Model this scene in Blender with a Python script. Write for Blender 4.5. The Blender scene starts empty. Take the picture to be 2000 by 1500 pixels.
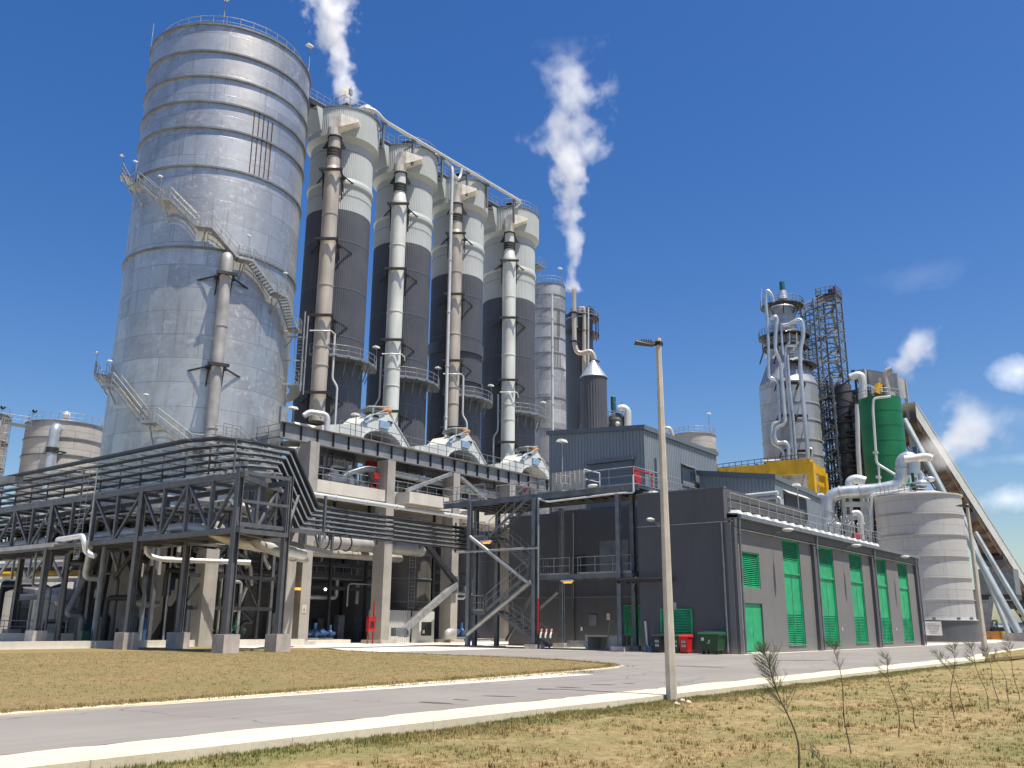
import bpy, math, random
from math import sin, cos, pi, sqrt, atan2, radians, degrees, hypot
from mathutils import Vector, Matrix

# ---------------------------------------------------------------- camera, world, sun
C = bpy.context.scene.collection
SC = bpy.context.scene
FOC, PITCH, ROLL, AZU, EYE = 1750.0, radians(15.05), radians(0.42), radians(37.9), 1.6
_r = Vector((1, 0, 0)); _f = Vector((0, cos(PITCH), sin(PITCH))); _u = Vector((0, -sin(PITCH), cos(PITCH)))
_R = cos(ROLL)*_r + sin(ROLL)*_u
_U = -sin(ROLL)*_r + cos(ROLL)*_u
# plant axes: X runs along the building's long wall, Y along its shaded end wall
_ex = Vector((sin(AZU), cos(AZU), 0)); _ey = Vector((-cos(AZU), sin(AZU), 0)); _ez = Vector((0, 0, 1))
def _pl(v): return Vector((v.dot(_ex), v.dot(_ey), v.dot(_ez)))
CR, CU, CF = _pl(_R), _pl(_U), _pl(_f)
EYEP = Vector((0, 0, EYE))
cam_d = bpy.data.cameras.new('camera'); cam = bpy.data.objects.new('camera', cam_d); C.objects.link(cam)
cam_d.sensor_width = 36; cam_d.lens = 36*FOC/2000; cam_d.clip_start = 0.1; cam_d.clip_end = 6000
cam.matrix_world = Matrix(((CR.x, CU.x, -CF.x, 0), (CR.y, CU.y, -CF.y, 0), (CR.z, CU.z, -CF.z, EYE), (0, 0, 0, 1)))
SC.camera = cam

SUN_EL = radians(70.5)
SUN_DIR = Vector((0.03, -1.0, 0)).normalized()*cos(SUN_EL) + Vector((0, 0, sin(SUN_EL)))
sun_d = bpy.data.lights.new('sun', 'SUN'); sun_d.energy = 5.0; sun_d.angle = radians(0.53); sun_d.color = (1.0, 0.935, 0.82)
sun = bpy.data.objects.new('sun', sun_d); C.objects.link(sun)
sun.rotation_euler = SUN_DIR.to_track_quat('Z', 'Y').to_euler(); sun.location = (0, -40, 90)

SC.view_settings.view_transform = 'Standard'; SC.view_settings.look = 'None'
SC.view_settings.exposure = 0.55; SC.view_settings.gamma = 1
SC.cycles.volume_bounces = 4
SC.cycles.volume_step_rate = 1.0
SC.cycles.max_bounces = 8

# ---- measuring helpers: sight lines of the survey camera onto real planes of the plant
def _ray(px, py): return CR*((px-1000)/FOC) + CU*((750-py)/FOC) + CF
def onX(px, py, x): d = _ray(px, py); return EYEP + d*(x/d.x)
def onY(px, py, y): d = _ray(px, py); return EYEP + d*(y/d.y)
def onZ(px, py, z=0.0): d = _ray(px, py); return EYEP + d*((z-EYE)/d.z)
def at(px, py, dist): d = _ray(px, py); return EYEP + d*(dist/hypot(d.x, d.y))
def zat(py, x, y):
    lo, hi = -5.0, 300.0
    for _ in range(50):
        m = (lo+hi)/2; d = Vector((x, y, m))-EYEP
        if 750-FOC*d.dot(CU)/d.dot(CF) > py: lo = m
        else: hi = m
    return lo
def circ(pl, pr, y, dist):
    a = _ray(pl, y); b = _ray(pr, y); al = atan2(a.y, a.x); ar = atan2(b.y, b.x)
    m = (al+ar)/2; h = abs(al-ar)/2
    return dist*cos(m), dist*sin(m), dist*sin(h)

# ---------------------------------------------------------------- materials
def nd(nt, t, **kw):
    n = nt.nodes.new(t)
    for k, v in kw.items(): setattr(n, k, v)
    return n
def mixc(nt, fac, a, b, mode='MIX'):
    m = nd(nt, 'ShaderNodeMix', data_type='RGBA', blend_type=mode)
    L = nt.links
    for s, v in ((0, fac), (6, a), (7, b)):
        if hasattr(v, 'is_output'): L.new(v, m.inputs[s])
        elif s == 0: m.inputs[0].default_value = v
        else: m.inputs[s].default_value = (*v, 1)
    return m.outputs[2]
def mathn(nt, op, a, b=None, c=None, clamp=False):
    m = nd(nt, 'ShaderNodeMath', operation=op); m.use_clamp = clamp
    for i, v in enumerate((a, b, c)):
        if v is None: continue
        if hasattr(v, 'is_output'): nt.links.new(v, m.inputs[i])
        else: m.inputs[i].default_value = v
    return m.outputs[0]
def noise(nt, vec, scale, detail=4, rough=0.55, dist=0.0):
    n = nd(nt, 'ShaderNodeTexNoise'); n.inputs['Scale'].default_value = scale; n.inputs['Detail'].default_value = detail
    n.inputs['Roughness'].default_value = rough; n.inputs['Distortion'].default_value = dist
    if vec is not None: nt.links.new(vec, n.inputs['Vector'])
    return n.outputs['Fac']
def ramp(nt, fac, lo, hi):
    m = nd(nt, 'ShaderNodeMapRange'); m.inputs[1].default_value = lo; m.inputs[2].default_value = hi
    nt.links.new(fac, m.inputs[0]); return m.outputs[0]
def scl(nt, vec, s):
    m = nd(nt, 'ShaderNodeMapping'); m.inputs['Scale'].default_value = s; nt.links.new(vec, m.inputs['Vector']); return m.outputs[0]
MAT = {}
def start(name):
    m = bpy.data.materials.new(name); m.use_nodes = True; nt = m.node_tree
    b = nt.nodes['Principled BSDF']; tc = nd(nt, 'ShaderNodeTexCoord')
    return m, nt, b, tc.outputs['Object']
def bump(nt, b, h, strength=0.3, dist=0.02):
    n = nd(nt, 'ShaderNodeBump'); n.inputs['Strength'].default_value = strength; n.inputs['Distance'].default_value = dist
    nt.links.new(h, n.inputs['Height']); nt.links.new(n.outputs[0], b.inputs['Normal'])
def simple(name, col, rough=0.6, metal=0.0, var=0.12, scale=0.8, streak=0.0, dirt=None, bmp=0.0, bscale=20):
    """paint or metal with blotches, optional vertical streaks of dirt"""
    m, nt, b, v = start(name)
    f1 = noise(nt, v, scale, 5)
    dk = tuple(c*(1-2*var) for c in col); lt = tuple(min(1, c*(1+1.2*var)) for c in col)
    c = mixc(nt, ramp(nt, f1, .3, .7), dk, lt)
    if streak:
        f2 = noise(nt, scl(nt, v, (1.6, 1.6, .09)), 1.5, 4, .6)
        c = mixc(nt, mathn(nt, 'MULTIPLY', ramp(nt, f2, .5, .78), streak), c, dirt or tuple(x*.45 for x in col))
    nt.links.new(c, b.inputs['Base Color'])
    b.inputs['Roughness'].default_value = rough; b.inputs['Metallic'].default_value = metal
    r = mathn(nt, 'ADD', mathn(nt, 'MULTIPLY', f1, .25), rough-.12)
    nt.links.new(r, b.inputs['Roughness'])
    if bmp: bump(nt, b, noise(nt, v, bscale, 4), bmp, .02)
    MAT[name] = m; return m
simple('galvanised', (.36, .37, .37), .5, .55, .15, 2)
simple('grey_steel', (.17, .19, .21), .5, .2, .15, 1.5, .3)
simple('rack_steel', (.115, .122, .135), .5, .15, .15, 1.2, .3, (.12, .085, .06))
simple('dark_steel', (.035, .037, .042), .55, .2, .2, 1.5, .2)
simple('black', (.02, .02, .022), .5)
simple('tray_metal', (.10, .105, .105), .45, .5, .2, 2)
simple('tray_lip', (.42, .43, .42), .4, .6, .15, 2)
simple('rust', (.22, .10, .05), .8, 0, .3, 3)
simple('white_paint', (.66, .66, .63), .45, 0, .05, .8, .25, (.42, .38, .33))
simple('pipe_white', (.62, .63, .62), .38, .25, .05, .8, .3, (.36, .33, .3))
simple('pipe_dull', (.40, .385, .36), .5, .2, .12, 1.2, .35)
simple('pipe_silver', (.56, .59, .61), .35, .6, .08, .8, .25)
simple('duct_beige', (.50, .445, .375), .42, .25, .08, .35, .55, (.30, .24, .19))
simple('duct_white', (.66, .67, .62), .42, .1, .06, .4, .35, (.40, .38, .33))
simple('duct_grey', (.33, .32, .30), .42, .45, .08, .5, .4)
simple('hood_metal', (.80, .75, .66), .42, .1, .12, 1.4, .55, (.48, .30, .14))
simple('girder_paint', (.26, .265, .27), .5, .15, .1, 1.2, .3, (.16, .12, .09))
simple('window_tint', (.30, .42, .55), .25, .1, .1, 2)
simple('concrete', (.37, .345, .31), .85, 0, .12, .5, .55, (.19, .17, .145), .25, 12)
simple('concrete_pale', (.62, .58, .50), .85, 0, .07, .5, .25, (.3, .28, .24), .2, 12)
simple('pedestal_concrete', (.46, .41, .37), .85, 0, .12, 1.5, .35, None, .3, 12)
simple('clad_light', (.44, .47, .465), .5, 0, .05, .25, .3, (.34, .33, .31))
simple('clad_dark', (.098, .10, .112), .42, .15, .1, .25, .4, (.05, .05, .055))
simple('clad_wall', (.235, .262, .285), .45, .15, .05, .3, .25)
simple('clad_blue_grey', (.13, .155, .18), .45, .15, .05, .3, .2)
simple('tank_grey', (.40, .395, .385), .5, .15, .05, .25, .35, (.27, .25, .235))
simple('far_tank', (.33, .31, .285), .5, .2, .08, .3, .4)
simple('dark_tank', (.10, .096, .09), .6, .2, .15, .5, .5)  # dark vessels and pipes; also paints the shade round the big silo foot
simple('green_paint', (.014, .36, .145), .5, 0, .15, 1.3, .5, (.03, .22, .11))
simple('green_tank', (.003, .145, .05), .42, 0, .15, .3, .5, (.003, .11, .04))
simple('green_bin', (.012, .065, .022), .45, 0, .1, 2)
simple('black_plastic', (.02, .02, .025), .45)
simple('red_plastic', (.62, .018, .02), .4, 0, .06, 2)
simple('red_paint', (.40, .02, .02), .45, 0, .15, 2)
simple('blue_paint', (.03, .09, .22), .45, 0, .15, 2)
simple('teal_motor', (.02, .10, .11), .5)
simple('green_motor', (.01, .07, .035), .5)
simple('yellow_paint', (.62, .36, .015), .45, 0, .12, .6, .4, (.35, .19, .02))
simple('orange_paint', (.45, .17, .03), .5)
simple('brown_steel', (.13, .088, .06), .8, 0, .3, .7, .7, (.06, .045, .035))
simple('beige_panel', (.58, .52, .43), .6, 0, .08, 1.5, .4)
simple('pole_concrete', (.52, .47, .39), .85, 0, .1, 2.0, .5, (.34, .29, .23), .25, 18)
simple('pipe_steel_blue', (.30, .345, .37), .45, .2, .1, .5, .3)
simple('sheet_pale', (.55, .56, .54), .5, .1, .06, .6, .3)
simple('sign_white', (.62, .60, .57), .6, 0, .06, 1)
simple('sign_ink', (.26, .25, .25), .7)
simple('paper_white', (.72, .72, .70), .7)
simple('rubber', (.025, .025, .025), .7)
simple('bark', (.12, .085, .055), .9, 0, .2, 8)
simple('needle_green', (.10, .135, .06), .8, 0, .25, 6)
simple('needle_dry', (.20, .125, .06), .85, 0, .2, 6)
simple('wood_pale', (.42, .36, .27), .8, 0, .15, 4)
simple('bird_feather', (.02, .02, .02), .7)
simple('tar', (.085, .08, .074), .8, 0, .25, 3)
def glass_blue():
    m, nt, b, v = start('jug_plastic'); b.inputs['Base Color'].default_value = (.12, .30, .48, 1)
    b.inputs['Roughness'].default_value = .12; b.inputs['Transmission Weight'].default_value = .65; MAT['jug_plastic'] = m
glass_blue()
def lampm(name, col, s):
    m, nt, b, v = start(name); b.inputs['Emission Color'].default_value = (*col, 1); b.inputs['Emission Strength'].default_value = s
    b.inputs['Base Color'].default_value = (*col, 1); MAT[name] = m
lampm('lamp_amber', (.9, .38, .06), .8); lampm('lamp_warm', (1, .78, .5), 4.0)

def cyl_coords(nt, v, radius):
    s = nd(nt, 'ShaderNodeSeparateXYZ'); nt.links.new(v, s.inputs[0])
    a = mathn(nt, 'ARCTAN2', s.outputs[1], s.outputs[0]); u = mathn(nt, 'MULTIPLY', a, radius)
    c = nd(nt, 'ShaderNodeCombineXYZ'); nt.links.new(u, c.inputs[0]); nt.links.new(s.outputs[2], c.inputs[1])
    return c.outputs[0], u, s.outputs[2]
def plate_steel(name, col, radius, pw=7.0, ph=2.2, metal=.55, rough=.42, patch=.5, seam=.02, ctr=.28, st=.5):
    """rolled steel plates round a tank: every plate its own tone, seams, mill scale and flakes"""
    m, nt, b, v = start(name); L = nt.links
    uv, u, z = cyl_coords(nt, v, radius)
    br = nd(nt, 'ShaderNodeTexBrick'); L.new(uv, br.inputs['Vector']); br.offset = .37
    br.inputs['Scale'].default_value = 1; br.inputs['Brick Width'].default_value = pw; br.inputs['Row Height'].default_value = ph
    br.inputs['Mortar Size'].default_value = seam; br.inputs['Mortar Smooth'].default_value = .3
    br.inputs['Color1'].default_value = (0, 0, 0, 1); br.inputs['Color2'].default_value = (1, 1, 1, 1); br.inputs['Mortar'].default_value = (.5, .5, .5, 1)
    dk = tuple(c*(1-ctr) for c in col); lt = tuple(min(1, c*(1+ctr)) for c in col)
    c = mixc(nt, br.outputs['Color'], dk, lt)
    n1 = noise(nt, scl(nt, uv, (.35, .12, 1)), 1.0, 6, .65, .6)
    c = mixc(nt, mathn(nt, 'MULTIPLY', ramp(nt, n1, .42, .62), .9*st), c, tuple(x*.50 for x in col[:2])+(col[2]*.60,))
    n4 = noise(nt, scl(nt, uv, (.55, .8, 1)), .9, 8, .72, 1.2)
    c = mixc(nt, mathn(nt, 'MULTIPLY', ramp(nt, n4, .50, .66), .7*st), c, (min(1, col[0]*1.35), min(1, col[1]*1.30), min(1, col[2]*1.2)))
    n8 = noise(nt, uv, .75, 8, .75, .8); c = mixc(nt, mathn(nt, 'MULTIPLY', ramp(nt, n8, .56, .64), .5*st), c, tuple(x*.45 for x in col))
    n2 = noise(nt, uv, 1.7, 8, .72, .4); n3 = noise(nt, uv, .16, 3)
    fl = mathn(nt, 'MULTIPLY', ramp(nt, n2, .54, .60), ramp(nt, n3, .44, .56))
    c = mixc(nt, mathn(nt, 'MULTIPLY', fl, patch), c, (.70, .70, .67))
    n5 = noise(nt, scl(nt, uv, (2.2, .10, 1)), 1.3, 5, .6)
    c = mixc(nt, mathn(nt, 'MULTIPLY', ramp(nt, n5, .56, .74), .35), c, (.10, .10, .105))
    c = mixc(nt, mathn(nt, 'MULTIPLY', br.outputs['Fac'], .75), c, tuple(x*.33 for x in col))
    L.new(c, b.inputs['Base Color']); b.inputs['Metallic'].default_value = metal
    r = mathn(nt, 'ADD', mathn(nt, 'MULTIPLY', n1, .35), rough-.17); L.new(r, b.inputs['Roughness'])
    bump(nt, b, mathn(nt, 'ADD', mathn(nt, 'MULTIPLY', noise(nt, uv, .5, 3), 1.0), mathn(nt, 'MULTIPLY', br.outputs['Fac'], -.15)), .35, .06)
    MAT[name] = m
plate_steel('silo_plate', (.57, .55, .50), 7.45, 8.2, 2.05, .80, .42, .85, .022, .16, .55)
plate_steel('rib_silo_plate', (.42, .42, .41), 3.2, 5.5, 2.2, .4, .45, .3)
plate_steel('digester_plate', (.44, .465, .48), 5, 4.0, 3.0, .5, .42, .2, .03, .12)
plate_steel('pale_tank_plate', (.45, .44, .425), 4.8, 6.0, 1.45, .1, .55, .1, .02, .05, .12)
plate_steel('far_tank_plate', (.46, .44, .41), 4.6, 6.0, 2.2, .1, .55, .1, .03, .08, .3)

def block_wall(name, col, bw=.4, bh=.2):
    m, nt, b, v = start(name); L = nt.links
    s = nd(nt, 'ShaderNodeSeparateXYZ'); L.new(v, s.inputs[0])
    u = mathn(nt, 'ADD', s.outputs[0], s.outputs[1]); cc = nd(nt, 'ShaderNodeCombineXYZ'); L.new(u, cc.inputs[0]); L.new(s.outputs[2], cc.inputs[1])
    br = nd(nt, 'ShaderNodeTexBrick'); L.new(cc.outputs[0], br.inputs['Vector']); br.inputs['Scale'].default_value = 1
    br.inputs['Brick Width'].default_value = bw; br.inputs['Row Height'].default_value = bh; br.inputs['Mortar Size'].default_value = .008
    br.inputs['Color1'].default_value = (0, 0, 0, 1); br.inputs['Color2'].default_value = (1, 1, 1, 1)
    c = mixc(nt, mathn(nt, 'MULTIPLY', br.outputs['Color'], .3), col, tuple(x*.82 for x in col))
    n1 = noise(nt, v, .35, 6, .6); c = mixc(nt, mathn(nt, 'MULTIPLY', ramp(nt, n1, .4, .7), .4), c, tuple(x*1.25 for x in col))
    n2 = noise(nt, scl(nt, v, (1, 1, .12)), 1.4, 4); c = mixc(nt, mathn(nt, 'MULTIPLY', ramp(nt, n2, .52, .75), .4), c, tuple(x*.7 for x in col))
    lo = mathn(nt, 'MULTIPLY', mathn(nt, 'SUBTRACT', 1, ramp(nt, s.outputs[2], 0, .9)), ramp(nt, noise(nt, v, 1.5, 5), .35, .6))
    c = mixc(nt, mathn(nt, 'MULTIPLY', lo, .35), c, (.22, .18, .14))
    c = mixc(nt, mathn(nt, 'MULTIPLY', br.outputs['Fac'], .3), c, tuple(x*.6 for x in col))
    L.new(c, b.inputs['Base Color']); b.inputs['Roughness'].default_value = .75
    bump(nt, b, mathn(nt, 'ADD', mathn(nt, 'MULTIPLY', br.outputs['Fac'], -1), mathn(nt, 'MULTIPLY', noise(nt, v, 14, 4), .8)), .4, .012)
    MAT[name] = m
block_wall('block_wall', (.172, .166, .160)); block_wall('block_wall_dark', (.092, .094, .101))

def road_mat():
    m, nt, b, v = start('asphalt'); L = nt.links
    n1 = noise(nt, v, .22, 5, .6); n2 = noise(nt, v, 26, 5, .7); n3 = noise(nt, scl(nt, v, (.07, .9, 1)), 1.3, 5, .6, .4)
    c = mixc(nt, ramp(nt, n1, .3, .7), (.195, .178, .160), (.255, .232, .206))
    c = mixc(nt, mathn(nt, 'MULTIPLY', ramp(nt, n3, .5, .72), .38), c, (.37, .34, .30))
    c = mixc(nt, mathn(nt, 'MULTIPLY', ramp(nt, n2, .35, .7), .35), c, (.16, .15, .14))
    n4 = noise(nt, scl(nt, v, (.5, 1.6, 1)), .9, 6, .7, .5)
    c = mixc(nt, mathn(nt, 'MULTIPLY', ramp(nt, n4, .66, .70), .55), c, (.12, .11, .10))
    vo = nd(nt, 'ShaderNodeTexVoronoi'); vo.feature = 'DISTANCE_TO_EDGE'; vo.inputs['Scale'].default_value = .16; ds = nd(nt, 'ShaderNodeVectorMath', operation='ADD'); n6 = nd(nt, 'ShaderNodeTexNoise'); n6.inputs['Scale'].default_value = .9; n6.inputs['Detail'].default_value = 6; L.new(v, n6.inputs['Vector']); L.new(v, ds.inputs[0]); L.new(n6.outputs['Color'], ds.inputs[1]); L.new(ds.outputs[0], vo.inputs['Vector'])
    c = mixc(nt, mathn(nt, 'MULTIPLY', mathn(nt, 'LESS_THAN', vo.outputs['Distance'], .0035), .55), c, (.07, .065, .06))
    n7 = noise(nt, scl(nt, v, (.12, 2.4, 1)), 1.0, 3); c = mixc(nt, mathn(nt, 'MULTIPLY', ramp(nt, n7, .55, .75), .25), c, (.15, .14, .13))
    L.new(c, b.inputs['Base Color']); b.inputs['Roughness'].default_value = .9; bump(nt, b, n2, .5, .012); MAT['asphalt'] = m
road_mat()
def apron_mat():
    m, nt, b, v = start('apron_concrete'); L = nt.links
    n1 = noise(nt, v, .5, 5, .6); n2 = noise(nt, v, 9, 6, .7)
    c = mixc(nt, ramp(nt, n1, .3, .7), (.58, .505, .355), (.68, .605, .45))
    c = mixc(nt, mathn(nt, 'MULTIPLY', ramp(nt, n2, .50, .72), .6), c, (.40, .35, .26))
    s = nd(nt, 'ShaderNodeSeparateXYZ'); L.new(v, s.inputs[0])
    j = mathn(nt, 'LESS_THAN', mathn(nt, 'FRACT', mathn(nt, 'DIVIDE', s.outputs[0], 3.0)), .006)
    c = mixc(nt, mathn(nt, 'MULTIPLY', j, .6), c, (.2, .18, .15))
    L.new(c, b.inputs['Base Color']); b.inputs['Roughness'].default_value = .88; bump(nt, b, n2, .35, .015); MAT['apron_concrete'] = m
apron_mat()
def soil(name, dry, tan_, green, gs, g_lo, g_hi, edge=None):
    m, nt, b, v = start(name); L = nt.links
    n1 = noise(nt, v, gs, 6, .65, .3); n2 = noise(nt, v, 5.5, 8, .75, .3); n3 = noise(nt, v, 40, 5, .7)
    c = mixc(nt, ramp(nt, n2, .42, .72), dry, tan_)
    c = mixc(nt, mathn(nt, 'MULTIPLY', ramp(nt, n1, g_lo, g_hi), .75), c, green)
    if edge:
        s = nd(nt, 'ShaderNodeSeparateXYZ'); L.new(v, s.inputs[0])
        e = mathn(nt, 'ADD', s.outputs[1], mathn(nt, 'MULTIPLY', noise(nt, v, 1.2, 4), 1.2))
        c = mixc(nt, mathn(nt, 'MULTIPLY', ramp(nt, e, edge[0], edge[1]), .8), c, edge[2])
    c = mixc(nt, mathn(nt, 'MULTIPLY', ramp(nt, n3, .45, .75), .4), c, tuple(x*.5 for x in dry))
    L.new(c, b.inputs['Base Color']); b.inputs['Roughness'].default_value = .95; bump(nt, b, mathn(nt, 'ADD', n2, mathn(nt, 'MULTIPLY', n3, .4)), .8, .06); MAT[name] = m
soil('near_soil', (.25, .175, .07), (.50, .385, .19), (.17, .165, .05), .55, .42, .62, (10.3, 11.3, (.20, .20, .065)))
soil('lawn_soil', (.21, .145, .06), (.36, .265, .12), (.18, .165, .045), .22, .42, .66)
soil('far_soil', (.34, .26, .17), (.42, .33, .22), (.14, .15, .06), .02, .45, .6)
def grass_mat(name, a, b_, g):
    m, nt, b, v = start(name); L = nt.links
    oi = noise(nt, v, 1.3, 4, .7); c = mixc(nt, ramp(nt, oi, .35, .65), a, b_)
    c = mixc(nt, mathn(nt, 'MULTIPLY', ramp(nt, noise(nt, v, .55, 6, .65, .3), .45, .66), .85), c, g)
    L.new(c, b.inputs['Base Color']); b.inputs['Roughness'].default_value = .9; MAT[name] = m
grass_mat('dry_grass', (.23, .155, .055), (.42, .31, .13), (.18, .185, .045))
grass_mat('fringe_grass', (.17, .17, .05), (.27, .25, .09), (.13, .16, .04))
grass_mat('lawn_grass', (.22, .155, .062), (.36, .27, .12), (.18, .17, .045))
# ---------------------------------------------------------------- mesh builder
ORG = {}
class MB:
    def __init__(s): s.v = []; s.f = []; s.sm = []
    def add(s, vs, fs, smooth=False):
        o = len(s.v); s.v += [tuple(p) for p in vs]; s.f += [tuple(i+o for i in f) for f in fs]; s.sm += [smooth]*len(fs); return s
    def box(s, x0, x1, y0, y1, z0, z1):
        vs = [(x0, y0, z0), (x1, y0, z0), (x1, y1, z0), (x0, y1, z0), (x0, y0, z1), (x1, y0, z1), (x1, y1, z1), (x0, y1, z1)]
        return s.add(vs, [(0, 3, 2, 1), (4, 5, 6, 7), (0, 1, 5, 4), (1, 2, 6, 5), (2, 3, 7, 6), (3, 0, 4, 7)])
    def cbox(s, c, dx, dy, dz): return s.box(c[0]-dx/2, c[0]+dx/2, c[1]-dy/2, c[1]+dy/2, c[2]-dz/2, c[2]+dz/2)
    def hexa(s, vs): return s.add(vs, [(0, 3, 2, 1), (4, 5, 6, 7), (0, 1, 5, 4), (1, 2, 6, 5), (2, 3, 7, 6), (3, 0, 4, 7)])
    def bar(s, a, b, w, h=None, up=(0, 0, 1)):
        a = Vector(a); b = Vector(b); h = h or w; d = (b-a)
        if d.length < 1e-6: return s
        d.normalize(); u = Vector(up)
        if abs(d.dot(u)) > .98: u = Vector((1, 0, 0))
        x = d.cross(u).normalized(); y = x.cross(d).normalized()
        q = [(-x*w/2-y*h/2), (x*w/2-y*h/2), (x*w/2+y*h/2), (-x*w/2+y*h/2)]
        return s.hexa([a+k for k in q]+[b+k for k in q])
    def ibeam(s, a, b, w, h, t=.03, up=(0, 0, 1)):
        a = Vector(a); b = Vector(b); d = (b-a).normalized(); u = Vector(up)
        if abs(d.dot(u)) > .98: u = Vector((0, 1, 0))
        x = d.cross(u).normalized(); y = x.cross(d).normalized()
        s.bar(a, b, t, h-2*t, up); s.bar(a+y*(h/2-t/2), b+y*(h/2-t/2), w, t, up); s.bar(a-y*(h/2-t/2), b-y*(h/2-t/2), w, t, up); return s
    def tube(s, pts, r, n=10, bend=0.0, caps=True, rads=None):
        P = [Vector(p) for p in pts]
        if bend and len(P) > 2:
            Q = [P[0]]
            for i in range(1, len(P)-1):
                a, b, c = P[i-1], P[i], P[i+1]; l1 = (a-b).length; l2 = (c-b).length; k = min(bend, l1*.48, l2*.48)
                p = b+(a-b).normalized()*k; q = b+(c-b).normalized()*k
                for j in range(6):
                    t = j/5; Q.append(p*(1-t)**2+b*2*t*(1-t)+q*t*t)
            Q.append(P[-1]); P = Q
        m = len(P); vs = []; prev = None
        for i, p in enumerate(P):
            d = (P[min(i+1, m-1)]-P[max(i-1, 0)]).normalized()
            if prev is None:
                u = Vector((0, 0, 1)) if abs(d.z) < .9 else Vector((1, 0, 0)); x = d.cross(u).normalized()
            else: x = (prev-d*prev.dot(d)).normalized()
            prev = x; y = d.cross(x); rr = rads[i] if rads else r
            vs += [p+(x*cos(2*pi*k/n)+y*sin(2*pi*k/n))*rr for k in range(n)]
        fs = [(i*n+k, i*n+(k+1) % n, (i+1)*n+(k+1) % n, (i+1)*n+k) for i in range(m-1) for k in range(n)]
        s.add(vs, fs, True)
        if caps: s.add(vs[:n], [tuple(range(n))[::-1]]); s.add(vs[-n:], [tuple(range(n))])
        return s
    def lathe(s, cx, cy, prof, n=48, rib=0.0, ribn=0, a0=0.0, a1=2*pi, sm=True):
        """profile [(r,z),...]; every segment has its own vertices so edges stay crisp"""
        full = abs(a1-a0-2*pi) < 1e-6; k = n if full else n+1
        for (r0, z0), (r1, z1) in zip(prof, prof[1:]):
            vs = []
            for r, z in ((r0, z0), (r1, z1)):
                for i in range(k):
                    a = a0+(a1-a0)*i/n; rr = r-(rib if (rib and i % 4 in (0, 1)) else 0) if r > 0 else 0
                    vs.append((cx+rr*cos(a), cy+rr*sin(a), z))
            s.add(vs, [(i, (i+1) % k, k+(i+1) % k, k+i) for i in range(n)], sm and not rib)
        return s
    def disc(s, cx, cy, z, r, n=48): return s.add([(cx+r*cos(2*pi*i/n), cy+r*sin(2*pi*i/n), z) for i in range(n)], [tuple(range(n))])
    def cyl(s, cx, cy, r, z0, z1, n=32): s.lathe(cx, cy, [(r, z0), (r, z1)], n); s.disc(cx, cy, z1, r, n); return s
    def hcyl(s, a, b, r, n=20): return s.tube([a, b], r, n)
    def ell(s, c, rx, ry, rz, n=14, m=8):
        vs = [(c[0]+rx*cos(2*pi*i/n)*sin(pi*j/m), c[1]+ry*sin(2*pi*i/n)*sin(pi*j/m), c[2]+rz*cos(pi*j/m)) for j in range(m+1) for i in range(n)]
        return s.add(vs, [(j*n+i, (j+1)*n+i, (j+1)*n+(i+1) % n, j*n+(i+1) % n) for j in range(m) for i in range(n)], True)
    def prism(s, poly, axis, lo, hi):
        """2-D polygon extruded along axis 'x','y' or 'z'"""
        f = {'x': lambda p, t: (t, p[0], p[1]), 'y': lambda p, t: (p[0], t, p[1]), 'z': lambda p, t: (p[0], p[1], t)}[axis]
        n = len(poly); vs = [f(p, lo) for p in poly]+[f(p, hi) for p in poly]
        return s.add(vs, [tuple(range(n))[::-1], tuple(range(n, 2*n))]+[(i, (i+1) % n, n+(i+1) % n, n+i) for i in range(n)])
    def build(s, name, mat, parent=None, recalc=False):
        me = bpy.data.meshes.new(name); o = Vector((0, 0, 0))
        if parent is not None: o = ORG[parent.name]
        me.from_pydata([(v[0]-o[0], v[1]-o[1], v[2]-o[2]) for v in s.v], [], s.f); me.validate()
        if len(me.polygons) == len(s.sm): me.polygons.foreach_set('use_smooth', s.sm)
        me.materials.append(MAT[mat]); me.update()
        if recalc:
            import bmesh
            bm = bmesh.new(); bm.from_mesh(me); bmesh.ops.recalc_face_normals(bm, faces=bm.faces); bm.to_mesh(me); bm.free()
        ob = bpy.data.objects.new(name, me); C.objects.link(ob); ORG[ob.name] = o.copy()
        if parent is not None: ob.parent = parent
        return ob
def tag(o, label=None, cat=None, group=None, kind=None):
    if label: o['label'] = label
    if cat: o['category'] = cat
    if group: o['group'] = group
    if kind: o['kind'] = kind
    return o
def thing(name, loc, label, cat, group=None):
    o = bpy.data.objects.new(name, None); C.objects.link(o); o.location = loc; o.empty_display_size = .2; ORG[o.name] = Vector(loc)
    return tag(o, label, cat, group)
def solo(mb, name, mat, label, cat, base, group=None, recalc=False):
    """a thing that is a single mesh, origin at its base"""
    ob = mb.build(name, mat, None, recalc); b = Vector(base)
    ob.data.transform(Matrix.Translation(-b)); ob.location = b; ORG[ob.name] = b
    return tag(ob, label, cat, group)
KIDS = {}
def copy_tree(o, loc, label, group=None):
    def rec(src, parent):
        c = src.copy(); C.objects.link(c)
        if parent is not None: c.parent = parent
        ORG[c.name] = Vector(loc)
        for ch in list(src.children): rec(ch, c)
        return c
    r = rec(o, None); r.location = loc; r['label'] = label
    if group: r['group'] = group
    return r
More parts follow.
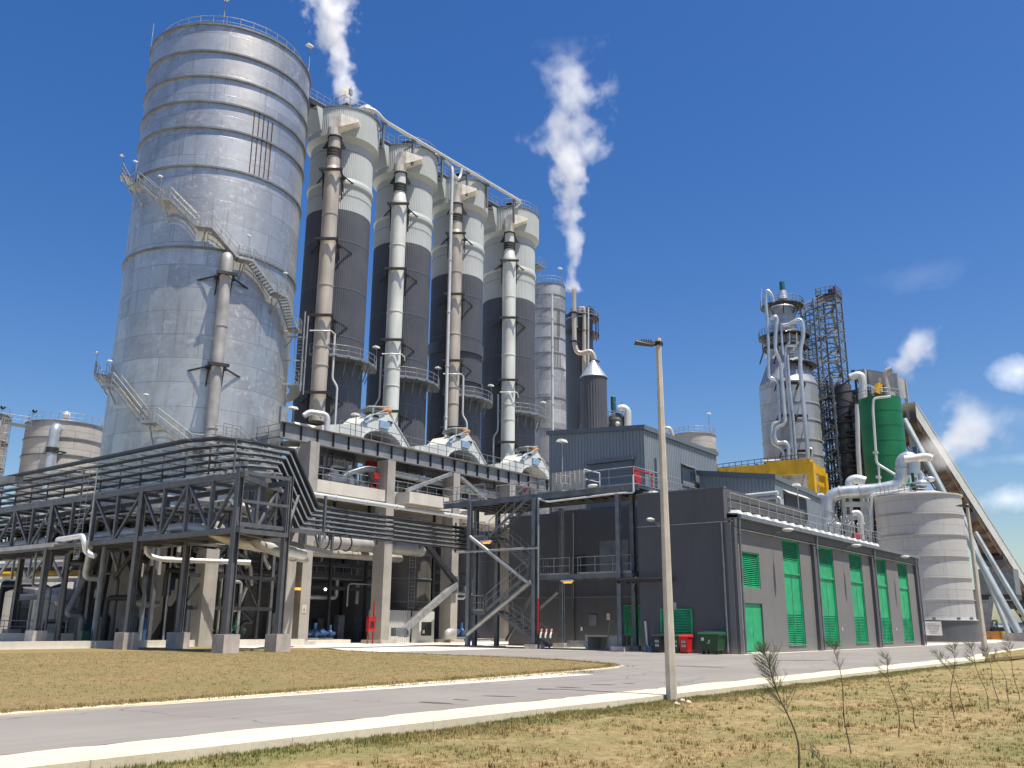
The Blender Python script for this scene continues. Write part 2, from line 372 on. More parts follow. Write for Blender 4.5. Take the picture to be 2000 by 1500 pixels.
def rail_mb(path, h=1.1, sp=1.6, r=.027, mid=True, closed=False, toe=True):
    m = MB(); P = [Vector(p) for p in path]
    if closed: P.append(P[0])
    for a, b in zip(P, P[1:]):
        L = (b-a).length; n = max(1, round(L/sp)); up = Vector((0, 0, h))
        for i in range(n+1 if b is P[-1] else n):
            p = a.lerp(b, i/n); m.tube([p, p+up], r, 5, caps=False)
        m.tube([a+up, b+up], r*1.1, 5, caps=False)
        if mid: m.tube([a+up*.52, b+up*.52], r*.8, 5, caps=False)
        if toe: m.bar(a+Vector((0, 0, .06)), b+Vector((0, 0, .06)), .015, .11)
    return m
def arc(cx, cy, r, a0, a1, z0, z1=None, n=24):
    z1 = z0 if z1 is None else z1
    return [(cx+r*cos(a0+(a1-a0)*i/n), cy+r*sin(a0+(a1-a0)*i/n), z0+(z1-z0)*i/n) for i in range(n+1)]
def floodlight(p, h=2.2, lean=(0, 0), lab='', grp=None, s=1.0, parent=None, dx=-.45, dy=-.3):
    """thin post with a flat lamp head"""
    if parent is None: t = thing('rail_floodlight', p, lab, 'floodlight', grp)
    else: t = parent
    p = Vector(p); q = p+Vector((lean[0], lean[1], h))
    po = MB().tube([p, q], .035*s, 6).build('post', 'galvanised', t)
    hd = MB(); c = q+Vector((dx*.5, dy*.5, .03)); hd.hexa([c+Vector(v)*s for v in ((-.3, -.2, -.06), (.3, -.2, -.06), (.3, .2, -.06), (-.3, .2, -.06), (-.22, -.14, .1), (.22, -.14, .1), (.22, .14, .1), (-.22, .14, .1))])
    hd.tube([q, c], .03*s, 6); hd.build('lamp_head', 'sheet_pale', t if parent is None else po)
    return t
def ladder_mb(a, b, w=.5, axis=(1, 0, 0), cage=False, out=(0, -1, 0), r=.022):
    m = MB(); a = Vector(a); b = Vector(b); x = Vector(axis)*w/2; o = Vector(out)
    m.tube([a-x, b-x], r, 5); m.tube([a+x, b+x], r, 5); L = (b-a).length; n = int(L/.32)
    for i in range(1, n): p = a.lerp(b, i/n); m.tube([p-x, p+x], r*.7, 4, caps=False)
    if cage:
        for i in range(2, int(L/.9)):
            p = a.lerp(b, i*.9/L); m.tube([p+x*1.3*cos(t)+o*(.7*sin(t)) for t in [pi*k/6 for k in range(7)]], r*.7, 4, caps=False)
        for t in (pi/4, pi/2, 3*pi/4): k = x*1.3*cos(t)+o*.7*sin(t); m.tube([a.lerp(b, .1)+k, b+k], r*.6, 4, caps=False)
    return m
def stair_mb(a, b, w, side, rise=.2, str_h=.22):
    """a, b: lower and upper nosing on the centre line; returns (stringers, treads)"""
    a = Vector(a); b = Vector(b); s = Vector(side)*w/2
    st = MB(); st.bar(a-s, b-s, .04, str_h); st.bar(a+s, b+s, .04, str_h)
    tr = MB(); n = max(2, int((b.z-a.z)/rise)); d = Vector((b.x-a.x, b.y-a.y, 0)).normalized()*.13
    for i in range(n+1):
        p = a.lerp(b, i/n)
        tr.hexa([p-s-d, p+s-d, p+s+d, p-s+d]+[q+Vector((0, 0, .035)) for q in (p-s-d, p+s-d, p+s+d, p-s+d)])
    return st, tr
# ---------------------------------------------------------------- sky
w = bpy.data.worlds.new('World'); SC.world = w; w.use_nodes = True; nt = w.node_tree; nt.nodes.clear()
out = nd(nt, 'ShaderNodeOutputWorld'); bg = nd(nt, 'ShaderNodeBackground'); nt.links.new(bg.outputs[0], out.inputs[0])
sky = nd(nt, 'ShaderNodeTexSky', sky_type='NISHITA'); sky.sun_disc = False
sky.sun_elevation = SUN_EL; sky.sun_rotation = atan2(SUN_DIR.x, SUN_DIR.y)
sky.altitude = 0; sky.air_density = 1.15; sky.dust_density = .9; sky.ozone_density = 3.0
bg.inputs['Strength'].default_value = .088
tcw = nd(nt, 'ShaderNodeTexCoord'); wv = tcw.outputs['Generated']
def cloud(center_px, rx, ry, soft, sc, thr, seed):
    """a cloud at a fixed bearing in the sky: soft ellipse broken up by noise"""
    d = _ray(*center_px).normalized(); h = Vector((d.y, -d.x, 0)).normalized(); v = h.cross(d)
    def dot(vec):
        m = nd(nt, 'ShaderNodeVectorMath', operation='DOT_PRODUCT'); nt.links.new(wv, m.inputs[0]); m.inputs[1].default_value = vec; return m.outputs['Value']
    a = mathn(nt, 'DIVIDE', dot(h), rx); b = mathn(nt, 'DIVIDE', dot(v), ry); f = mathn(nt, 'GREATER_THAN', dot(d), .5)
    r = mathn(nt, 'SQRT', mathn(nt, 'ADD', mathn(nt, 'MULTIPLY', a, a), mathn(nt, 'MULTIPLY', b, b)))
    mp = nd(nt, 'ShaderNodeMapping'); mp.inputs['Location'].default_value = (seed, seed*.7, 0); nt.links.new(wv, mp.inputs[0])
    n = noise(nt, mp.outputs[0], sc, 8, .6, .2)
    k = mathn(nt, 'ADD', mathn(nt, 'SUBTRACT', 1.0, r), mathn(nt, 'MULTIPLY', mathn(nt, 'SUBTRACT', n, .5), 2.2))
    return mathn(nt, 'MULTIPLY', ramp(nt, k, thr, thr+soft), f)
S = FOC
hs = nd(nt, 'ShaderNodeHueSaturation'); hs.inputs['Saturation'].default_value = 1.36; hs.inputs['Hue'].default_value = .512; nt.links.new(sky.outputs[0], hs.inputs['Color']); col = hs.outputs[0]
for px, rx, ry, soft, sc, thr, seed, op in (((1965, 975), 80, 34, 1.1, 16, .18, 3.1, .85), ((1990, 725), 52, 38, 1.1, 15, .18, 7.7, .8),
        ((1800, 540), 170, 60, 1.8, 9, .55, 1.3, .2), ((1870, 880), 60, 30, 1.2, 14, .25, 5.5, .35), ((1950, 820), 110, 40, 1.6, 11, .45, 9.2, .30), ((1990, 895), 120, 22, 1.4, 12, .45, 4.2, .3)):
    col = mixc(nt, mathn(nt, 'MULTIPLY', cloud(px, rx/S, ry/S, soft, sc, thr, seed), op), col, (9.6, 9.9, 10.6))
nt.links.new(col, bg.inputs[0])

# ---------------------------------------------------------------- ground, road, lawns
def struct(mb, name, mat): o = mb.build(name, mat); o['kind'] = 'structure'; return o
m = MB(); m.add([(-300, -300, -.5), (2500, -300, -.5), (2500, 2500, -.5), (-300, 2500, -.5)], [(0, 1, 2, 3)]); struct(m, 'ground', 'far_soil')
# near lawn, gently uneven, runs up to the kerb face at Y = 11
from mathutils import noise as mn
def near_z(x, y):
    z = -.15+.05*mn.noise(Vector((x*.35, y*.35, 0)))+.02*mn.noise(Vector((x*1.7, y*1.7, 3)))
    if y > 9.5: z += (y-9.5)/1.6*.015
    return z
m = MB(); nx, ny = 240, 70; x0, x1, y0, y1 = -14, 66, -18, 11.15
m.add([(x0+(x1-x0)*i/nx, y0+(y1-y0)*j/ny, near_z(x0+(x1-x0)*i/nx, y0+(y1-y0)*j/ny)) for j in range(ny+1) for i in range(nx+1)],
      [(j*(nx+1)+i, j*(nx+1)+i+1, (j+1)*(nx+1)+i+1, (j+1)*(nx+1)+i) for j in range(ny) for i in range(nx)], True)
struct(m, 'near_lawn', 'near_soil')
m = MB(); m.box(66, 400, -60, 8.6, -.45, -.10); struct(m, 'far_lawn', 'near_soil')
# plant pad under everything and the road with its concrete gutter strip
m = MB(); m.box(-60, 400, 17.2, 400, -.45, -.004); struct(m, 'plant_pad', 'concrete_pale')
m = MB(); m.box(-60, 400, 12.3, 17.3, -.40, .0); m.box(27, 400, 17.35, 22.9, -.4, .001); m.box(27, 51.3, 22.95, 40.0, -.4, .001); struct(m, 'road', 'asphalt')
rnd = random.Random(5)
ep = [(-60, 12.0)]+[(x*1.0, 12.25+.18*mn.noise(Vector((x*.5, 2, 0)))+.10*mn.noise(Vector((x*2.3, 7, 0)))) for x in [i*.4 for i in range(-20, 150)]]+[(64, 13.0), (110, 15.6), (400, 16.5)]
def sheet(poly, z0, z1, name, mat):
    m = MB(); m.prism(poly, 'z', z0, z1); o = m.build(name, mat, recalc=True); o['kind'] = 'structure'; return o
def strip(a, b, z0, z1, name, mat):
    m = MB()
    for (p, q), (r, s) in zip(zip(a, a[1:]), zip(b, b[1:])):
        m.add([(*p, z1), (*q, z1), (*s, z1), (*r, z1), (*p, z0), (*q, z0)], [(0, 1, 2, 3), (4, 5, 1, 0)])
    o = m.build(name, mat); o['kind'] = 'structure'; return o
low = [(-60, 11.0)]+[(x, 11.0+.035*mn.noise(Vector((x*.3, 0, 5)))+(x > 56)*(-(x-56)*.05)) for x, _ in ep[1:-3]]+[(64, 10.6), (110, 8.6), (400, 8.6)]
strip(low, ep, -.4, .006, 'kerb_strip', 'apron_concrete')
# small triangular verge holding the far lamp post
sheet([(55, 10.62), (62, 12.0), (80, 13.1), (100, 13.6), (100, 10.0), (62, 10.1)], -.1, .06, 'verge', 'lawn_soil')
# the lawn island on the left with its pale kerb
isl = [(-60, 17.0), (5, 17.0), (13, 17.5), (22, 18.1), (28, 18.7), (31.5, 19.2), (33.2, 19.9), (34.4, 21.3), (35.8, 24), (36.8, 28), (37.1, 33), (37.3, 38), (38.2, 42.2), (40.6, 46.5), (40.6, 49), (-60, 49)]
def inset(poly, d):
    out = []; n = len(poly)
    for i, p in enumerate(poly):
        a = Vector(poly[i-1]); b = Vector(p); c = Vector(poly[(i+1) % n]); t = ((b-a).normalized()+(c-b).normalized()).normalized(); out.append((p[0]-t.y*d, p[1]+t.x*d))
    return out
sheet(isl, -.3, .03, 'lawn_kerb', 'apron_concrete')
inner = inset(isl, .34); sheet(inner, -.2, .045, 'left_lawn', 'lawn_soil')
sheet([(-60, 49.01), (38, 49.01), (38, 56), (-60, 56)], -.2, .02, 'rack_verge', 'lawn_soil')

# tar and oil patches on the road
for i, (pxa, pya, pxb, pyb, w_) in enumerate(((818, 1371, 884, 1375, .13), (885, 1366, 915, 1368, .07), (940, 1359, 1010, 1361, .08), (1085, 1342, 1140, 1344, .12), (1150, 1337, 1205, 1338, .10), (1215, 1334, 1240, 1336, .07), (1300, 1300, 1420, 1304, .25), (1500, 1290, 1620, 1290, .3))):
    a = onZ(pxa, pya); b = onZ(pxb, pyb); d = (b-a).normalized(); s = Vector((-d.y, d.x, 0)); P = []
    for k in range(15): u = k/14; q = a.lerp(b, u); P.append(q+s*w_*sin(pi*u)**.6*(1+.5*mn.noise(Vector((k*.9, i, 0)))))
    for k in range(14, -1, -1): u = k/14; q = a.lerp(b, u); P.append(q-s*w_*sin(pi*u)**.6*(1+.5*mn.noise(Vector((k*.9, i, 5)))))
    m = MB(); m.add([(p.x, p.y, .0055) for p in P], [tuple(range(len(P)))]); struct(m, 'tar_patch', 'tar')
# ---- grass (nobody could count it)
def blades(name, mat, spots, label):
    m = MB(); vs = []; fs = []; R = random.Random(11)
    for (x, y, z, h, n, sp) in spots:
        for k in range(n):
            a = R.uniform(0, 2*pi); d = R.uniform(0, sp); bx = x+d*cos(a); by = y+d*sin(a); a2 = R.uniform(0, 2*pi); wd = h*R.uniform(.10, .2)
            hh = h*R.uniform(.5, 1.1); le = R.uniform(.1, .75)*hh; o = len(vs)
            vs += [(bx-wd*sin(a2), by+wd*cos(a2), z-.02), (bx+wd*sin(a2), by-wd*cos(a2), z-.02), (bx+le*cos(a2), by+le*sin(a2), z+hh)]; fs.append((o, o+1, o+2))
    m.add(vs, fs); o = m.build(name, mat); tag(o, label, 'grass', kind='stuff'); return o
R = random.Random(3); sp = []
for _ in range(78000):
    t = R.random()**1.5; dist = 5.5+t*42; az = radians(R.uniform(-8, 37)) if R.random() < .9 else radians(R.uniform(-20, 0))
    x = dist*cos(AZU-az); y = dist*sin(AZU-az)
    if y > 10.95 or y < -17 or x < -12: continue
    g = mn.noise(Vector((x*.55, y*.55, 0)))+.6*mn.noise(Vector((x*2.1, y*2.1, 0)))
    if g < -.12+R.uniform(-.35, .35) and y < 10.0: continue
    big = R.random() < .035; sp.append((x, y, near_z(x, y), (R.uniform(.05, .09) if big else R.uniform(.015, .05))*(1+.25*(dist > 18)), 12 if big else 6, R.uniform(.03, .10)))
    if y > 9.9:
        for q in range(1): sp.append((x+R.uniform(-.3, .3), min(10.97, y+R.uniform(-.2, .5)), near_z(x, y), .05, 7, .12))
fr = []
for _ in range(9000):
    x = R.uniform(2, 64); y = 11.0-abs(R.gauss(0, .38)); y = min(y, 11.02)
    if R.random() < x/110: continue
    fr.append((x, y, near_z(x, y), R.uniform(.025, .075), 8, .07))
blades('verge_grass', 'fringe_grass', fr, 'greener fringe of grass growing along the pale kerb strip')
blades('dry_grass', 'dry_grass', sp, 'dry straw coloured grass with small green tufts on bare soil in the foreground')
sp = []
for _ in range(26000):
    x = R.uniform(4, 37); y = R.uniform(17.4, 48)
    if x > 33 and y < 20+(x-33)*2.2: continue
    if x > 36.6 or (x > 28 and y < 19.2): continue
    sp.append((x, y, .045, R.uniform(.03, .06), 5, .14))
for _ in range(5200):
    i = R.randrange(1, 13); a = inner[i]; b = inner[i+1]; u = R.random(); d = R.uniform(-.16, .25); ex = b[0]-a[0]; ey = b[1]-a[1]; ln = hypot(ex, ey)
    if R.random() > ln/12+.1: continue
    sp.append((a[0]+ex*u-ey/ln*d, a[1]+ey*u+ex/ln*d, .045, R.uniform(.03, .09), 7, .1))
blades('lawn_grass', 'lawn_grass', sp, 'short brownish mown grass of the lawn left of the road')

# ---- stone scraps by the lamp post
for i, (px, py) in enumerate(((1333, 1371), (1345, 1374), (1322, 1377), (1298, 1367))):
    p = onZ(px, py, -.12); m = MB(); m.ell((p.x, p.y, -.10), .09-.01*i, .06, .05, 7, 5)
    for j, v in enumerate(m.v): m.v[j] = (v[0]+.02*sin(j*3.1+i), v[1]+.02*cos(j*2.3), v[2]+.01*sin(j*5))
    solo(m, 'stone', 'apron_concrete' if i < 3 else 'brown_steel', ['pale broken stone touching the base of the near lamp post', 'pale stone scrap in the grass just right of the near lamp post', 'flat pale stone in front of the near lamp post foot', 'dark brown lump at the left foot of the near lamp post'][i], 'stone', (p.x, p.y, -.13), 'stone scraps round the lamp post foot')
# ---------------------------------------------------------------- grey block building with green doors
YB, XB = 23.4, 52.0
bld = thing('electrical_building', (XB, YB, 0), 'long dark grey block building with green louvred doors and a taller near corner', 'building')
m = MB(); XE = 93.6; ZT = 8.05
# long wall with recessed openings: panels between openings
ops = [(53.4, 56.1, 3.93, 6.15), (53.35, 56.15, .1, 3.02)]+[(a, a+3.15, .45, 7.42) for a in (60.2, 67.2, 74.15, 81.0, 87.75)]
def wall_with_openings(m, xa, xb, z0, z1, y0, y1, ops):
    xs = sorted({xa, xb, *[o[0] for o in ops], *[o[1] for o in ops]})
    for a, b in zip(xs, xs[1:]):
        c = (a+b)/2; zz = z0
        for o in sorted([o for o in ops if o[0] < c < o[1]], key=lambda o: o[2]):
            if o[2] > zz+.001: m.box(a, b, y0, y1, zz, o[2])
            zz = o[3]
        if zz < z1: m.box(a, b, y0, y1, zz, z1)
wall_with_openings(m, XB+.02, XE, 0, ZT, YB, YB+.35, ops)
m.box(XE-.3, XE-.002, YB+.352, 30.5, 0, ZT-.01); m.box(XB+.36, XE-.35, YB+.72, 29.5, 6.9, 7.3)
m.build('long_wall', 'block_wall', bld)
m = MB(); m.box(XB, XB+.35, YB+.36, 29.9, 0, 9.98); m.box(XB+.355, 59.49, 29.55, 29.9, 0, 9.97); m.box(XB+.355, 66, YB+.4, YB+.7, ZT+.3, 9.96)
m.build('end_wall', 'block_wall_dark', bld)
m = MB(); m.box(XB-.03, XB+.42, YB+.33, 29.95, 9.985, 10.06); m.build('parapet_cap', 'grey_steel', bld)
m = MB(); m.prism([(YB-.35, ZT+.25), (YB-.35, ZT+.33), (29.5, ZT+.95), (29.5, ZT+.87)], 'x', XB+.45, XE+.3); m.build('roof', 'grey_steel', bld)
m = MB(); m.box(XB+.5, XE+.3, YB-.5, YB-.3, ZT+.02, ZT+.24); m.box(XB+.5, XE+.3, YB-.28, YB+.36, ZT+.005, ZT+.10); m.build('gutter', 'grey_steel', bld)
m = MB(); m.box(XB+.1, XE+.02, YB-.24, YB-.002, 7.55, ZT); m.build('fascia_beam', 'block_wall_dark', bld)
for x in (52.05, 65.55, 79.4, 93.2):
    m = MB(); m.box(x, x+.42, YB-.25 if x > 53 else YB-.22, YB-.003, 0, 7.545); m.build('pilaster', 'block_wall_dark', bld)
    m = MB(); m.tube([(x+.5, YB-.4, ZT+.05), (x+.5, YB-.33, 7.4), (x+.5, YB-.33, .05)], .075, 8); m.box(x+.38, x+.62, YB-.42, YB-.2, 7.1, 7.16); m.build('downpipe', 'grey_steel', bld)
m = MB(); m.tube([(51.92, YB+.55, 7.8), (51.92, YB+.55, .1)], .065, 8); m.build('downpipe', 'grey_steel', bld)
m = MB(); m.bar((XB+.5, YB-.28, 7.42), (XE, YB-.28, 7.42), .03); m.build('conduit', 'galvanised', bld)
m = MB(); m.bar((51.93, YB-.1, 7.86), (51.93, 29.9, 7.86), .05); m.bar((51.93, YB+.1, 7.86), (51.93, YB-.2, 7.86), .05); m.build('conduit', 'galvanised', bld)
def louvre(m, x0, x1, z0, z1, y, sp=.115):
    n = int((z1-z0)/sp)
    for i in range(n):
        z = z0+(i+.5)*(z1-z0)/n; m.hexa([(x0, y, z-.045), (x1, y, z-.045), (x1, y+.07, z+.035), (x0, y+.07, z+.035), (x0, y-.008, z-.035), (x1, y-.008, z-.035), (x1, y+.062, z+.045), (x0, y+.062, z+.045)])
# louvred window and single door
w1 = MB(); a, b, c, d = ops[0]; y = YB+.10
w1.box(a+.003, a+.09, y-.05, y+.12, c+.003, d-.003); w1.box(b-.09, b-.003, y-.05, y+.12, c+.003, d-.003); w1.box(a+.09, b-.09, y-.05, y+.12, c+.003, c+.09); w1.box(a+.09, b-.09, y-.05, y+.12, d-.09, d-.003)
louvre(w1, a+.1, b-.1, c+.1, d-.1, y); w = w1.build('louvred_window', 'green_paint', bld)
MB().box(a+.09, b-.09, y+.14, y+.18, c+.05, d-.05).build('backing', 'black', w)
w1 = MB(); a, b, c, d = ops[1]; y = YB+.12
w1.box(a+.003, b-.003, y, y+.06, c, d-.003); w1.box(a+.05, (a+b)/2-.01, y-.02, y-.002, c+.04, d-.06); w1.box((a+b)/2+.01, b-.05, y-.02, y-.002, c+.04, d-.06)
dr = w1.build('door', 'green_paint', bld); MB().box((a+b)/2-.09, (a+b)/2+.08, y-.09, y-.022, 1.15, 1.22).box((a+b)/2-.06, (a+b)/2-.02, y-.06, y-.022, 1.0, 1.35).build('handle', 'galvanised', dr)
MB().box(a-.1, b+.1, YB-.35, YB+.11, 0, .1).build('step', 'concrete_pale', bld)
for a, b, c, d in ops[2:]:
    y = YB+.13; w1 = MB(); zt = 5.15
    w1.box(a+.003, a+.10, y-.06, y+.1, c+.003, d-.003); w1.box(b-.10, b-.003, y-.06, y+.1, c+.003, d-.003); w1.box(a+.1, b-.1, y-.06, y+.1, d-.10, d-.003); w1.box(a+.1, b-.1, y-.07, y+.1, zt-.07, zt+.07)
    w1.box(a+.1, b-.1, y+.01, y+.05, zt+.07, zt+.85); louvre(w1, a+.1, b-.1, zt+.87, d-.12, y)
    dd = w1.build('louvred_door', 'green_paint', bld)
    for s in (0, 1):
        xa = a+.1 if s == 0 else (a+b)/2+.035; xb = (a+b)/2-.035 if s == 0 else b-.1; lf = MB()
        lf.box(xa, xb, y+.012, y+.05, c+1.95, zt-.08); lf.box(xa, xa+.07, y-.02, y+.05, c+.01, c+1.94); lf.box(xb-.07, xb, y-.02, y+.05, c+.01, c+1.94); louvre(lf, xa+.07, xb-.07, c+.03, c+1.93, y); lf.bar(((xa+xb)/2-.3, y, c+2.2), ((xa+xb)/2-.3, y, c+2.21), .02)
        lf.build('leaf', 'green_paint', dd)
    MB().box(a+.08, b-.08, y+.12, y+.16, c+.01, d-.01).build('backing', 'black', dd)
    MB().box((a+b)/2+.03, (a+b)/2+.07, y-.06, y-.022, 1.7, 1.95).build('handle', 'galvanised', dd)
    MB().box(a-.03, b+.03, YB-.06, YB+.07, c-.06, c-.001).build('sill', 'green_paint', bld)
for x in (53.0, 71.0, 85.4):
    MB().box(x, x+.09, YB-.05, YB-.002, 1.35, 1.6).build('socket_box', 'paper_white', bld)
def wall_lamp(p, out, lab):
    t = thing('wall_lamp', p, lab, 'wall lamp', 'curved arm lamps on the block building'); p = Vector(p); o = Vector(out)
    MB().tube([p, p+o*.25+Vector((0, 0, .05)), p+o*.75+Vector((0, 0, .22))], .035, 6, bend=.2).bar(p+Vector((0, 0, -.2)), p+Vector((0, 0, .28)), .10).build('arm', 'grey_steel', t)
    h = MB(); c = p+o*1.1+Vector((0, 0, .26)); h.ell(c, .2+.22*abs(o.x), .2+.22*abs(o.y), .13, 12, 8); h.build('lamp_head', 'sheet_pale', t)
for i, x in enumerate((58.5, 72.7, 86.4)):
    wall_lamp((x, YB-.02, 7.55-.02*i), (0, -1, 0), ['silver arm lamp on the sunny wall between the single door and first tall green door', 'silver arm lamp on the sunny grey wall between the second and third tall green doors', 'silver arm lamp on the sunny grey wall between the last two tall green doors'][i])
wall_lamp((51.98, 28.3, 7.9), (-1, 0, 0), 'silver arm lamp on the shaded end wall behind the near lamp post')
m = MB(); louv = (29.0, 26.9); 
def louvY(x, y0, y1, z0, z1, par):
    q = MB(); n = int((z1-z0)/.16)
    for i in range(n):
        z = z0+(i+.5)*(z1-z0)/n; q.hexa([(x-.03, y0, z-.06), (x-.03, y1, z-.06), (x+.03, y1, z+.05), (x+.03, y0, z+.05), (x-.04, y0, z-.045), (x-.04, y1, z-.045), (x+.02, y1, z+.065), (x+.02, y0, z+.065)])
    q.box(x-.06, x+.03, y0-.1, y0, z0, z1); q.box(x-.06, x+.03, y1, y1+.1, z0, z1); q.box(x-.06, x+.03, y0-.1, y1+.1, z1, z1+.1)
    return q.build('louvred_window', 'green_paint', par)
louvY(51.93, 26.3, 28.3, .9, 2.55, bld)
m = MB(); m.bar((51.93, 29.5, 1.9), (51.93, 29.4, .2), .12); m.build('cable_cover', 'sheet_pale', bld)

# roof edge railing on white ballast blocks
rr = thing('roof_railing', (53, YB+.5, 8.5), 'galvanised roof railing along the gutter standing on white ballast blocks', 'railing')
rail_mb([(52.7, YB+.25, 8.62), (81.5, YB+.25, 8.62)], 1.1, 1.5, .034, toe=False).build('rail', 'galvanised', rr)
for i in range(20):
    x = 53.0+i*1.5; q = MB(); q.hexa([(x-.36, YB-.28, 8.40), (x+.36, YB-.28, 8.40), (x+.36, YB+.4, 8.42), (x-.36, YB+.4, 8.42), (x-.27, YB-.2, 8.62), (x+.27, YB-.2, 8.62), (x+.27, YB+.35, 8.64), (x-.27, YB+.35, 8.64)]); q.build('ballast_block', 'paper_white', rr)
rail_mb([(81.5, YB+.25, 8.7), (86, YB+.25, 8.7), (86, 29, 9.0), (80, 29, 9.0)], 1.1, .8, .025, toe=False).build('rail', 'galvanised', rr)
rr = thing('roof_railing', (59, 31.2, 10.6), 'galvanised railing on two white blocks in front of the corrugated rooftop building', 'railing')
rail_mb([(54.5, 30.2, 10.5), (80, 30.2, 10.5)], 1.1, 1.5, .025, toe=False).build('rail', 'galvanised', rr)
for x in (54.5, 57.3):
    MB().hexa([(x-.7, 29.6, 10.15), (x+.7, 29.6, 10.15), (x+.7, 30.6, 10.15), (x-.7, 30.6, 10.15), (x-.6, 29.7, 10.5), (x+.6, 29.7, 10.5), (x+.6, 30.5, 10.5), (x-.6, 30.5, 10.5)]).build('ballast_block', 'paper_white', rr)

def corr_box(m, x0, x1, y0, y1, z0, zf, step=.30, dep=.05):
    """ribbed cladding on the -X and -Y faces; zf(x,y) gives the roof height"""
    def face(pts):
        vs = []; fs = []
        for (x, y) in pts: vs += [(x, y, z0), (x, y, zf(x, y))]
        for i in range(len(pts)-1): fs.append((2*i, 2*i+2, 2*i+3, 2*i+1))
        m.add(vs, fs)
    n = int((y1-y0)/step); P = []
    for i in range(n):
        a = y1-(y1-y0)*i/n; b = y1-(y1-y0)*(i+1)/n; L = a-b
        P += [(x0, a), (x0, a-L*.55), (x0+dep, a-L*.65), (x0+dep, a-L*.9)]
    P.append((x0, y0)); face(P)
    n = int((x1-x0)/step); P = []
    for i in range(n):
        a = x0+(x1-x0)*i/n; L = (x1-x0)/n; P += [(a, y0), (a+L*.55, y0), (a+L*.65, y0+dep), (a+L*.9, y0+dep)]
    P.append((x1, y0)); face(P)
    m.add([(x1, y0, z0), (x1, y1, z0), (x1, y1, zf(x1, y1)), (x1, y0, zf(x1, y0)), (x0, y1, z0), (x0, y1, zf(x0, y1))], [(0, 1, 2, 3), (1, 4, 5, 2)])
# corrugated building above
ub = thing('rooftop_building', (60.5, 34, 0), 'large corrugated grey rooftop building left of the near lamp post top', 'building')
zf = lambda x, y: 16.75-(x-60.5)*.012+(y-34)*.075
m = MB(); corr_box(m, 60.5, 73.4, 34, 43.1, 0, zf); m.build('wall', 'clad_wall', ub)
m = MB(); g = .12
m.hexa([(60.35, 33.85, zf(60.5, 34)-.32), (73.6, 33.85, zf(73.4, 34)-.32), (73.6, 43.3, zf(73.4, 43.1)-.32), (60.35, 43.3, zf(60.5, 43.1)-.32), (60.35, 33.85, zf(60.5, 34)+.05), (73.6, 33.85, zf(73.4, 34)+.05), (73.6, 43.3, zf(73.4, 43.1)+.05), (60.35, 43.3, zf(60.5, 43.1)+.05)])
m.build('roof', 'clad_blue_grey', ub)
m = MB(); m.box(60.38, 60.49, 35.0, 39.0, 10.6, 14.1); m.build('roller_door', 'clad_blue_grey', ub)
m = MB(); m.box(60.2, 60.499, 34.9, 39.3, 14.15, 14.45); m.build('door_hood', 'grey_steel', ub)
m = MB(); m.box(60.3, 60.49, 39.4, 42.7, 10.6, 13.8)
for k in range(7): m.box(60.24, 60.298, 39.45+k*.46, 39.55+k*.46, 10.6, 13.8)
m.build('beige_door', 'beige_panel', ub)
m = MB(); m.box(62.2, 64.0, 33.9, 33.99, 10.6, 14.0); m.box(62.05, 62.19, 33.8, 33.995, 10.6, 14.4); m.build('side_door', 'clad_wall', ub)
m = MB(); m.box(66.6, 68.9, 33.9, 33.99, 12.9, 14.3); m.build('hatch', 'clad_wall', ub); m = MB(); m.hexa([(66.5, 33.5, 14.35), (69.1, 33.5, 14.35), (69.1, 33.99, 14.6), (66.5, 33.99, 14.6), (66.5, 33.5, 14.4), (69.1, 33.5, 14.4), (69.1, 33.99, 14.66), (66.5, 33.99, 14.66)]); m.build('window_hood', 'clad_blue_grey', ub)
m = MB(); m.box(68.0, 68.85, 33.86, 33.895, 13.3, 14.1); m.build('window', 'grey_steel', ub)
# recessed dark block wall behind the stair platform
rw = thing('block_wall_annex', (59.5, 31, 0), 'dark grey block wall set back behind the steel stair platform', 'building')
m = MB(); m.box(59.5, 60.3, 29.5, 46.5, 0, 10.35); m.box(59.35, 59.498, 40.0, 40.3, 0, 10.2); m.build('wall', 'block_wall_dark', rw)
m = MB(); m.box(59.44, 59.497, 35.1, 37.6, 5.0, 7.9); m.build('door', 'grey_steel', rw)
m = MB(); m.box(59.43, 59.497, 38.9, 39.9, 5.0, 6.9); dr = m.build('door', 'dark_steel', rw)
m = MB(); m.bar((59.4, 31, 3.7), (59.4, 46, 3.7), .08); m.build('conduit', 'grey_steel', rw)
louvY(59.45, 33.4, 36.0, .7, 3.0, rw)
MB().box(59.46, 59.495, 36.8, 37.1, 2.0, 2.5).build('notice', 'beige_panel', rw)
MB().box(59.44, 59.495, 38.0, 38.7, 1.6, 2.4).build('meter_box', 'grey_steel', rw)
MB().box(59.46, 59.495, 39.3, 39.45, 1.2, 1.5).build('switch', 'paper_white', rw)
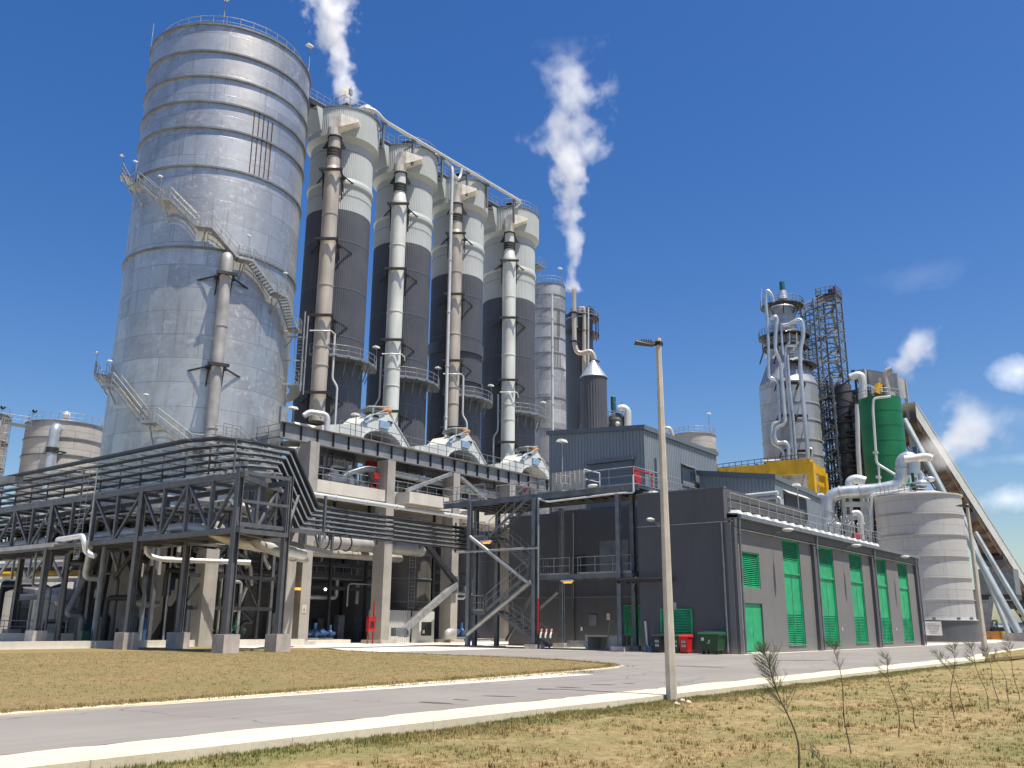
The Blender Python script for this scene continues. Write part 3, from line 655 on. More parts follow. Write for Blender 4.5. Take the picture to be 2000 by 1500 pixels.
# lower penthouse
ph = thing('roof_penthouse', (68.8, 27, 0), 'corrugated grey rooftop penthouse with a dark window and white pipe above the green doors', 'building')
zf2 = lambda x, y: 13.3-(x-68.8)*.045+(y-27)*.15
m = MB(); corr_box(m, 68.8, 79.4, 27, 33.5, 7.5, zf2); m.build('wall', 'clad_wall', ph)
m = MB(); m.hexa([(68.65, 26.85, zf2(68.8, 27)-.35), (79.6, 26.85, zf2(79.4, 27)-.35), (79.6, 33.7, zf2(79.4, 33.5)-.35), (68.65, 33.7, zf2(68.8, 33.5)-.35), (68.65, 26.85, zf2(68.8, 27)+.04), (79.6, 26.85, zf2(79.4, 27)+.04), (79.6, 33.7, zf2(79.4, 33.5)+.04), (68.65, 33.7, zf2(68.8, 33.5)+.04)]); m.build('roof', 'clad_blue_grey', ph)
m = MB(); m.box(70.6, 75.4, 26.92, 26.99, 10.2, 12.0); m.build('window', 'dark_steel', ph); m = MB(); m.hexa([(70.4, 26.6, 12.05), (75.6, 26.6, 12.05), (75.6, 26.99, 12.3), (70.4, 26.99, 12.3), (70.4, 26.6, 12.1), (75.6, 26.6, 12.1), (75.6, 26.99, 12.36), (70.4, 26.99, 12.36)]); m.build('window_hood', 'sheet_pale', ph)
m = MB(); m.tube([(68.3, 33, 11.7), (68.3, 26.6, 11.8)], .16, 8); m.tube([(68.45, 33, 11.35), (68.45, 26.8, 11.45), (68.6, 26.6, 11.4), (68.9, 26.6, 9.2), (80, 26.6, 9.2)], .13, 8, bend=.3); m.tube([(69.3, 26.7, 11.4), (69.5, 26.7, 9.5), (80, 26.4, 9.3)], .12, 8, bend=.3); m.build('vent_pipe', 'pipe_white', ph)
m = MB(); m.box(93.0, 101, 28.5, 34, 0, 10.3); solo(m, 'far_annex', 'clad_blue_grey', 'plain blue grey box building touching the pale tank behind the block building', 'building', (93, 28.5, 0))
floodlight((65.5, YB+.6, 8.6), 3.1, (0, 0), 'single floodlight on the roof edge above the first tall green door', 'floodlights on posts', 1.2, dx=-1)
floodlight((70.6, YB+.6, 8.6), 3.0, (0, 0), 'thin floodlight post in front of the penthouse window', 'floodlights on posts', 1.0, dx=-1)
def rings(par, x, y, r, zs, proud, half, mat, n=96):
    for z in zs: m = MB(); m.lathe(x, y, [(r-.01, z-half), (r+proud, z-half), (r+proud, z+half*.6), (r-.01, z+half)], n); m.build('stiffener_ring', mat, par)
# ---------------------------------------------------------------- big plate silo
cx, cy, R0 = 44.2, 69.8, 7.5
bs = thing('steel_silo', (cx, cy, 0), 'tallest and widest bare steel plate silo with a zigzag stair winding round it', 'silo')
m = MB(); m.lathe(cx, cy, [(R0, 0), (R0, 54.2)], 128); m.lathe(cx, cy, [(R0, 54.15), (6.9, 54.3), (0, 56.0)], 64); sh = m.build('shell', 'silo_plate', bs)
rings(bs, cx, cy, R0, (51.4, 48.8, 46.25, 43.7, 39.9, 32.3), .16, .10, 'grey_steel', 128)
m = MB(); m.lathe(cx, cy, [(R0, 54.1), (R0+.14, 54.1), (R0+.14, 54.28), (R0-.4, 54.3)], 128); m.build('top_rim', 'grey_steel', bs)
m = MB(); m.lathe(cx, cy, [(R0+.06, 0), (R0+.06, 8.6), (R0, 8.65)], 96); m.build('shade_skirt', 'dark_tank', bs)  # added dark ring: the shade on the silo foot put into its colour
m = MB()
for k, a in enumerate((255, 258.5, 262, 265.5, 269)):
    a = radians(a); x, y = cx+(R0+.04)*cos(a), cy+(R0+.04)*sin(a); m.bar((x, y, 46.1 if k < 3 else 45.8), (x, y, 40.1), .09, .05)
m.build('rust_strip', 'brown_steel', bs)
rail_mb(arc(cx, cy, 6.9, 0, 2*pi, 54.45, n=36), 1.1, 1.3, .028, toe=False).build('top_railing', 'galvanised', bs)
floodlight((cx-4.6, cy-5.0, 54.4), 3.0, parent=bs, s=1.4); floodlight((cx+5.2, cy-5.2, 54.4), 3.4, parent=bs, s=1.2)
m = MB(); a = radians(155); m.tube([(cx+7.6*cos(a), cy+7.6*sin(a), 53.5), (cx+7.6*cos(a), cy+7.6*sin(a), 57.2)], .04, 5); m.build('lightning_rod', 'galvanised', bs)
# zigzag stair round the shell: straight flights between small bracketed landings
def ppos(a, z, r=R0+.75): return Vector((cx+r*cos(radians(a)), cy+r*sin(radians(a)), z))
up = [(150, 41.0), (181, 38.3), (206, 36.2), (231, 33.8), (255, 31.5), (281, 29.4), (303, 27.2)]
lowr = [(150, 22.1), (181, 20.2), (213, 16.9), (240, 14.9), (262, 13.2)]
for pts in (up, lowr):
    for i, ((a0, z0), (a1, z1)) in enumerate(zip(pts, pts[1:])):
        p = ppos(a0+4, z0); q = ppos(a1-4, z1); side = Vector((cos(radians((a0+a1)/2)), sin(radians((a0+a1)/2)), 0))
        st, tr = stair_mb(q, p, .85, side); fl = st.build('stair_flight', 'galvanised', bs); tr.build('tread', 'galvanised', fl)
        o = side*.42
        rail_mb([q+o, p+o], 1.1, 1.2, .026, toe=False).build('handrail', 'galvanised', fl); rail_mb([q-o, p-o], 1.1, 1.2, .022, toe=False).build('handrail', 'galvanised', fl)
    for a0, z0 in pts:
        m = MB(); N = 4; vs = []
        for k in range(N+1):
            a = radians(a0-4.2+8.4*k/N)
            for rr in (R0+.25, R0+1.25):
                for dz in (-.12, 0): vs.append((cx+rr*cos(a), cy+rr*sin(a), z0+dz))
        fs = []
        for k in range(N):
            b = k*4; fs += [(b+1, b+3, b+7, b+5), (b, b+4, b+6, b+2), (b+2, b+6, b+7, b+3), (b, b+1, b+5, b+4)]
        m.add(vs, fs+[(0, 2, 3, 1), (4*N, 4*N+1, 4*N+3, 4*N+2)])
        a = radians(a0); q = ppos(a0, z0, R0+1.1); m.tube([q, ppos(a0, z0-1.6, R0+.05)], .07, 6); m.tube([q, ppos(a0, z0-.1, R0)], .07, 6)
        ld = m.build('landing', 'galvanised', bs)
        rail_mb([ppos(a0-4.2+8.4*k/4, z0, R0+1.2) for k in range(5)], 1.1, .7, .024).build('handrail', 'galvanised', ld)
for a0, z0 in ((183, 38.3), (204, 36.2), (256, 31.5), (283, 29.4), (150, 41), (183, 20.2), (150, 22.1), (211, 17)): floodlight(ppos(a0, z0, R0+1.2), 2.0, parent=bs, s=.65)
# steep flight at the right flank and the walkway round the back joining the two runs
p = ppos(306, 27.1, R0+1.1); q = ppos(309, 22.3, R0+1.1)
m = ladder_mb(q, p, .8, (cos(radians(307)), sin(radians(307)), 0)); m.build('stair_flight', 'galvanised', bs)
m = MB(); P = arc(cx, cy, R0+.75, radians(309), radians(510), 22.2, 22.1, 30)
for a, b in zip(P, P[1:]): m.bar(a, b, 1.0, .12)
wk = m.build('walkway', 'grey_steel', bs); rail_mb(arc(cx, cy, R0+1.25, radians(300), radians(512), 22.3, 22.2, 30), 1.1, 1.4, .026).build('handrail', 'galvanised', wk)
m = MB(); 
for z in (22.2, 24.4, 26.6): m.bar(ppos(303, z, R0), ppos(305, z, R0+1.7), .12); 
for a in (303.5, 311): m.bar(ppos(a, 21.5, R0+1.6), ppos(a, 29, R0+1.6), .1)
m.build('stair_frame', 'galvanised', bs)
# overflow pipe with two bracket frames
def duct_bracket(m, a, cxx, cyy, rs, rd, z, w=1.25, span=2.0):
    """dark clamp frame round a duct standing off a shell"""
    ca, sa = cos(a), sin(a); o = Vector((ca, sa, 0)); t = Vector((-sa, ca, 0)); c = Vector((cxx, cyy, z))
    P = lambda rr, tt, zz=0: c+o*rr+t*tt+Vector((0, 0, zz))
    for tt in (-w/2, w/2): m.bar(P(rs-.05, tt), P(rd+w*.55, tt), .16, .22); m.bar(P(rs, tt, -1.5), P(rd-.3, tt, -.1), .10)
    for rr in (rd-w*.52, rd+w*.52): m.bar(P(rr, -w/2-.25), P(rr, w/2+.25), .2, .26)
    for sgn in (-1, 1):
        e = c+Vector((cos(a+sgn*span/rs), sin(a+sgn*span/rs), 0))*rs
        m.bar(P(rd-.3, sgn*w/2, 0), e+Vector((0, 0, -.35)), .11)
a = radians(-114.9)
m = MB(); rp = R0+1.0; P = lambda r, z: (cx+r*cos(a), cy+r*sin(a), z)
m.tube([P(R0-.2, 31.5), P(rp, 31.5), P(rp, 29), P(rp, 8)], .48, 20, bend=.9)
for z in (29.5, 25.2, 21.2, 16.6): m.lathe(cx+rp*cos(a), cy+rp*sin(a), [(.48, z-.05), (.53, z-.05), (.53, z+.05), (.48, z+.05)], 20)
pp = m.build('overflow_pipe', 'pipe_dull', bs)
m = MB(); [duct_bracket(m, a, cx, cy, R0, rp, z, 1.2, 2.1) for z in (29.7, 21.8)]; m.build('bracket', 'dark_steel', pp)
m = MB(); m.bar((27.5, 74, 12.0), (36.6, 66, 12.0), .3, .5); m.box(27.3, 27.7, 73.8, 74.2, 11, 13.2); m.bar((27.5, 74, 12), (27.5, 74, 5), .25); m.build('side_beam', 'grey_steel', bs)

# ---------------------------------------------------------------- four clad towers in a row
DA = radians(218.4); DR = 4.6       # bearing and stand-off of the outer duct
def tower(X, Y, r, split, dmat, flare, bulge, label, crown_z=52.1, top=55.5, idx=0):
    t = thing('process_tower', (X, Y, 0), label, 'tower', 'two tone ribbed towers standing in a row')
    m = MB(); n = 400
    m.lathe(X, Y, [(r, 0), (r, split-.02)], n, rib=.035)
    for z in ((33.0, 34.4), (29.4, 29.6)) if bulge else (): m.lathe(X, Y, [(r, z[0]), (r+.22, z[0]), (r+.22, z[1]), (r, z[1])], n)
    m.build('dark_cladding', 'clad_dark', t)
    m = MB(); m.lathe(X, Y, [(r, split+.0), (r, crown_z)], n, rib=.035)
    m.lathe(X, Y, [(r+.16, 46.7), (r+.16, 47.0), (r+.05, 47.4)], n); m.lathe(X, Y, [(r, 46.55), (r+.16, 46.7)], n)
    m.build('pale_cladding', 'clad_light', t)
    m = MB(); rc = r*1.155
    m.lathe(X, Y, [(r-.02, crown_z-.55), (rc, crown_z)], n); m.lathe(X, Y, [(rc, crown_z), (rc, top)], 440, rib=.04); m.lathe(X, Y, [(rc, top), (0, top+.25)], 64)
    cr = m.build('crown', 'clad_light', t)
    m = MB(); m.lathe(X, Y, [(rc, top-.02), (rc+.08, top-.02), (rc+.08, top+.12), (rc-.1, top+.14)], 96); m.build('rim', 'grey_steel', cr)
    # seams every few metres
    for k in range(9): z = 9+k*5.2; m = MB(); m.lathe(X, Y, [(r+.005, z), (r+.02, z), (r+.02, z+.05), (r+.005, z+.05)], 64); m.build('seam', 'grey_steel', t)
    # box casing on the left of the crown
    m = MB(); a = radians(178); ca, sa = cos(a), sin(a); O = Vector((X, Y, 0)); o = Vector((ca, sa, 0)); tt = Vector((-sa, ca, 0))
    def B(rr, s, z): return O+o*rr+tt*s+Vector((0, 0, z))
    w = 1.05
    m.hexa([B(rc-1.2, -w, 52.2), B(rc+.02, -w, 52.9), B(rc+.02, w, 52.9), B(rc-1.2, w, 52.2), B(rc-1.2, -w, 55.4), B(rc+.75, -w, 55.4), B(rc+.75, w, 55.4), B(rc-1.2, w, 55.4)])
    m.build('casing', 'clad_light', t)
    # duct, hood, flange, brackets
    dx, dy = X+DR*cos(DA), Y+DR*sin(DA); rd = .80 if not flare else .86
    m = MB()
    if flare: m.lathe(dx, dy, [(rd, 20.5), (rd, 47.2), (rd*.98, 47.6), (.62, 48.9), (.60, 51.3)], 24)
    else: m.lathe(dx, dy, [(rd*.95, 20.5), (rd, 30), (rd, 47.3), (.68, 47.8), (.60, 51.3)], 24)
    for z in (23.2+2.9, 31.1+3.4, 39.3+3.0, 28.0): m.lathe(dx, dy, [(rd, z-.04), (rd+.05, z-.04), (rd+.05, z+.04), (rd, z+.04)], 24)
    d = m.build('duct', dmat, t)
    m = MB()
    for z in (49.1, 49.45, 49.8): m.lathe(dx, dy, [(.6, z-.15), (.74, z-.10), (.74, z+.10), (.6, z+.15)], 20)
    m.build('bellows', 'rubber', d)
    m = MB(); o = Vector((cos(DA), sin(DA), 0)); tt = Vector((-sin(DA), cos(DA), 0)); D0 = Vector((dx, dy, 0))
    def H(u, s, z): return D0+tt*s-o*u+Vector((0, 0, z))
    # wedge hood: narrow throat opening to a wide slot that sweeps to the right round the crown
    nn = 12; base = [(.60*cos(2*pi*k/nn), .60*sin(2*pi*k/nn)) for k in range(nn)]
    def sq(c_, s_): f = .62/max(abs(c_), abs(s_)); return c_*f, s_*f
    top_ = [sq(cos(2*pi*k/nn), sin(2*pi*k/nn)) for k in range(nn)]
    m.add([H(p_[1], p_[0], 51.3) for p_ in base]+[H(p_[1], p_[0], 52.3) for p_ in top_], [(k, (k+1) % nn, nn+(k+1) % nn, nn+k) for k in range(nn)])
    zt = 53.75; far = 1.5
    m.hexa([H(-.62, -.62, 52.3), H(-.62, .62, 52.3), H(far, .62, 52.3), H(far, -.62, 52.3), H(-.72, -.66, zt), H(-.72, .62, zt), H(far, .62, zt), H(far, -.66, zt)])
    m.add([H(-.62, .625, 52.35), H(far, .625, 52.35), H(-.72, .625, zt), H(far, .625, zt), H(.35, 2.35, zt-.02), H(far, 2.35, zt-.02), H(.35, 2.35, zt-.3), H(far, 2.35, zt-.3)], [(0, 6, 4, 2), (2, 4, 5, 3), (0, 1, 7, 6), (4, 6, 7, 5)])
    m.build('hood', 'hood_metal', d, recalc=True)
    m = MB(); m.lathe(dx, dy, [(.61, 51.2), (.76, 51.22), (.76, 51.34), (.61, 51.36)], 20); m.build('flange', 'dark_steel', d)
    for s in (-1, 1): m = MB(); m.add([H(0, s*.62, 51.2), H(.05, s*.62, 50.1), H(.05, s*1.25, 50.1), H(.12, s*.62, 51.2), H(.17, s*.62, 50.1), H(.17, s*1.25, 50.1)], [(0, 1, 2), (5, 4, 3), (0, 2, 5, 3), (1, 4, 5, 2)]); m.build('bracket', 'dark_steel', d)
    for z in (47.1, 39.3, 31.1, 23.2):
        m = MB(); duct_bracket(m, DA, X, Y, r, DR, z, 1.95, 2.3)
        for s in (-1, 1): m.bar(H(-.2, s*.98, z-.1), H(.7, s*.98, z-2.6), .10)
        m.build('bracket', 'dark_steel', d)
    m = MB(); m.tube([H(-rd-.1, k, 29.5) for k in (-1.05, 0, 1.05)]+[H(.2, 1.25, 29.5), H(.5, 1.25, 29.2)], .075, 6); m.build('spray_ring', 'pipe_white', d)
    m = MB(); s = 1 if idx in (0, 2) else -1
    m.tube([H(.1, s*1.25, 29.5), H(.2, s*1.25, 24.9), H(.3, s*1.75, 24.1), H(.3, s*1.75, 18)], .11, 8, bend=.3); m.build('small_pipe', 'pipe_white', d)
    # gallery at 27 m on the right flank
    m = MB(); P = arc(X, Y, r+.75, radians(205), radians(330), 27.2, n=8)
    for a_, b_ in zip(P, P[1:]): m.bar(a_, b_, 1.4, .14); m.bar((a_[0]*.88+X*.12, a_[1]*.88+Y*.12, 25.6), a_, .09)
    g = m.build('gallery', 'grey_steel', t)
    rail_mb(arc(X, Y, r+1.4, radians(205), radians(330), 27.3, n=8), 1.1, 1.3, .026).build('handrail', 'galvanised', g)
    e = Vector((X+(r+1.4)*cos(radians(326)), Y+(r+1.4)*sin(radians(326)), 27.3)); floodlight(e, 2.6, parent=g, s=1.2)
    # top gallery: rails and dark machinery
    m = MB(); m.box(X-2.2, X+2.0, Y-2.2, Y+2.2, top+.7, top+.85)
    for sx in (-2, 2):
        for sy in (-2, 2): m.bar((X+sx, Y+sy, top), (X+sx, Y+sy, top+.7), .15)
    m.box(X-1.1, X+.2, Y-1.4, Y-.2, top+.86, top+1.9); m.box(X+.5, X+1.4, Y-1.8, Y-.9, top+.86, top+1.5)
    mc = m.build('top_deck', 'dark_steel', t)
    rail_mb([(X-2.2, Y-2.2, top+.85), (X+2.0, Y-2.2, top+.85), (X+2.0, Y+2.2, top+.85), (X-2.2, Y+2.2, top+.85), (X-2.2, Y-2.2, top+.85)], 1.1, 1.1, .03, toe=False).build('handrail', 'galvanised', mc)
    rail_mb(arc(X, Y, rc-.1, radians(210), radians(365), top+.1, n=12), 1.1, 1.3, .028, toe=False).build('rim_railing', 'galvanised', t)
    return t
SX = [(59.0, 70, 3.42), (68.85, 70, 3.34), (78.6, 70, 3.22), (89.1, 70, 3.50)]
tower(*SX[0], 43.7, 'duct_beige', False, False, 'ribbed two tone tower nearest the big steel silo, with a beige duct', idx=0)
tower(*SX[1], 43.5, 'duct_white', True, False, 'second ribbed tower from the big silo, with a greenish white duct', idx=1)
tower(*SX[2], 42.9, 'duct_beige', False, True, 'ribbed tower with a bulging ring and a thin white pipe in front', idx=2)
tower(*SX[3], 42.9, 'duct_white', True, False, 'last ribbed tower of the row, beside the lower bare steel silo', idx=3)
# first tower's fume vent
v = thing('vent_stack', (60.6, 69.2, 55.7), 'short silver mushroom vent with steam on top of the nearest ribbed tower', 'vent')
m = MB(); m.tube([(60.6, 69.2, 55.7), (60.6, 69.2, 56.6), (61.0, 68.7, 57.6)], .42, 14); m.build('pipe', 'pipe_silver', v); m = MB(); m.ell((61.0, 68.7, 58.0), .85, .85, .5, 16, 8); m.lathe(61.0, 68.7, [(.8, 57.4), (.86, 57.9)], 16); m.build('cap', 'pipe_white', v)
m = MB(); m.ell((57.3, 68.2, 58.3), .16, .16, .2, 8, 6); solo(m, 'warning_beacon', 'lamp_amber', 'small lit amber beacon on top of the nearest ribbed tower', 'beacon', (57.3, 68.2, 58.1))
m = MB(); m.tube([(57.3, 68.2, 56.4), (57.3, 68.2, 58.1)], .03, 5); m.tube([(58.4, 68.6, 56.4), (58.4, 68.6, 59.6)], .05, 5); m.box(58.2, 58.6, 68.5, 68.7, 58.6, 59.3); solo(m, 'antenna_mast', 'galvanised', 'thin masts beside the amber beacon on the nearest ribbed tower', 'mast', (58.4, 68.6, 56.4))
# link bridge between tower tops
for i, (a, b) in enumerate(((51.2, 55.4), (62.6, 65.2), (72.4, 75.2), (82.0, 85.6))):
    t = thing('link_bridge', (a, 70, 55.6), ['dark steel bridge from the big silo to the nearest ribbed tower', 'dark steel bridge joining the tops of the first and second ribbed towers', 'dark steel bridge joining the tops of the second and third ribbed towers', 'dark steel bridge joining the tops of the third and last ribbed towers'][i], 'bridge', 'bridges between tower tops')
    m = MB(); m.box(a-.8, b+.8, 69.2, 70.6, 55.7, 55.95); m.bar((a-.8, 69.2, 55.5), (b+.8, 69.2, 55.5), .12, .35); m.bar((a-.8, 69.2, 54.0), (b+.5, 69.2, 55.4), .1); m.build('deck', 'dark_steel', t)
    rail_mb([(a-.8, 69.2, 55.95), (b+.8, 69.2, 55.95)], 1.1, 1.0, .03).build('handrail', 'galvanised', t); rail_mb([(a-.8, 70.6, 55.95), (b+.8, 70.6, 55.95)], 1.1, 1.0, .03).build('handrail', 'galvanised', t)
# white pipeline along the tower tops, with drop pipe
tp = thing('top_pipeline', (60.8, 66, 52), 'white pipeline running along in front of the tower tops with a long thin drop pipe', 'pipeline')
m = MB(); m.tube([(58.6, 68.2, 55.6), (58.6, 67.2, 56.6), (60.0, 66.2, 56.6), (61.2, 66, 55.75), (86.2, 66, 55.95), (86.6, 66.3, 55.95), (86.6, 67.4, 55.2)], .21, 12, bend=.7); m.build('main_pipe', 'pipe_white', tp)
m = MB(); m.tube([(70.2, 67.5, 55.4), (70.2, 66.6, 55.9), (71.0, 66.2, 55.7), (72.8, 66.2, 55.3), (72.75, 66, 54.5), (72.75, 66, 18)], .19, 12, bend=.6)
for z in (49, 43, 36.5, 30, 24): m.lathe(72.75, 66, [(.19, z-.06), (.25, z-.06), (.25, z+.06), (.19, z+.06)], 12)
m.tube([(72.8, 66, 54.2), (73.8, 66, 53.8), (74.3, 66, 54.6), (74.4, 66, 55.7)], .17, 10, bend=.5); m.build('drop_pipe', 'pipe_white', tp)
for x in (61.3, 66.0, 71.0, 75.6, 79.5, 85.0):
    m = MB(); m.bar((x, 66.1, 52.4), (x, 66.1, 55.6), .2, .25); m.bar((x-.4, 66, 55.5), (x+.4, 66, 55.5), .12, .16); m.bar((x, 66.1, 54.8), (x, 67.6, 54.8), .12); m.build('support', 'grey_steel', tp)

# ---------------------------------------------------------------- silos and vessels further back
x, y, r = 115.0, 81.9, 2.70
x, y = 108.5, 77.3; r = 2.62
t = thing('ringed_silo', (x, y, 0), 'lower bare steel silo with close rings just right of the last ribbed tower', 'silo')
m = MB(); m.lathe(x, y, [(r, 0), (r, 53.1), (0, 54)], 96); m.build('shell', 'rib_silo_plate', t)
rings(t, x, y, r, (53.1, 51.2, 48.9, 46.5, 44.2, 41.8, 39.4, 34.7, 29.9, 24.8, 20), .09, .06, 'grey_steel', 96)
m = MB()
for a, z0, z1 in [(228+k*6, 39.6, 41.6) for k in range(6)]+[(236+k*5, 42, 44) for k in range(4)]+[(246+k*5, 44.4, 48.6) for k in range(3)]:
    a = radians(a); m.bar((x+(r+.03)*cos(a), y+(r+.03)*sin(a), z0), (x+(r+.03)*cos(a), y+(r+.03)*sin(a), z1), .06, .06)
m.build('rust_strip', 'brown_steel', t); rail_mb(arc(x, y, r-.1, 0, 2*pi, 53.2, n=24), 1.1, 1.3, .03, toe=False).build('top_railing', 'galvanised', t); floodlight((x+.4, y-2, 53.2), 2.8, parent=t, s=1.2)
m = MB(); m.tube([(94.6, 66.8, 3), (94.6, 66.8, 45.5)], .17, 10)
for z in range(6, 45, 4): m.lathe(94.6, 66.8, [(.17, z-.06), (.24, z-.06), (.24, z+.06), (.17, z+.06)], 10)
solo(m, 'riser_pipe', 'pipe_white', 'thin white riser pipe between the last ribbed tower and the lower steel silo', 'pipe', (94.6, 66.8, 3))
m = MB(); m.tube([(93.4, 68.8, 44), (93.4, 68.8, 50.6)], .03, 5)
t = thing('caged_ladder', (93.2, 68.5, 39), 'caged ladder and little landing on the right edge of the last ribbed tower', 'ladder')
ladder_mb((93.2, 68.4, 40), (93.2, 68.4, 50.5), .6, cage=True).build('ladder', 'galvanised', t); m = MB(); m.box(92.4, 94.2, 67.6, 69.2, 49.3, 49.45); m.build('landing', 'grey_steel', t); rail_mb([(92.4, 67.6, 49.45), (94.2, 67.6, 49.45), (94.2, 69.2, 49.45)], 1.1, .8, .03).build('handrail', 'galvanised', t)
# dark vessel with steaming stack
x, y, r = 125.2, 82.6, 2.4
t = thing('dark_vessel', (x, y, 0), 'dark clad vessel with a railed top and a tall thin steaming stack', 'vessel')
m = MB(); m.lathe(x, y, [(r, 0), (r, 53.4), (0, 54)], 120, rib=.04); m.build('shell', 'clad_dark', t)
m = MB()
for z in (53.6, 50.6, 28.4):
    P = arc(x, y, r+.6, radians(150), radians(400), z, n=12)
    for a_, b_ in zip(P, P[1:]): m.bar(a_, b_, 1.1, .12)
for k in range(12):
    a = radians(150+k*20); m.bar((x+(r+1)*cos(a), y+(r+1)*sin(a), 50), (x+(r+1)*cos(a), y+(r+1)*sin(a), 54.6), .08)
for z0 in (4, 8, 12, 16, 20, 24): 
    for s in (0, 1): m.bar((x-3.2, y-1.4, z0), (x-1.2+s*3, y-2.9, z0+4), .14)
    m.bar((x-3.3, y-1.5, z0), (x+1.8, y-3.2, z0), .16)
m.box(x-1.2, x+.2, y-3, y-1.8, 53.7, 55.2)
g = m.build('gallery', 'dark_steel', t); rail_mb(arc(x, y, r+1.1, radians(150), radians(400), 53.7, n=12), 1.1, 1.3, .035).build('handrail', 'galvanised', g); rail_mb(arc(x, y, r+1.1, radians(200), radians(300), 28.5, n=12), 1.1, 1.3, .035).build('handrail', 'galvanised', g)
q = [at(px, py, 146) for px, py in ((1121, 561), (1121, 610), (1122, 672), (1128, 692), (1154, 685), (1161, 697), (1161, 708))]
m = MB(); m.tube(q, .40, 14, bend=1.6); st = m.build('stack', 'duct_beige', t)
for px, py in ((1121, 612), (1122, 668), (1161, 706)): m = MB(); m.cbox(at(px, py, 146), 1.3, 1.3, .22); m.build('clamp', 'dark_steel', st)
m = MB(); m.tube([at(px, py, 147) for px, py in ((1131, 612), (1135, 602), (1141, 603), (1141, 650), (1141, 740))], .36, 12, bend=1.0); m.build('side_duct', 'duct_beige', t)
m = MB(); m.tube([at(px, py, 147) for px, py in ((1149, 600), (1149, 720))], .16, 8); m.tube([at(px, py, 147) for px, py in ((1127, 606), (1127, 640))], .14, 8); m.build('small_pipe', 'pipe_white', t)
x, y = at(1160, 780, 140).xy; r = 2.12
t = thing('cone_top_silo', (x, y, 0), 'dark ribbed silo with a shiny cone top under the bent steam stack', 'silo')
m = MB(); zs = zat(738, x, y); za = zat(707, x, y); m.lathe(x, y, [(r, 0), (r, zs)], 120, rib=.05); m.build('shell', 'clad_dark', t)
m = MB(); m.lathe(x, y, [(r+.12, zs-.15), (r+.12, zs), (.45, za), (.3, za+.2)], 40, sm=False); m.build('cone', 'pipe_silver', t)
x, y = at(1204, 810, 150).xy
t = thing('small_vessel', (x, y, 0), 'small dark domed vessel with teal motor and fat white pipe behind the rooftop building', 'vessel')
m = MB(); z = zat(822, x, y); m.lathe(x, y, [(1.5, 0), (1.5, z), (1.2, z+.9), (0, z+1.6)], 40); m.build('shell', 'dark_tank', t)
m = MB(); p = at(1198, 788, 150); m.lathe(p.x, p.y, [(.45, p.z-1.6), (.45, p.z+1.1), (.3, p.z+1.3), (0, p.z+1.35)], 12); m.build('motor', 'teal_motor', t)
m = MB(); m.tube([at(px, py, 149) for px, py in ((1208, 799), (1217, 796), (1226, 802), (1226, 838))], .62, 14, bend=.9); m.build('pipe', 'pipe_white', t)
m = MB(); [m.bar(at(a, b, 149), at(c, d, 149), .1) for a, b, c, d in ((1188, 812, 1222, 812), (1188, 803, 1222, 803), (1200, 785, 1214, 800), (1188, 800, 1188, 835), (1215, 785, 1215, 835), (1193, 800, 1205, 812), (1205, 800, 1193, 820), (1188, 826, 1222, 826))]; m.build('frame', 'galvanised', t)
m = MB(); p = at(1206, 828, 148.5); m.ell(p, .42, .42, .42); m.build('gauge', 'sheet_pale', t)
x, y, r = circ(1312, 1399, 870, 150)
t = thing('far_round_tank', (x, y, 0), 'round pale tank showing over the right end of the rooftop building', 'tank')
m = MB(); z = zat(853, x, y); m.lathe(x, y, [(r, 0), (r, z), (0, z+.9)], 72); m.build('shell', 'far_tank_plate', t)
rings(t, x, y, r, [z-2.5*k for k in range(5)], .14, .09, 'far_tank', 72); rail_mb(arc(x, y, r-.1, 0, 2*pi, z, n=24), 1.1, 1.4, .035, toe=False).build('top_railing', 'galvanised', t); floodlight((x+2, y-2, z), 4.0, parent=t, s=1.3)
m = MB(); m.tube([at(px, py, 132) for px, py in ((1288, 845), (1296, 836), (1309, 836), (1314, 852))], .30, 10, bend=.6); solo(m, 'vent_pipe', 'duct_beige', 'small gooseneck pipe over the roof right of the near lamp post', 'pipe', at(1314, 852, 132))

# ---------------------------------------------------------------- tanks far left
x, y, r = circ(47, 207, 850, 125)
t = thing('left_tank', (x, y, 0), 'squat ringed tank behind the pipe rack at the far left', 'tank')
m = MB(); z = zat(836, x, y); zr = z; m.lathe(x, y, [(r, 0), (r, z), (r-.1, z+.1), (0, z+1.1)], 96); m.build('shell', 'far_tank_plate', t)
rings(t, x, y, r, [z]+[zat(k, x, y)+.2 for k in (870, 902, 938)], .13, .09, 'grey_steel', 96)
rail_mb(arc(x, y, r-.2, 0, 2*pi, z, n=28), 1.1, 1.5, .03, toe=False).build('top_railing', 'galvanised', t)
m = MB(); m.ell((x-.5, y-.5, z+1.5), .5, .5, .5, 14, 8); m.build('vent', 'sheet_pale', t)
a = radians(-128); m = MB(); m.tube([(x+(r-.3)*cos(a), y+(r-.3)*sin(a), zat(852, x, y)), (x+(r+.9)*cos(a), y+(r+.9)*sin(a), zat(852, x, y)), (x+(r+.9)*cos(a), y+(r+.9)*sin(a), 6)], .62, 14, bend=1.3); p = m.build('overflow_pipe', 'pipe_silver', t)
m = MB(); z = zat(895, x, y); m.lathe(x+(r+.9)*cos(a), y+(r+.9)*sin(a), [(.64, z-.35), (.72, z-.3), (.72, z+.3), (.64, z+.35)], 14); m.bar((x+(r-.1)*cos(a+.3), y+(r-.1)*sin(a+.3), z), (x+(r+.9)*cos(a), y+(r+.9)*sin(a), z), .16); m.build('clamp', 'dark_steel', p)
x2, y2 = at(-64, 880, 125).xy
t = thing('edge_tank', (x2, y2, 0), 'tank cut off by the left edge of the view, with a rusty rim', 'tank')
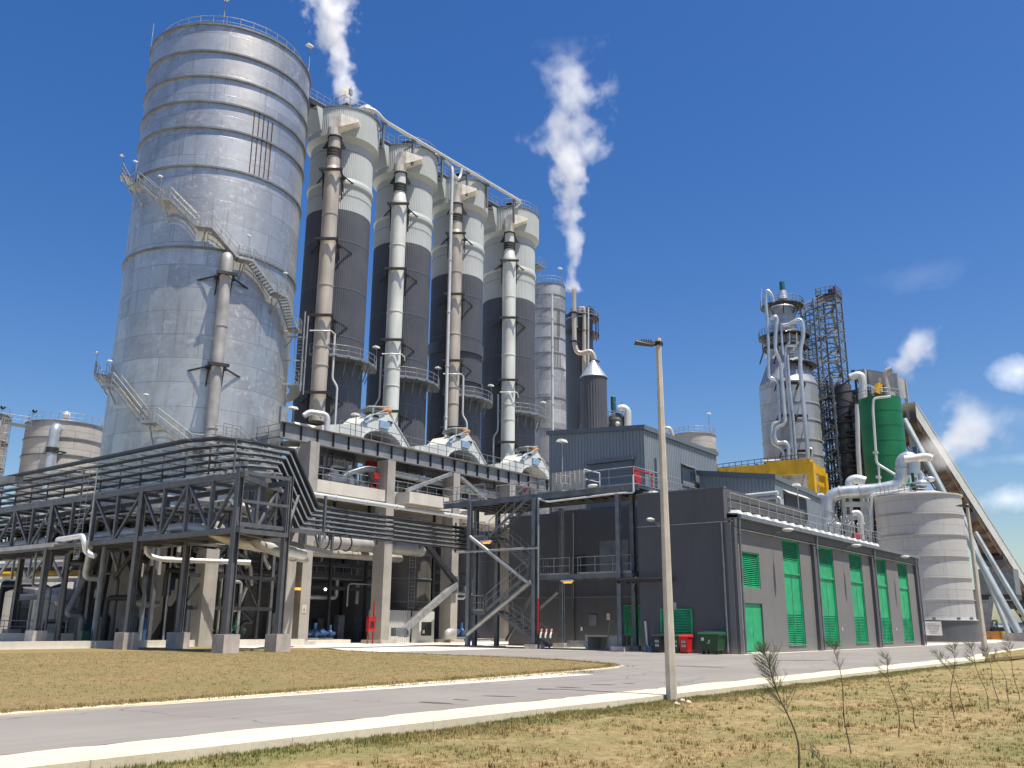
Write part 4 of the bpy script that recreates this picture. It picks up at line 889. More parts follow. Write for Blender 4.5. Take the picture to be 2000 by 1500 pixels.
m = MB(); z = zat(812, x2, y2); m.lathe(x2, y2, [(4.0, 0), (4.0, z), (0, z+1)], 72); m.build('shell', 'far_tank_plate', t); rings(t, x2, y2, 4.0, (z, z-3.2, z-6.4), .2, .1, 'brown_steel', 72)
rail_mb(arc(x2, y2, 3.9, 0, 2*pi, z, n=20), 1.1, 1.4, .03, toe=False).build('top_railing', 'galvanised', t)
m = MB(); a = at(4, 826, 121); b = at(60, 834, 121); m.bar(a, b, 1.2, .2); t = thing('tank_bridge', a, 'narrow railed walkway joining the two tank tops at the far left', 'bridge'); m.build('deck', 'grey_steel', t); rail_mb([a+Vector((0, 0, .1)), b+Vector((0, 0, .1))], 1.1, 1.2, .03).build('handrail', 'galvanised', t)
t = thing('caged_ladder', at(12, 940, 120), 'tall pale caged ladder against the sky at the far left', 'ladder'); p = at(14, 830, 120); ladder_mb((p.x, p.y, 5), (p.x, p.y, p.z+1), .9, (.61, -.79, 0), cage=True, out=(-.77, -.6, 0), r=.05).build('ladder', 'galvanised', t)
for i, (px, py) in enumerate(((5, 797), (67, 804))):
    p = at(px, py, 118); t = thing('bird', p, ['small dark bird perched above the far left tank rim', 'small dark bird above the squat ringed tank'][i], 'bird', 'birds above the tanks')
    m = MB(); m.ell(p, .28, .17, .15, 8, 6); m.ell(p+Vector((.2, -.15, .13)), .1, .1, .1, 7, 5); m.add([p+Vector((-.2, .1, .03)), p+Vector((-.55, .3, -.1)), p+Vector((-.45, .35, .0))], [(0, 1, 2)]); m.add([p+Vector((.05, 0, .1)), p+Vector((-.3, -.35, .2)), p+Vector((-.35, -.1, .05))], [(0, 1, 2)]); m.tube([p, p-Vector((0, 0, .35))], .03, 4); m.build('body', 'bird_feather', t)
# ---------------------------------------------------------------- concrete frame with steel girder
cf = thing('concrete_structure', (47, 57, 0), 'pale concrete column and beam frame carrying the long steel girder', 'frame')
cols = [46.6, 55.4, 64.2, 73.0]
for i, x in enumerate(cols):
    m = MB(); zt = 16.0 if i == 0 else 15.75; m.box(x, x+.95, 57, 58.4, 0, zt); m.build('column', 'concrete', cf)
    MB().box(x-.45, x+1.4, 56.5, 58.9, -.4, .28).build('plinth', 'pedestal_concrete', cf)
for x in cols[:3]: m = MB(); m.box(x, x+.95, 66.5, 67.6, 0, 15.7); m.build('column', 'concrete', cf)
for a, b, s in ((47.6, 55.38, 0), (56.4, 64.18, 0), (65.2, 72.98, 0)):
    m = MB(); m.box(a, b, 57.2, 57.8, 12.0+s, 13.0+s); m.build('beam', 'concrete_pale', cf)
m = MB(); m.box(56.6, 61.8, 55.4, 57.1, 11.9, 12.9); m.box(65.5, 79, 55.4, 57.1, 11.1, 12.2); m.build('beam', 'concrete_pale', cf)
m = MB(); m.box(45.8, 82, 58.45, 78, 12.2, 12.7); m.build('deck_slab', 'concrete', cf)
for i, (x, zt) in enumerate(((36.5, 6.4), (36.8, 6.4), (41.2, 10.4))):
    pass
gd = thing('steel_girder', (44.1, 57.6, 15.8), 'long grey steel I girder crossing in front of the towers', 'girder')
m = MB(); m.ibeam((44.0, 57.7, 16.55), (81.5, 57.7, 16.55), .55, 1.3, .06); m.build('beam', 'girder_paint', gd)
m = MB(); m.box(43.9, 81.5, 57.4, 57.44, 17.17, 17.21); m.build('rusty_edge', 'rust', gd)
for k in range(22):
    x = 44.25+k*1.72; MB().box(x, x+.06, 57.44, 57.68, 15.96, 17.13).build('stiffener', 'dark_steel', gd)
m = MB(); m.box(44.2, 44.9, 58.0, 58.3, 17.3, 18.6); m.build('end_post', 'galvanised', gd)
up = thing('girder_deck', (49, 58.2, 17.2), 'railed walkway deck behind the long steel girder', 'walkway')
m = MB(); m.box(49, 82, 58.1, 66, 17.0, 17.12); m.ibeam((49, 58.3, 17.3), (82, 58.3, 17.3), .2, .3); m.build('deck', 'grey_steel', up)
rail_mb([(50.6, 58.2, 17.4), (82, 58.2, 17.4)], 1.15, 1.25, .03).build('handrail', 'grey_steel', up)
rail_mb([(44.2, 61, 16.0), (44.2, 57.9, 16.0)], 1.15, 1.25, .03).build('handrail', 'grey_steel', up)
floodlight((45.6, 58.2, 17.2), 1.4, lab='bright floodlight standing on the left end of the long girder', grp='floodlights on posts', s=1.3)
floodlight((52.6, 58.4, 17.2), 2.2, lab='floodlight on the girder in front of the first beige duct', grp='floodlights on posts', s=1.2)
floodlight((75.6, 58.3, 17.2), 1.4, lab='floodlight on the girder railing between the third and second white fan casings', grp='floodlights on posts', s=1.0)
# white washer casings
def casing(X, label):
    t = thing('fan_casing', (X, 59.6, 17.2), label, 'fan casing', 'white casings on the girder deck')
    prof = [(X-5.6, 17.45), (X-5.6, 18.2), (X-1.2, 19.15), (X-.1, 20.15), (X+2.2, 20.75), (X+3.0, 20.1), (X+5.2, 18.0), (X+5.4, 17.5), (X+4.3, 17.5)]
    prof += [(X+1.6+2.5*cos(a), 17.5+1.35*sin(a)) for a in [pi*k/10 for k in range(11)]]
    m = MB(); m.prism(prof, 'y', 59.6, 62.4); m.build('casing', 'duct_white', t, recalc=True)
    m = MB(); m.bar((X-1.1, 59.58, 19.2), (X+.0, 59.58, 20.2), .10); m.bar((X, 59.58, 20.2), (X+2.2, 59.58, 20.8), .08); m.bar((X+3.1, 59.58, 20.1), (X+5.2, 59.58, 18.0), .10)
    for k in range(9): a = pi*(k+.5)/9; b_ = pi*(k+1.5)/9; m.bar((X+1.6+2.6*cos(a), 59.57, 17.5+1.43*sin(a)), (X+1.6+2.6*cos(b_), 59.57, 17.5+1.43*sin(b_)), .1)
    m.build('flange', 'sheet_pale', t)
    m = MB(); m.box(X-.8, X-.3, 59.45, 59.58, 19.3, 19.8); m.box(X+1.1, X+2.3, 59.4, 59.58, 19.15, 19.85); m.build('window', 'window_tint', t)
    MB().box(X+.3, X+1.0, 59.5, 59.59, 20.05, 20.25).build('slot', 'black', t); MB().box(X+2.2, X+2.8, 59.5, 59.59, 19.8, 20.0).build('slot', 'black', t)
    m = MB(); m.tube([(X+2.1, 60.5, 21.2), (X+3.3, 60.5, 21.2)], .28, 12); m.build('motor', 'orange_paint', t); m = MB(); m.box(X+.2, X+2.0, 60.0, 61.4, 20.6, 20.95); m.build('motor_base', 'galvanised', t)
    m = MB(); m.bar((X-.4, 59.9, 20.9), (X+2.0, 59.9, 21.3), .9, .08); m.bar((X-1.2, 59.4, 19.5), (X+1.8, 59.4, 21.0), .06); m.bar((X+.2, 59.5, 20.1), (X+.2, 59.5, 21.1), .06); m.build('cover', 'sheet_pale', t)
    m = MB(); m.box(X-.4, X+4.0, 61.5, 62.9, 17.5, 18.4); m.build('inner', 'dark_steel', t)
casing(55.4, 'white arched fan casing on the girder deck between the first and second ducts')
casing(67.0, 'white arched fan casing on the girder deck just left of the third duct foot')
casing(79.2, 'white arched fan casing on the girder deck at the foot of the last duct')
m = MB(); m.tube([(50.3, 59.5, 17.0), (50.3, 59.5, 19.2), (48.9, 60.3, 19.3), (48.5, 60.5, 18.9)], .24, 12, bend=.5); t = solo(m, 'elbow_pipe', 'pipe_white', 'short white elbow pipe on the girder deck left of the first fan casing', 'pipe', (50.3, 59.5, 17))
m = MB(); m.tube([(47.8, 61, 18.0), (55, 60.8, 18.1)], .34, 12); solo(m, 'deck_pipe', 'duct_white', 'fat pale pipe lying along the deck at the foot of the first duct', 'pipe', (47.8, 61, 17.5))

# ---- equipment on the slab between frame and girder
def pipe(name, mat, pts, r, label, bend=.5, n=12, flg=0, cat='pipe', grp=None):
    m = MB(); m.tube(pts, r, n, bend=bend)
    if flg:
        a, b = Vector(pts[0]), Vector(pts[-1])
        for p, q in zip(pts, pts[1:]):
            p = Vector(p); q = Vector(q); L = (q-p).length; k = int(L/flg)
            for i in range(1, k+1):
                c = p.lerp(q, i/(k+1)); d = (q-p).normalized()*.05; m.tube([c-d, c+d], r*1.3, n)
    return solo(m, name, mat, label, cat, pts[0], grp)
pipe('process_pipe', 'pipe_white', [(52.2, 59.5, 13.4), (52.4, 59.3, 14.3), (54.6, 58.9, 15.0), (64.4, 58.9, 14.9), (75, 58.9, 14.6)], .30, 'fat white pipe running under the long girder behind the concrete columns', flg=4)
pipe('process_pipe', 'duct_white', [(66, 59.6, 14.9), (82, 59.6, 15.2)], .42, 'fat pale pipe under the right end of the long girder', flg=5)
pipe('process_pipe', 'pipe_white', [(45.2, 56.1, 11.5), (66.2, 56.1, 11.45), (67, 56.6, 11.2), (67, 58, 11.2)], .2, 'long thin white pipe crossing the concrete columns just below the beam', flg=4)
pipe('process_pipe', 'pipe_white', [(43.0, 63, 15.4), (47.2, 57.9, 15.5)], .18, 'white pipe reaching the back of the first column under the girder end')
dv = thing('diagonal_strut', (58.0, 57.3, 13.2), 'pale steel strut rising right from the beam to the girder', 'brace', 'pale steel struts'); MB().bar((58, 57.1, 13.3), (63.9, 57.1, 15.6), .4, .3).build('bar', 'galvanised', dv)
dv = thing('diagonal_strut', (65.4, 57.3, 15.4), 'pale steel strut sloping down right from the third column top', 'brace', 'pale steel struts'); MB().bar((65.3, 57.1, 15.4), (70.4, 57.1, 13.1), .4, .3).build('bar', 'galvanised', dv)
R = random.Random(21)
def pump(p, mat, mat2, label, s=1.0, grp='pumps around the plant'):
    t = thing('pump', p, label, 'pump', grp); x, y, z = p
    m = MB(); m.box(x-.9*s, x+.9*s, y-.35*s, y+.35*s, z, z+.18*s); m.build('base', 'grey_steel', t)
    m = MB(); m.tube([(x-.85*s, y, z+.6*s), (x+.05*s, y, z+.6*s)], .32*s, 14); m.tube([(x-.95*s, y, z+.6*s), (x-.85*s, y, z+.6*s)], .24*s, 12); m.box(x-.6*s, x-.2*s, y-.12*s, y+.12*s, z+.9*s, z+1.05*s); m.build('motor', mat, t)
    m = MB(); m.tube([(x+.15*s, y, z+.6*s), (x+.5*s, y, z+.6*s)], .12*s, 8); m.ell((x+.65*s, y, z+.6*s), .25*s, .42*s, .42*s, 14, 8); m.tube([(x+.65*s, y, z+.9*s), (x+.65*s, y, z+1.5*s)], .16*s, 10); m.tube([(x+.8*s, y, z+.6*s), (x+1.3*s, y, z+.6*s)], .18*s, 10); m.build('volute', mat2, t)
    return t
pump((52.0, 59.4, 12.7), 'sheet_pale', 'pipe_white', 'pale round pump on the concrete beam between the first two columns', 1.6)
pump((54.6, 58.9, 12.7), 'sheet_pale', 'galvanised', 'small pale pump next to the red frame beside the second column', 1.0)
pump((50.4, 60.5, 12.7), 'pipe_silver', 'pipe_white', 'silver pump just right of the first concrete column on the upper deck', 1.2)
pump((60.5, 59.0, 12.7), 'teal_motor', 'pipe_white', 'dark motor pump behind the diagonal strut on the upper deck', 1.1)
m = MB(); m.box(55.0, 56.3, 58.9, 59.5, 15.0, 15.8); solo(m, 'red_valve_box', 'red_paint', 'red box hanging under the girder above the second column', 'valve', (55.6, 59.2, 15))
t = thing('red_valve', (54.6, 58.0, 12.7), 'red valve frame with round wheel left of the second concrete column', 'valve'); m = MB(); m.bar((54.4, 58, 12.7), (54.4, 58, 14.2), .08); m.bar((55.1, 58, 12.7), (55.1, 58, 14.2), .08); m.bar((54.4, 58, 13.2), (55.1, 58, 13.2), .08); m.box(54.5, 55.2, 57.9, 58.2, 14.0, 14.6); m.build('frame', 'red_paint', t); m = MB(); m.tube([(54.3, 57.8, 14.2), (54.3, 58.3, 14.2)], .32, 16); m.build('wheel', 'rubber', t)
m = MB(); [m.box(65.6+k*.9, 66.2+k*.9, 58.9, 59.4, 15.25, 15.75) for k in range(4)]; m.bar((65.4, 59.1, 15.5), (69.4, 59.1, 15.5), .12); solo(m, 'red_valve_row', 'red_paint', 'row of red valve bodies under the girder right of the third column', 'valves', (67, 59.1, 15.2))
dc = thing('deck_railing', (47.6, 57.9, 13.0), 'galvanised railings on the upper concrete beam between the columns', 'railing')
for a, b in ((47.6, 55.4), (56.4, 64.2), (65.2, 73.0), (74, 80)): rail_mb([(a, 58.0, 13.02), (b, 58.0, 13.02)], 1.15, 1.3, .03, toe=False).build('handrail', 'galvanised', dc)
# lattice of upper machinery frames
mf = thing('machinery_gantry', (48, 60, 12.7), 'grey steel machine frame with platforms between upper deck and girder', 'frame')
m = MB(); m.box(48.0, 54.5, 60.2, 63.5, 14.6, 14.75)
for x in (48.2, 51.2, 54.3): m.bar((x, 60.3, 12.7), (x, 60.3, 16.9), .16); m.bar((x, 63.3, 12.7), (x, 63.3, 16.9), .16)
m.bar((48, 60.25, 14.4), (54.5, 60.25, 14.4), .14, .3); m.bar((48.2, 60.3, 12.8), (51.2, 60.3, 14.4), .1); m.bar((54.3, 60.3, 12.8), (51.2, 60.3, 14.4), .1)
for x in (58.2, 61.2, 67, 70, 74.5, 78): m.bar((x, 60.3, 12.7), (x, 60.3, 16.9), .18)
m.box(57, 80, 60.2, 62.5, 15.0, 15.1); m.build('frame', 'grey_steel', mf)
rail_mb([(48, 60.2, 14.75), (54.5, 60.2, 14.75)], 1.1, .7, .03).build('handrail', 'galvanised', mf)
rail_mb([(57, 60.2, 15.1), (80, 60.2, 15.1)], 1.1, .7, .028).build('handrail', 'galvanised', mf)
m = MB(); m.box(49.0, 50.9, 61, 63, 12.8, 14.5); m.box(58.6, 60.6, 61.3, 63, 12.8, 15.8); m.box(68.0, 69.7, 61.3, 63, 12.8, 14.9); m.build('cabinet', 'teal_motor', mf)
for i in range(9):
    x = 48.6+i*2.7+R.uniform(-.5, .5); y = 60+R.uniform(-.8, 1.6); z = 13+R.uniform(0, 1.6)
    if i % 3 == 0:
        m = MB(); m.ell((x, y, z+.3), .55, .55, .8, 14, 8); m.tube([(x, y, z+1), (x, y, z+2)], .12, 8); m.build('drum', 'pipe_white', mf)
    else:
        m = MB(); m.tube([(x, y, 12.7), (x, y, z+.6), (x+R.uniform(.8, 1.8), y, z+.6), (x+1.8, y+.5, z+R.uniform(1, 1.8))], R.uniform(.1, .2), 8, bend=.3); m.build('branch_pipe', R.choice(['pipe_white', 'pipe_silver', 'galvanised']), mf)
# corrugated wall behind column one
m = MB(); m.box(44.6, 44.7, 60, 66, 10, 16.5); solo(m, 'cladding_screen', 'clad_wall', 'grey sheet screen behind the first concrete column', 'screen', (44.6, 60, 10))

# ---------------------------------------------------------------- below the slab
# K brace right of column two
kb = thing('k_brace', (57, 56.8, 0), 'big grey K shaped steel brace between the second and third columns', 'brace')
m = MB(); m.bar((58.4, 56.8, 10.2), (64.6, 56.8, 5.4), .42, .42); m.build('upper_arm', 'dark_steel', kb)
m = MB(); m.bar((64.6, 56.8, 5.2), (57.4, 56.8, .75), .5, .5); m.build('lower_arm', 'galvanised', kb)
m = MB(); m.box(64.2, 64.9, 56.7, 56.95, 4.4, 6.0); m.build('node_plate', 'grey_steel', kb); m = MB(); m.box(56.6, 57.9, 56.4, 57.0, .6, 1.3); m.tube([(57.9, 56.6, .9), (58.2, 56.6, .9)], .4, 12); m.build('foot', 'grey_steel', kb)
x, y = 62.5, 61.2
t = thing('condensate_tank', (x, y, 0), 'small ringed steel tank with a caged ladder in the shade between the columns', 'tank')
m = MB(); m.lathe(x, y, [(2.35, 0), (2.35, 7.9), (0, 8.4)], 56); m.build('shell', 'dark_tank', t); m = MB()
for z in (2.0, 3.6, 5.7, 7.85): m.lathe(x, y, [(2.35, z-.05), (2.44, z-.05), (2.44, z+.05), (2.35, z+.05)], 56)
m.build('seam', 'grey_steel', t); ladder_mb((x-1.4, y-2.1, .4), (x-1.4, y-2.1, 8.3), .55, (.7, -.7, 0), cage=True, out=(-.7, -.7, 0)).build('ladder', 'galvanised', t)
t = thing('white_shed', (57.3, 58.6, 0), 'small white ribbed metal booth with a dark doorway under the frame', 'booth')
m = MB(); m.box(57.3, 61.0, 59.0, 60.6, 0, 2.8); m.box(61.0, 63.0, 57.9, 58.8, 0, 2.75)
for k in range(14): m.box(57.45+k*.26, 57.53+k*.26, 58.97, 58.998, 0, 2.8)
m.build('wall', 'sheet_pale', t); m = MB(); m.box(61.3, 62.6, 57.85, 57.89, .6, 1.8); m.build('doorway', 'black', t); m = MB(); m.box(61.4, 61.65, 57.8, 57.84, .8, 1.1); m.build('notice', 'sign_white', t)
m = MB(); m.tube([(64.2, 56.6, .9), (63.4, 56.6, .9), (63.4, 56.6, .3)], .36, 12, bend=.3); solo(m, 'drain_pipe', 'pipe_dull', 'grey elbow pipe at the foot of the third column', 'pipe', (64.2, 56.6, 0))
fx = thing('fire_cabinet', (53.7, 56.6, 0), 'red fire hose cabinet standing left of the second column', 'fire cabinet'); m = MB(); m.box(53.5, 54.3, 56.5, 56.8, 1.0, 2.2); m.bar((54.2, 56.7, 0), (54.2, 56.7, 3.4), .1); m.bar((53.6, 56.7, 0), (53.6, 56.7, 1), .08); m.build('cabinet', 'red_paint', fx); MB().box(53.7, 54.1, 56.46, 56.49, 1.3, 1.8).build('glass', 'black', fx)
m = MB(); m.box(46.56, 46.59, 57.2, 57.6, 2.4, 3.0); 
m = MB(); m.box(46.8, 47.2, 56.97, 56.995, 2.4, 3.0); t = thing('warning_sign', (47, 56.98, 2.4), 'small yellowish warning plate on the first concrete column', 'sign'); m.build('plate', 'beige_panel', t); m = MB(); m.prism([(46.88, 2.55), (47.12, 2.55), (47.0, 2.85)], 'y', 56.955, 56.965); m.build('symbol', 'sign_ink', t)
m = MB(); m.lathe(45.0, 56, [(0, 9.25), (.32, 9.3), (.28, 9.6), (0, 9.7)], 14); 
floodlight((48.2, 56.4, 8.1), .6, lab='white bulkhead lamp under the cable trays right of the first column', grp='floodlights on posts', s=1.4)
# fat insulated mains under the trays
fp = thing('insulated_main', (36, 55.5, 8.4), 'fat insulated main running right under the cable trays behind the columns', 'pipe')
m = MB(); m.tube([(37.5, 56.6, 8.2), (42, 58.8, 8.2), (62, 58.9, 8.3)], .62, 18, bend=2); m.build('main_pipe', 'pipe_dull', fp)
m = MB(); 
for x in (50.2, 51.5, 52.7): m = MB(); m.tube([(x-.06, 58.9, 8.27), (x+.06, 58.9, 8.27)], .72, 18); m.build('clamp', 'dark_steel', fp)
m = MB(); m.tube([(44, 60.2, 7.4), (64, 60.2, 7.5)], .4, 14); solo(m, 'insulated_main', 'pipe_dull', 'second slimmer main just below the fat insulated main', 'pipe', (44, 60.2, 7.4))
# dark interior: frame, pipes, cabinets
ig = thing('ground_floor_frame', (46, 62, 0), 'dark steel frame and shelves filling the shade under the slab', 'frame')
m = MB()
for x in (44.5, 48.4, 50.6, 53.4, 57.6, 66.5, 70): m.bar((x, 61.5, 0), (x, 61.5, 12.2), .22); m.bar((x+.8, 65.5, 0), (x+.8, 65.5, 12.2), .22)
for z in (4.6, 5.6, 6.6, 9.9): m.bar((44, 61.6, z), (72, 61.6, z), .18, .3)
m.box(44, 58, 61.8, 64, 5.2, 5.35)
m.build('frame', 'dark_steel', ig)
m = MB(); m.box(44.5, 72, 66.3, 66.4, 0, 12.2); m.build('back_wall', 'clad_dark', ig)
rail_mb([(44, 61.7, 5.35), (58, 61.7, 5.35)], 1.1, 1.0, .03).build('handrail', 'grey_steel', ig)
for i in range(10):
    x = 45+i*2.6; z = R.uniform(2.2, 7.2); y = R.uniform(60.4, 63.5); m = MB(); L = R.uniform(3, 8); m.tube([(x, y, z-2), (x, y, z), (x+L, y, z), (x+L, y, z+1.5)], R.uniform(.07, .22), 8, bend=.4); m.build('branch_pipe', R.choice(['pipe_dull', 'galvanised', 'pipe_silver', 'grey_steel']), ig)
for i in range(6): 
    x = 46+i*2.4; m = MB(); m.box(x, x+.7, 62.6, 63.2, 0, 2.0+R.random()*.5); m.build('cabinet', R.choice(['grey_steel', 'dark_steel', 'galvanised']), ig)
for i, (x, y, mt, s, lab) in enumerate(((50.2, 60.0, 'blue_paint', .9, 'blue pump on the floor left of the red fire cabinet'), (52.4, 60.6, 'blue_paint', .8, 'smaller blue pump right beside the other blue pump'), (66.5, 58.2, 'blue_paint', 1.0, 'blue pump in the shade behind the stair tower foot'), (39.0, 57.5, 'green_motor', 1.2, 'green pump on the floor behind the nearest rack pedestal'), (41.0, 58.3, 'green_motor', 1.2, 'green pump just left of the first concrete column'))):
    pump((x, y, .3), mt, 'blue_paint' if mt == 'blue_paint' else 'green_motor', lab, s)
m = MB(); m.box(48.5, 54.4, 59.6, 60.9, -.1, .3); m.box(37.5, 43, 56.8, 59.2, -.1, .3); solo(m, 'machine_plinth', 'concrete_pale', 'low concrete plinths carrying the pumps', 'plinth', (50, 60, 0))
for i, (x, y, z, lab) in enumerate(((48.9, 60.4, 4.0, 'small lit lamp deep in the shade left of the blue pumps'), (51.8, 60.2, 4.4, 'small lit lamp above the blue pumps'), (64.6, 58.6, 4.1, 'small lit lamp behind the third column'))):
    m = MB(); m.ell((x, y, z), .12, .12, .12, 10, 6); solo(m, 'bulkhead_lamp', 'lamp_warm', lab, 'lamp', (x, y, z), 'lit lamps under the slab')
m = MB(); m.box(41.1, 41.9, 52.9, 53.0, 4.1, 4.35); 
t = thing('amber_lamp', (44.9, 57.0, 4.2), 'amber warning lamp left of the first concrete column', 'lamp'); MB().tube([(45.9, 57.1, 4.3), (45.9, 57.1, 4.75)], .05, 6).build('stem', 'grey_steel', t); MB().box(45.7, 46.4, 56.8, 57.1, 4.1, 4.28).build('lens', 'lamp_amber', t)
# tall dark pipework between rack and first column
dt = thing('process_skid', (35.5, 58, 0), 'dark pipe skid in the shade between the rack and the first concrete column', 'skid')
m = MB()
for x in (36.0, 39.2, 42.2): m.bar((x, 56.4, 0), (x, 56.4, 9.6), .2); m.bar((x+1, 60.2, 0), (x+1, 60.2, 9.6), .2)
for z in (2.6, 4.8, 7.2, 9.4): m.bar((35.8, 56.4, z), (43.4, 56.4, z), .16, .26); m.bar((37, 60.2, z), (43.4, 60.2, z), .16, .26)
m.bar((36, 56.4, 2.6), (39.2, 56.4, 7.2), .12); m.bar((42.2, 56.4, 2.6), (39.2, 56.4, 7.2), .12); m.box(37, 43, 60.5, 60.6, 4.8, 7.2); m.build('frame', 'dark_steel', dt)
for i in range(12):
    x = 36.3+R.uniform(0, 6); y = 57+R.uniform(0, 3); z = R.uniform(1.5, 8); m = MB(); m.tube([(x, y, 0), (x, y, z), (x+R.uniform(-2, 2), y+R.uniform(-.5, .5), z), (x+R.uniform(-2, 2), y, z+R.uniform(.5, 2))], R.uniform(.08, .25), 8, bend=.3); m.build('branch_pipe', R.choice(['pipe_silver', 'pipe_dull', 'galvanised', 'dark_steel']), dt)
us = thing('underdeck_pipework', (34, 61, 0), 'dark vertical pipes and valves in the shade under the service deck', 'pipework')
for k in range(22):
    x = R.uniform(30.8, 36.4); y = R.uniform(58, 68); z = R.uniform(2, 8.4); m = MB(); m.tube([(x, y, 0), (x, y, z), (x+R.uniform(-1.5, 1.5), y+R.uniform(-2, 2), z), (x+R.uniform(-1.5, 1.5), y+R.uniform(-2, 2), 8.5)], R.uniform(.06, .24), 8, bend=.4); m.build('pipe', R.choice(['dark_steel', 'dark_steel', 'rack_steel', 'dark_tank', 'grey_steel', 'galvanised']), us)
for k in range(7): x = 31+k*.8; y = 58+R.uniform(0, 6); m = MB(); m.box(x, x+.5, y, y+.5, 0, R.uniform(.8, 2.2)); m.build('cabinet', R.choice(['dark_steel', 'grey_steel', 'blue_paint', 'green_motor']), us)
# concrete columns standing between rack and silo
m = MB(); m.box(37.1, 38.15, 55.8, 57.0, 0, 6.6); solo(m, 'concrete_column', 'concrete', 'sunlit concrete column behind the cable rack left of the nearest pedestals', 'column', (37.6, 56.2, 0))
m = MB(); m.box(35.7, 36.7, 63.0, 64.4, 0, 8.5); solo(m, 'concrete_column', 'concrete', 'thick shaded concrete column in front of the big silo base', 'column', (36.2, 63.7, 0))
m = MB(); m.box(44.6, 45.4, 56.3, 57.4, 0, 9.6); solo(m, 'concrete_column', 'concrete', 'short concrete column just left of the first frame column', 'column', (45.0, 56.8, 0))
m = MB(); m.box(20, 46.6, 56.2, 56.6, -.1, .45); solo(m, 'concrete_curb', 'concrete_pale', 'low pale concrete bund wall behind the rack pedestals', 'bund wall', (33, 56.4, 0))
pipe('process_pipe', 'pipe_dull', [(34.6, 60.6, 6.6), (34.6, 60.6, 3.2), (35.0, 60.2, 2.8), (36.4, 60.0, 2.8)], .24, 'vertical pipe with a flanged elbow hanging before the silo base', flg=0, bend=.6)
pipe('process_pipe', 'pipe_white', [(33.4, 57.2, 6.9), (33.4, 57.2, 6.0), (34.2, 56.6, 5.7), (39.2, 53.6, 5.7)], .17, 'thin white pipe dropping under the rack deck and turning right', flg=2)
for p, lab in (((35.4, 61.6, 4.6), 'small blue valve actuator low in front of the silo base'), ((38.2, 61.5, 4.8), 'tall blue cylinder on the wall of the silo base')):
    m = MB(); x, y, z = p; m.tube([(x, y, z-.9), (x, y, z+.6)], .24, 12); m.tube([(x, y, z+.6), (x, y, z+1.1)], .14, 10); m.tube([(x-.1, y, z-1.3), (x-.1, y, z-.9)], .1, 8); solo(m, 'valve_actuator', 'blue_paint', lab, 'valve', p)
m = MB(); m.tube([(32.0, 60.2, .9), (32.0, 60.2, 1.45)], .12, 10); m.tube([(32, 60.2, 1.45), (32, 60.2, 1.6)], .05, 8); m.box(31.9, 32.1, 60.1, 60.3, 0, .9); solo(m, 'fire_extinguisher', 'red_paint', 'red fire extinguisher on a stand behind the middle rack pedestal', 'fire extinguisher', (32, 60.2, 0))

sd_ = thing('service_deck', (38, 60, 8.8), 'grey steel service deck between the rack and the big silo', 'deck')
m = MB(); m.box(31, 44.3, 56.9, 61.6, 8.7, 8.8); m.box(31, 36.6, 61.6, 80, 8.7, 8.8); m.build('deck', 'grey_steel', sd_)
for y in (57.1, 59, 61.2, 64, 67, 70, 73, 76, 79): m = MB(); m.bar((31, y, 8.55), (44.3 if y < 61.6 else 36.6, y, 8.55), .15, .28); m.build('joist', 'rack_steel', sd_)
for k in range(16):
    y = 56.6+R.uniform(0, 4.5); z = R.choice([5.2, 5.9, 7.0, 7.9, 8.2, 9.3, 9.9, 10.5]); x0 = 34+R.uniform(0, 3); pipe('process_pipe', R.choice(['dark_steel', 'grey_steel', 'dark_tank', 'pipe_dull', 'galvanised']), [(x0, y, z-R.uniform(0, 2)), (x0, y, z), (x0+R.uniform(5, 8), y, z), (x0+8, y+.4, z-R.uniform(.5, 2.5))], R.uniform(.06, .2), 'one of the tangled pipes between the rack and the first frame column', bend=.4, n=8, grp='tangled pipes behind the rack end')
for x in (34.2, 38, 43.9): m = MB(); m.bar((x, 57.2, 0), (x, 57.2, 8.5), .24); m.build('post', 'rack_steel', sd_)
# ---------------------------------------------------------------- pipe rack truss
rk = thing('pipe_rack', (30, 42.6, 0), 'long dark steel truss rack on concrete pedestals carrying cable trays and pipes', 'pipe rack')
YS = [42.6, 52.5, 64.0, 75.5, 87.0]; XF, XR = 30.0, 33.5; ZB, ZT_ = 6.55, 9.75
for j, y in enumerate(YS):
    for x in (XF, XR):
        yy = y if x == XF else y+.1; m = MB(); m.ibeam((x, yy, 1.05), (x, yy, ZT_+.25 if j == 0 else ZT_), .34, .36, .05, (1, 0, 0)); m.box(x-.25, x+.25, yy-.25, yy+.25, 1.0, 1.05)
        p = m.build('post', 'rack_steel', rk); q = MB(); q.box(x-.5, x+.5, yy-.52, yy+.52, -.4, 1.0); q.build('pedestal', 'pedestal_concrete', p)
for x in (XF, XR):
    m = MB(); y0, y1 = YS[0]-.6*(x == XF), YS[-1]
    m.bar((x, y0, ZB), (x, y1, ZB), .26, .3); m.bar((x, y0, ZT_-.15), (x, y1, ZT_-.15), .26, .3); m.build('chord', 'rack_steel', rk)
    for a, b in zip(YS, YS[1:]):
        n = 4; h = (b-a)/n
        for k in range(n):
            if k: m = MB(); m.bar((x, a+k*h, ZB+.15), (x, a+k*h, ZT_-.3), .2, .2); m.build('upright', 'rack_steel', rk)
            p, q = ((ZT_-.3, ZB+.15) if k % 2 == 0 else (ZB+.15, ZT_-.3)); m = MB(); m.bar((x, a+k*h+.1, p), (x, a+(k+1)*h-.1, q), .15, .15); m.build('diagonal', 'rack_steel', rk)
y = YS[0]
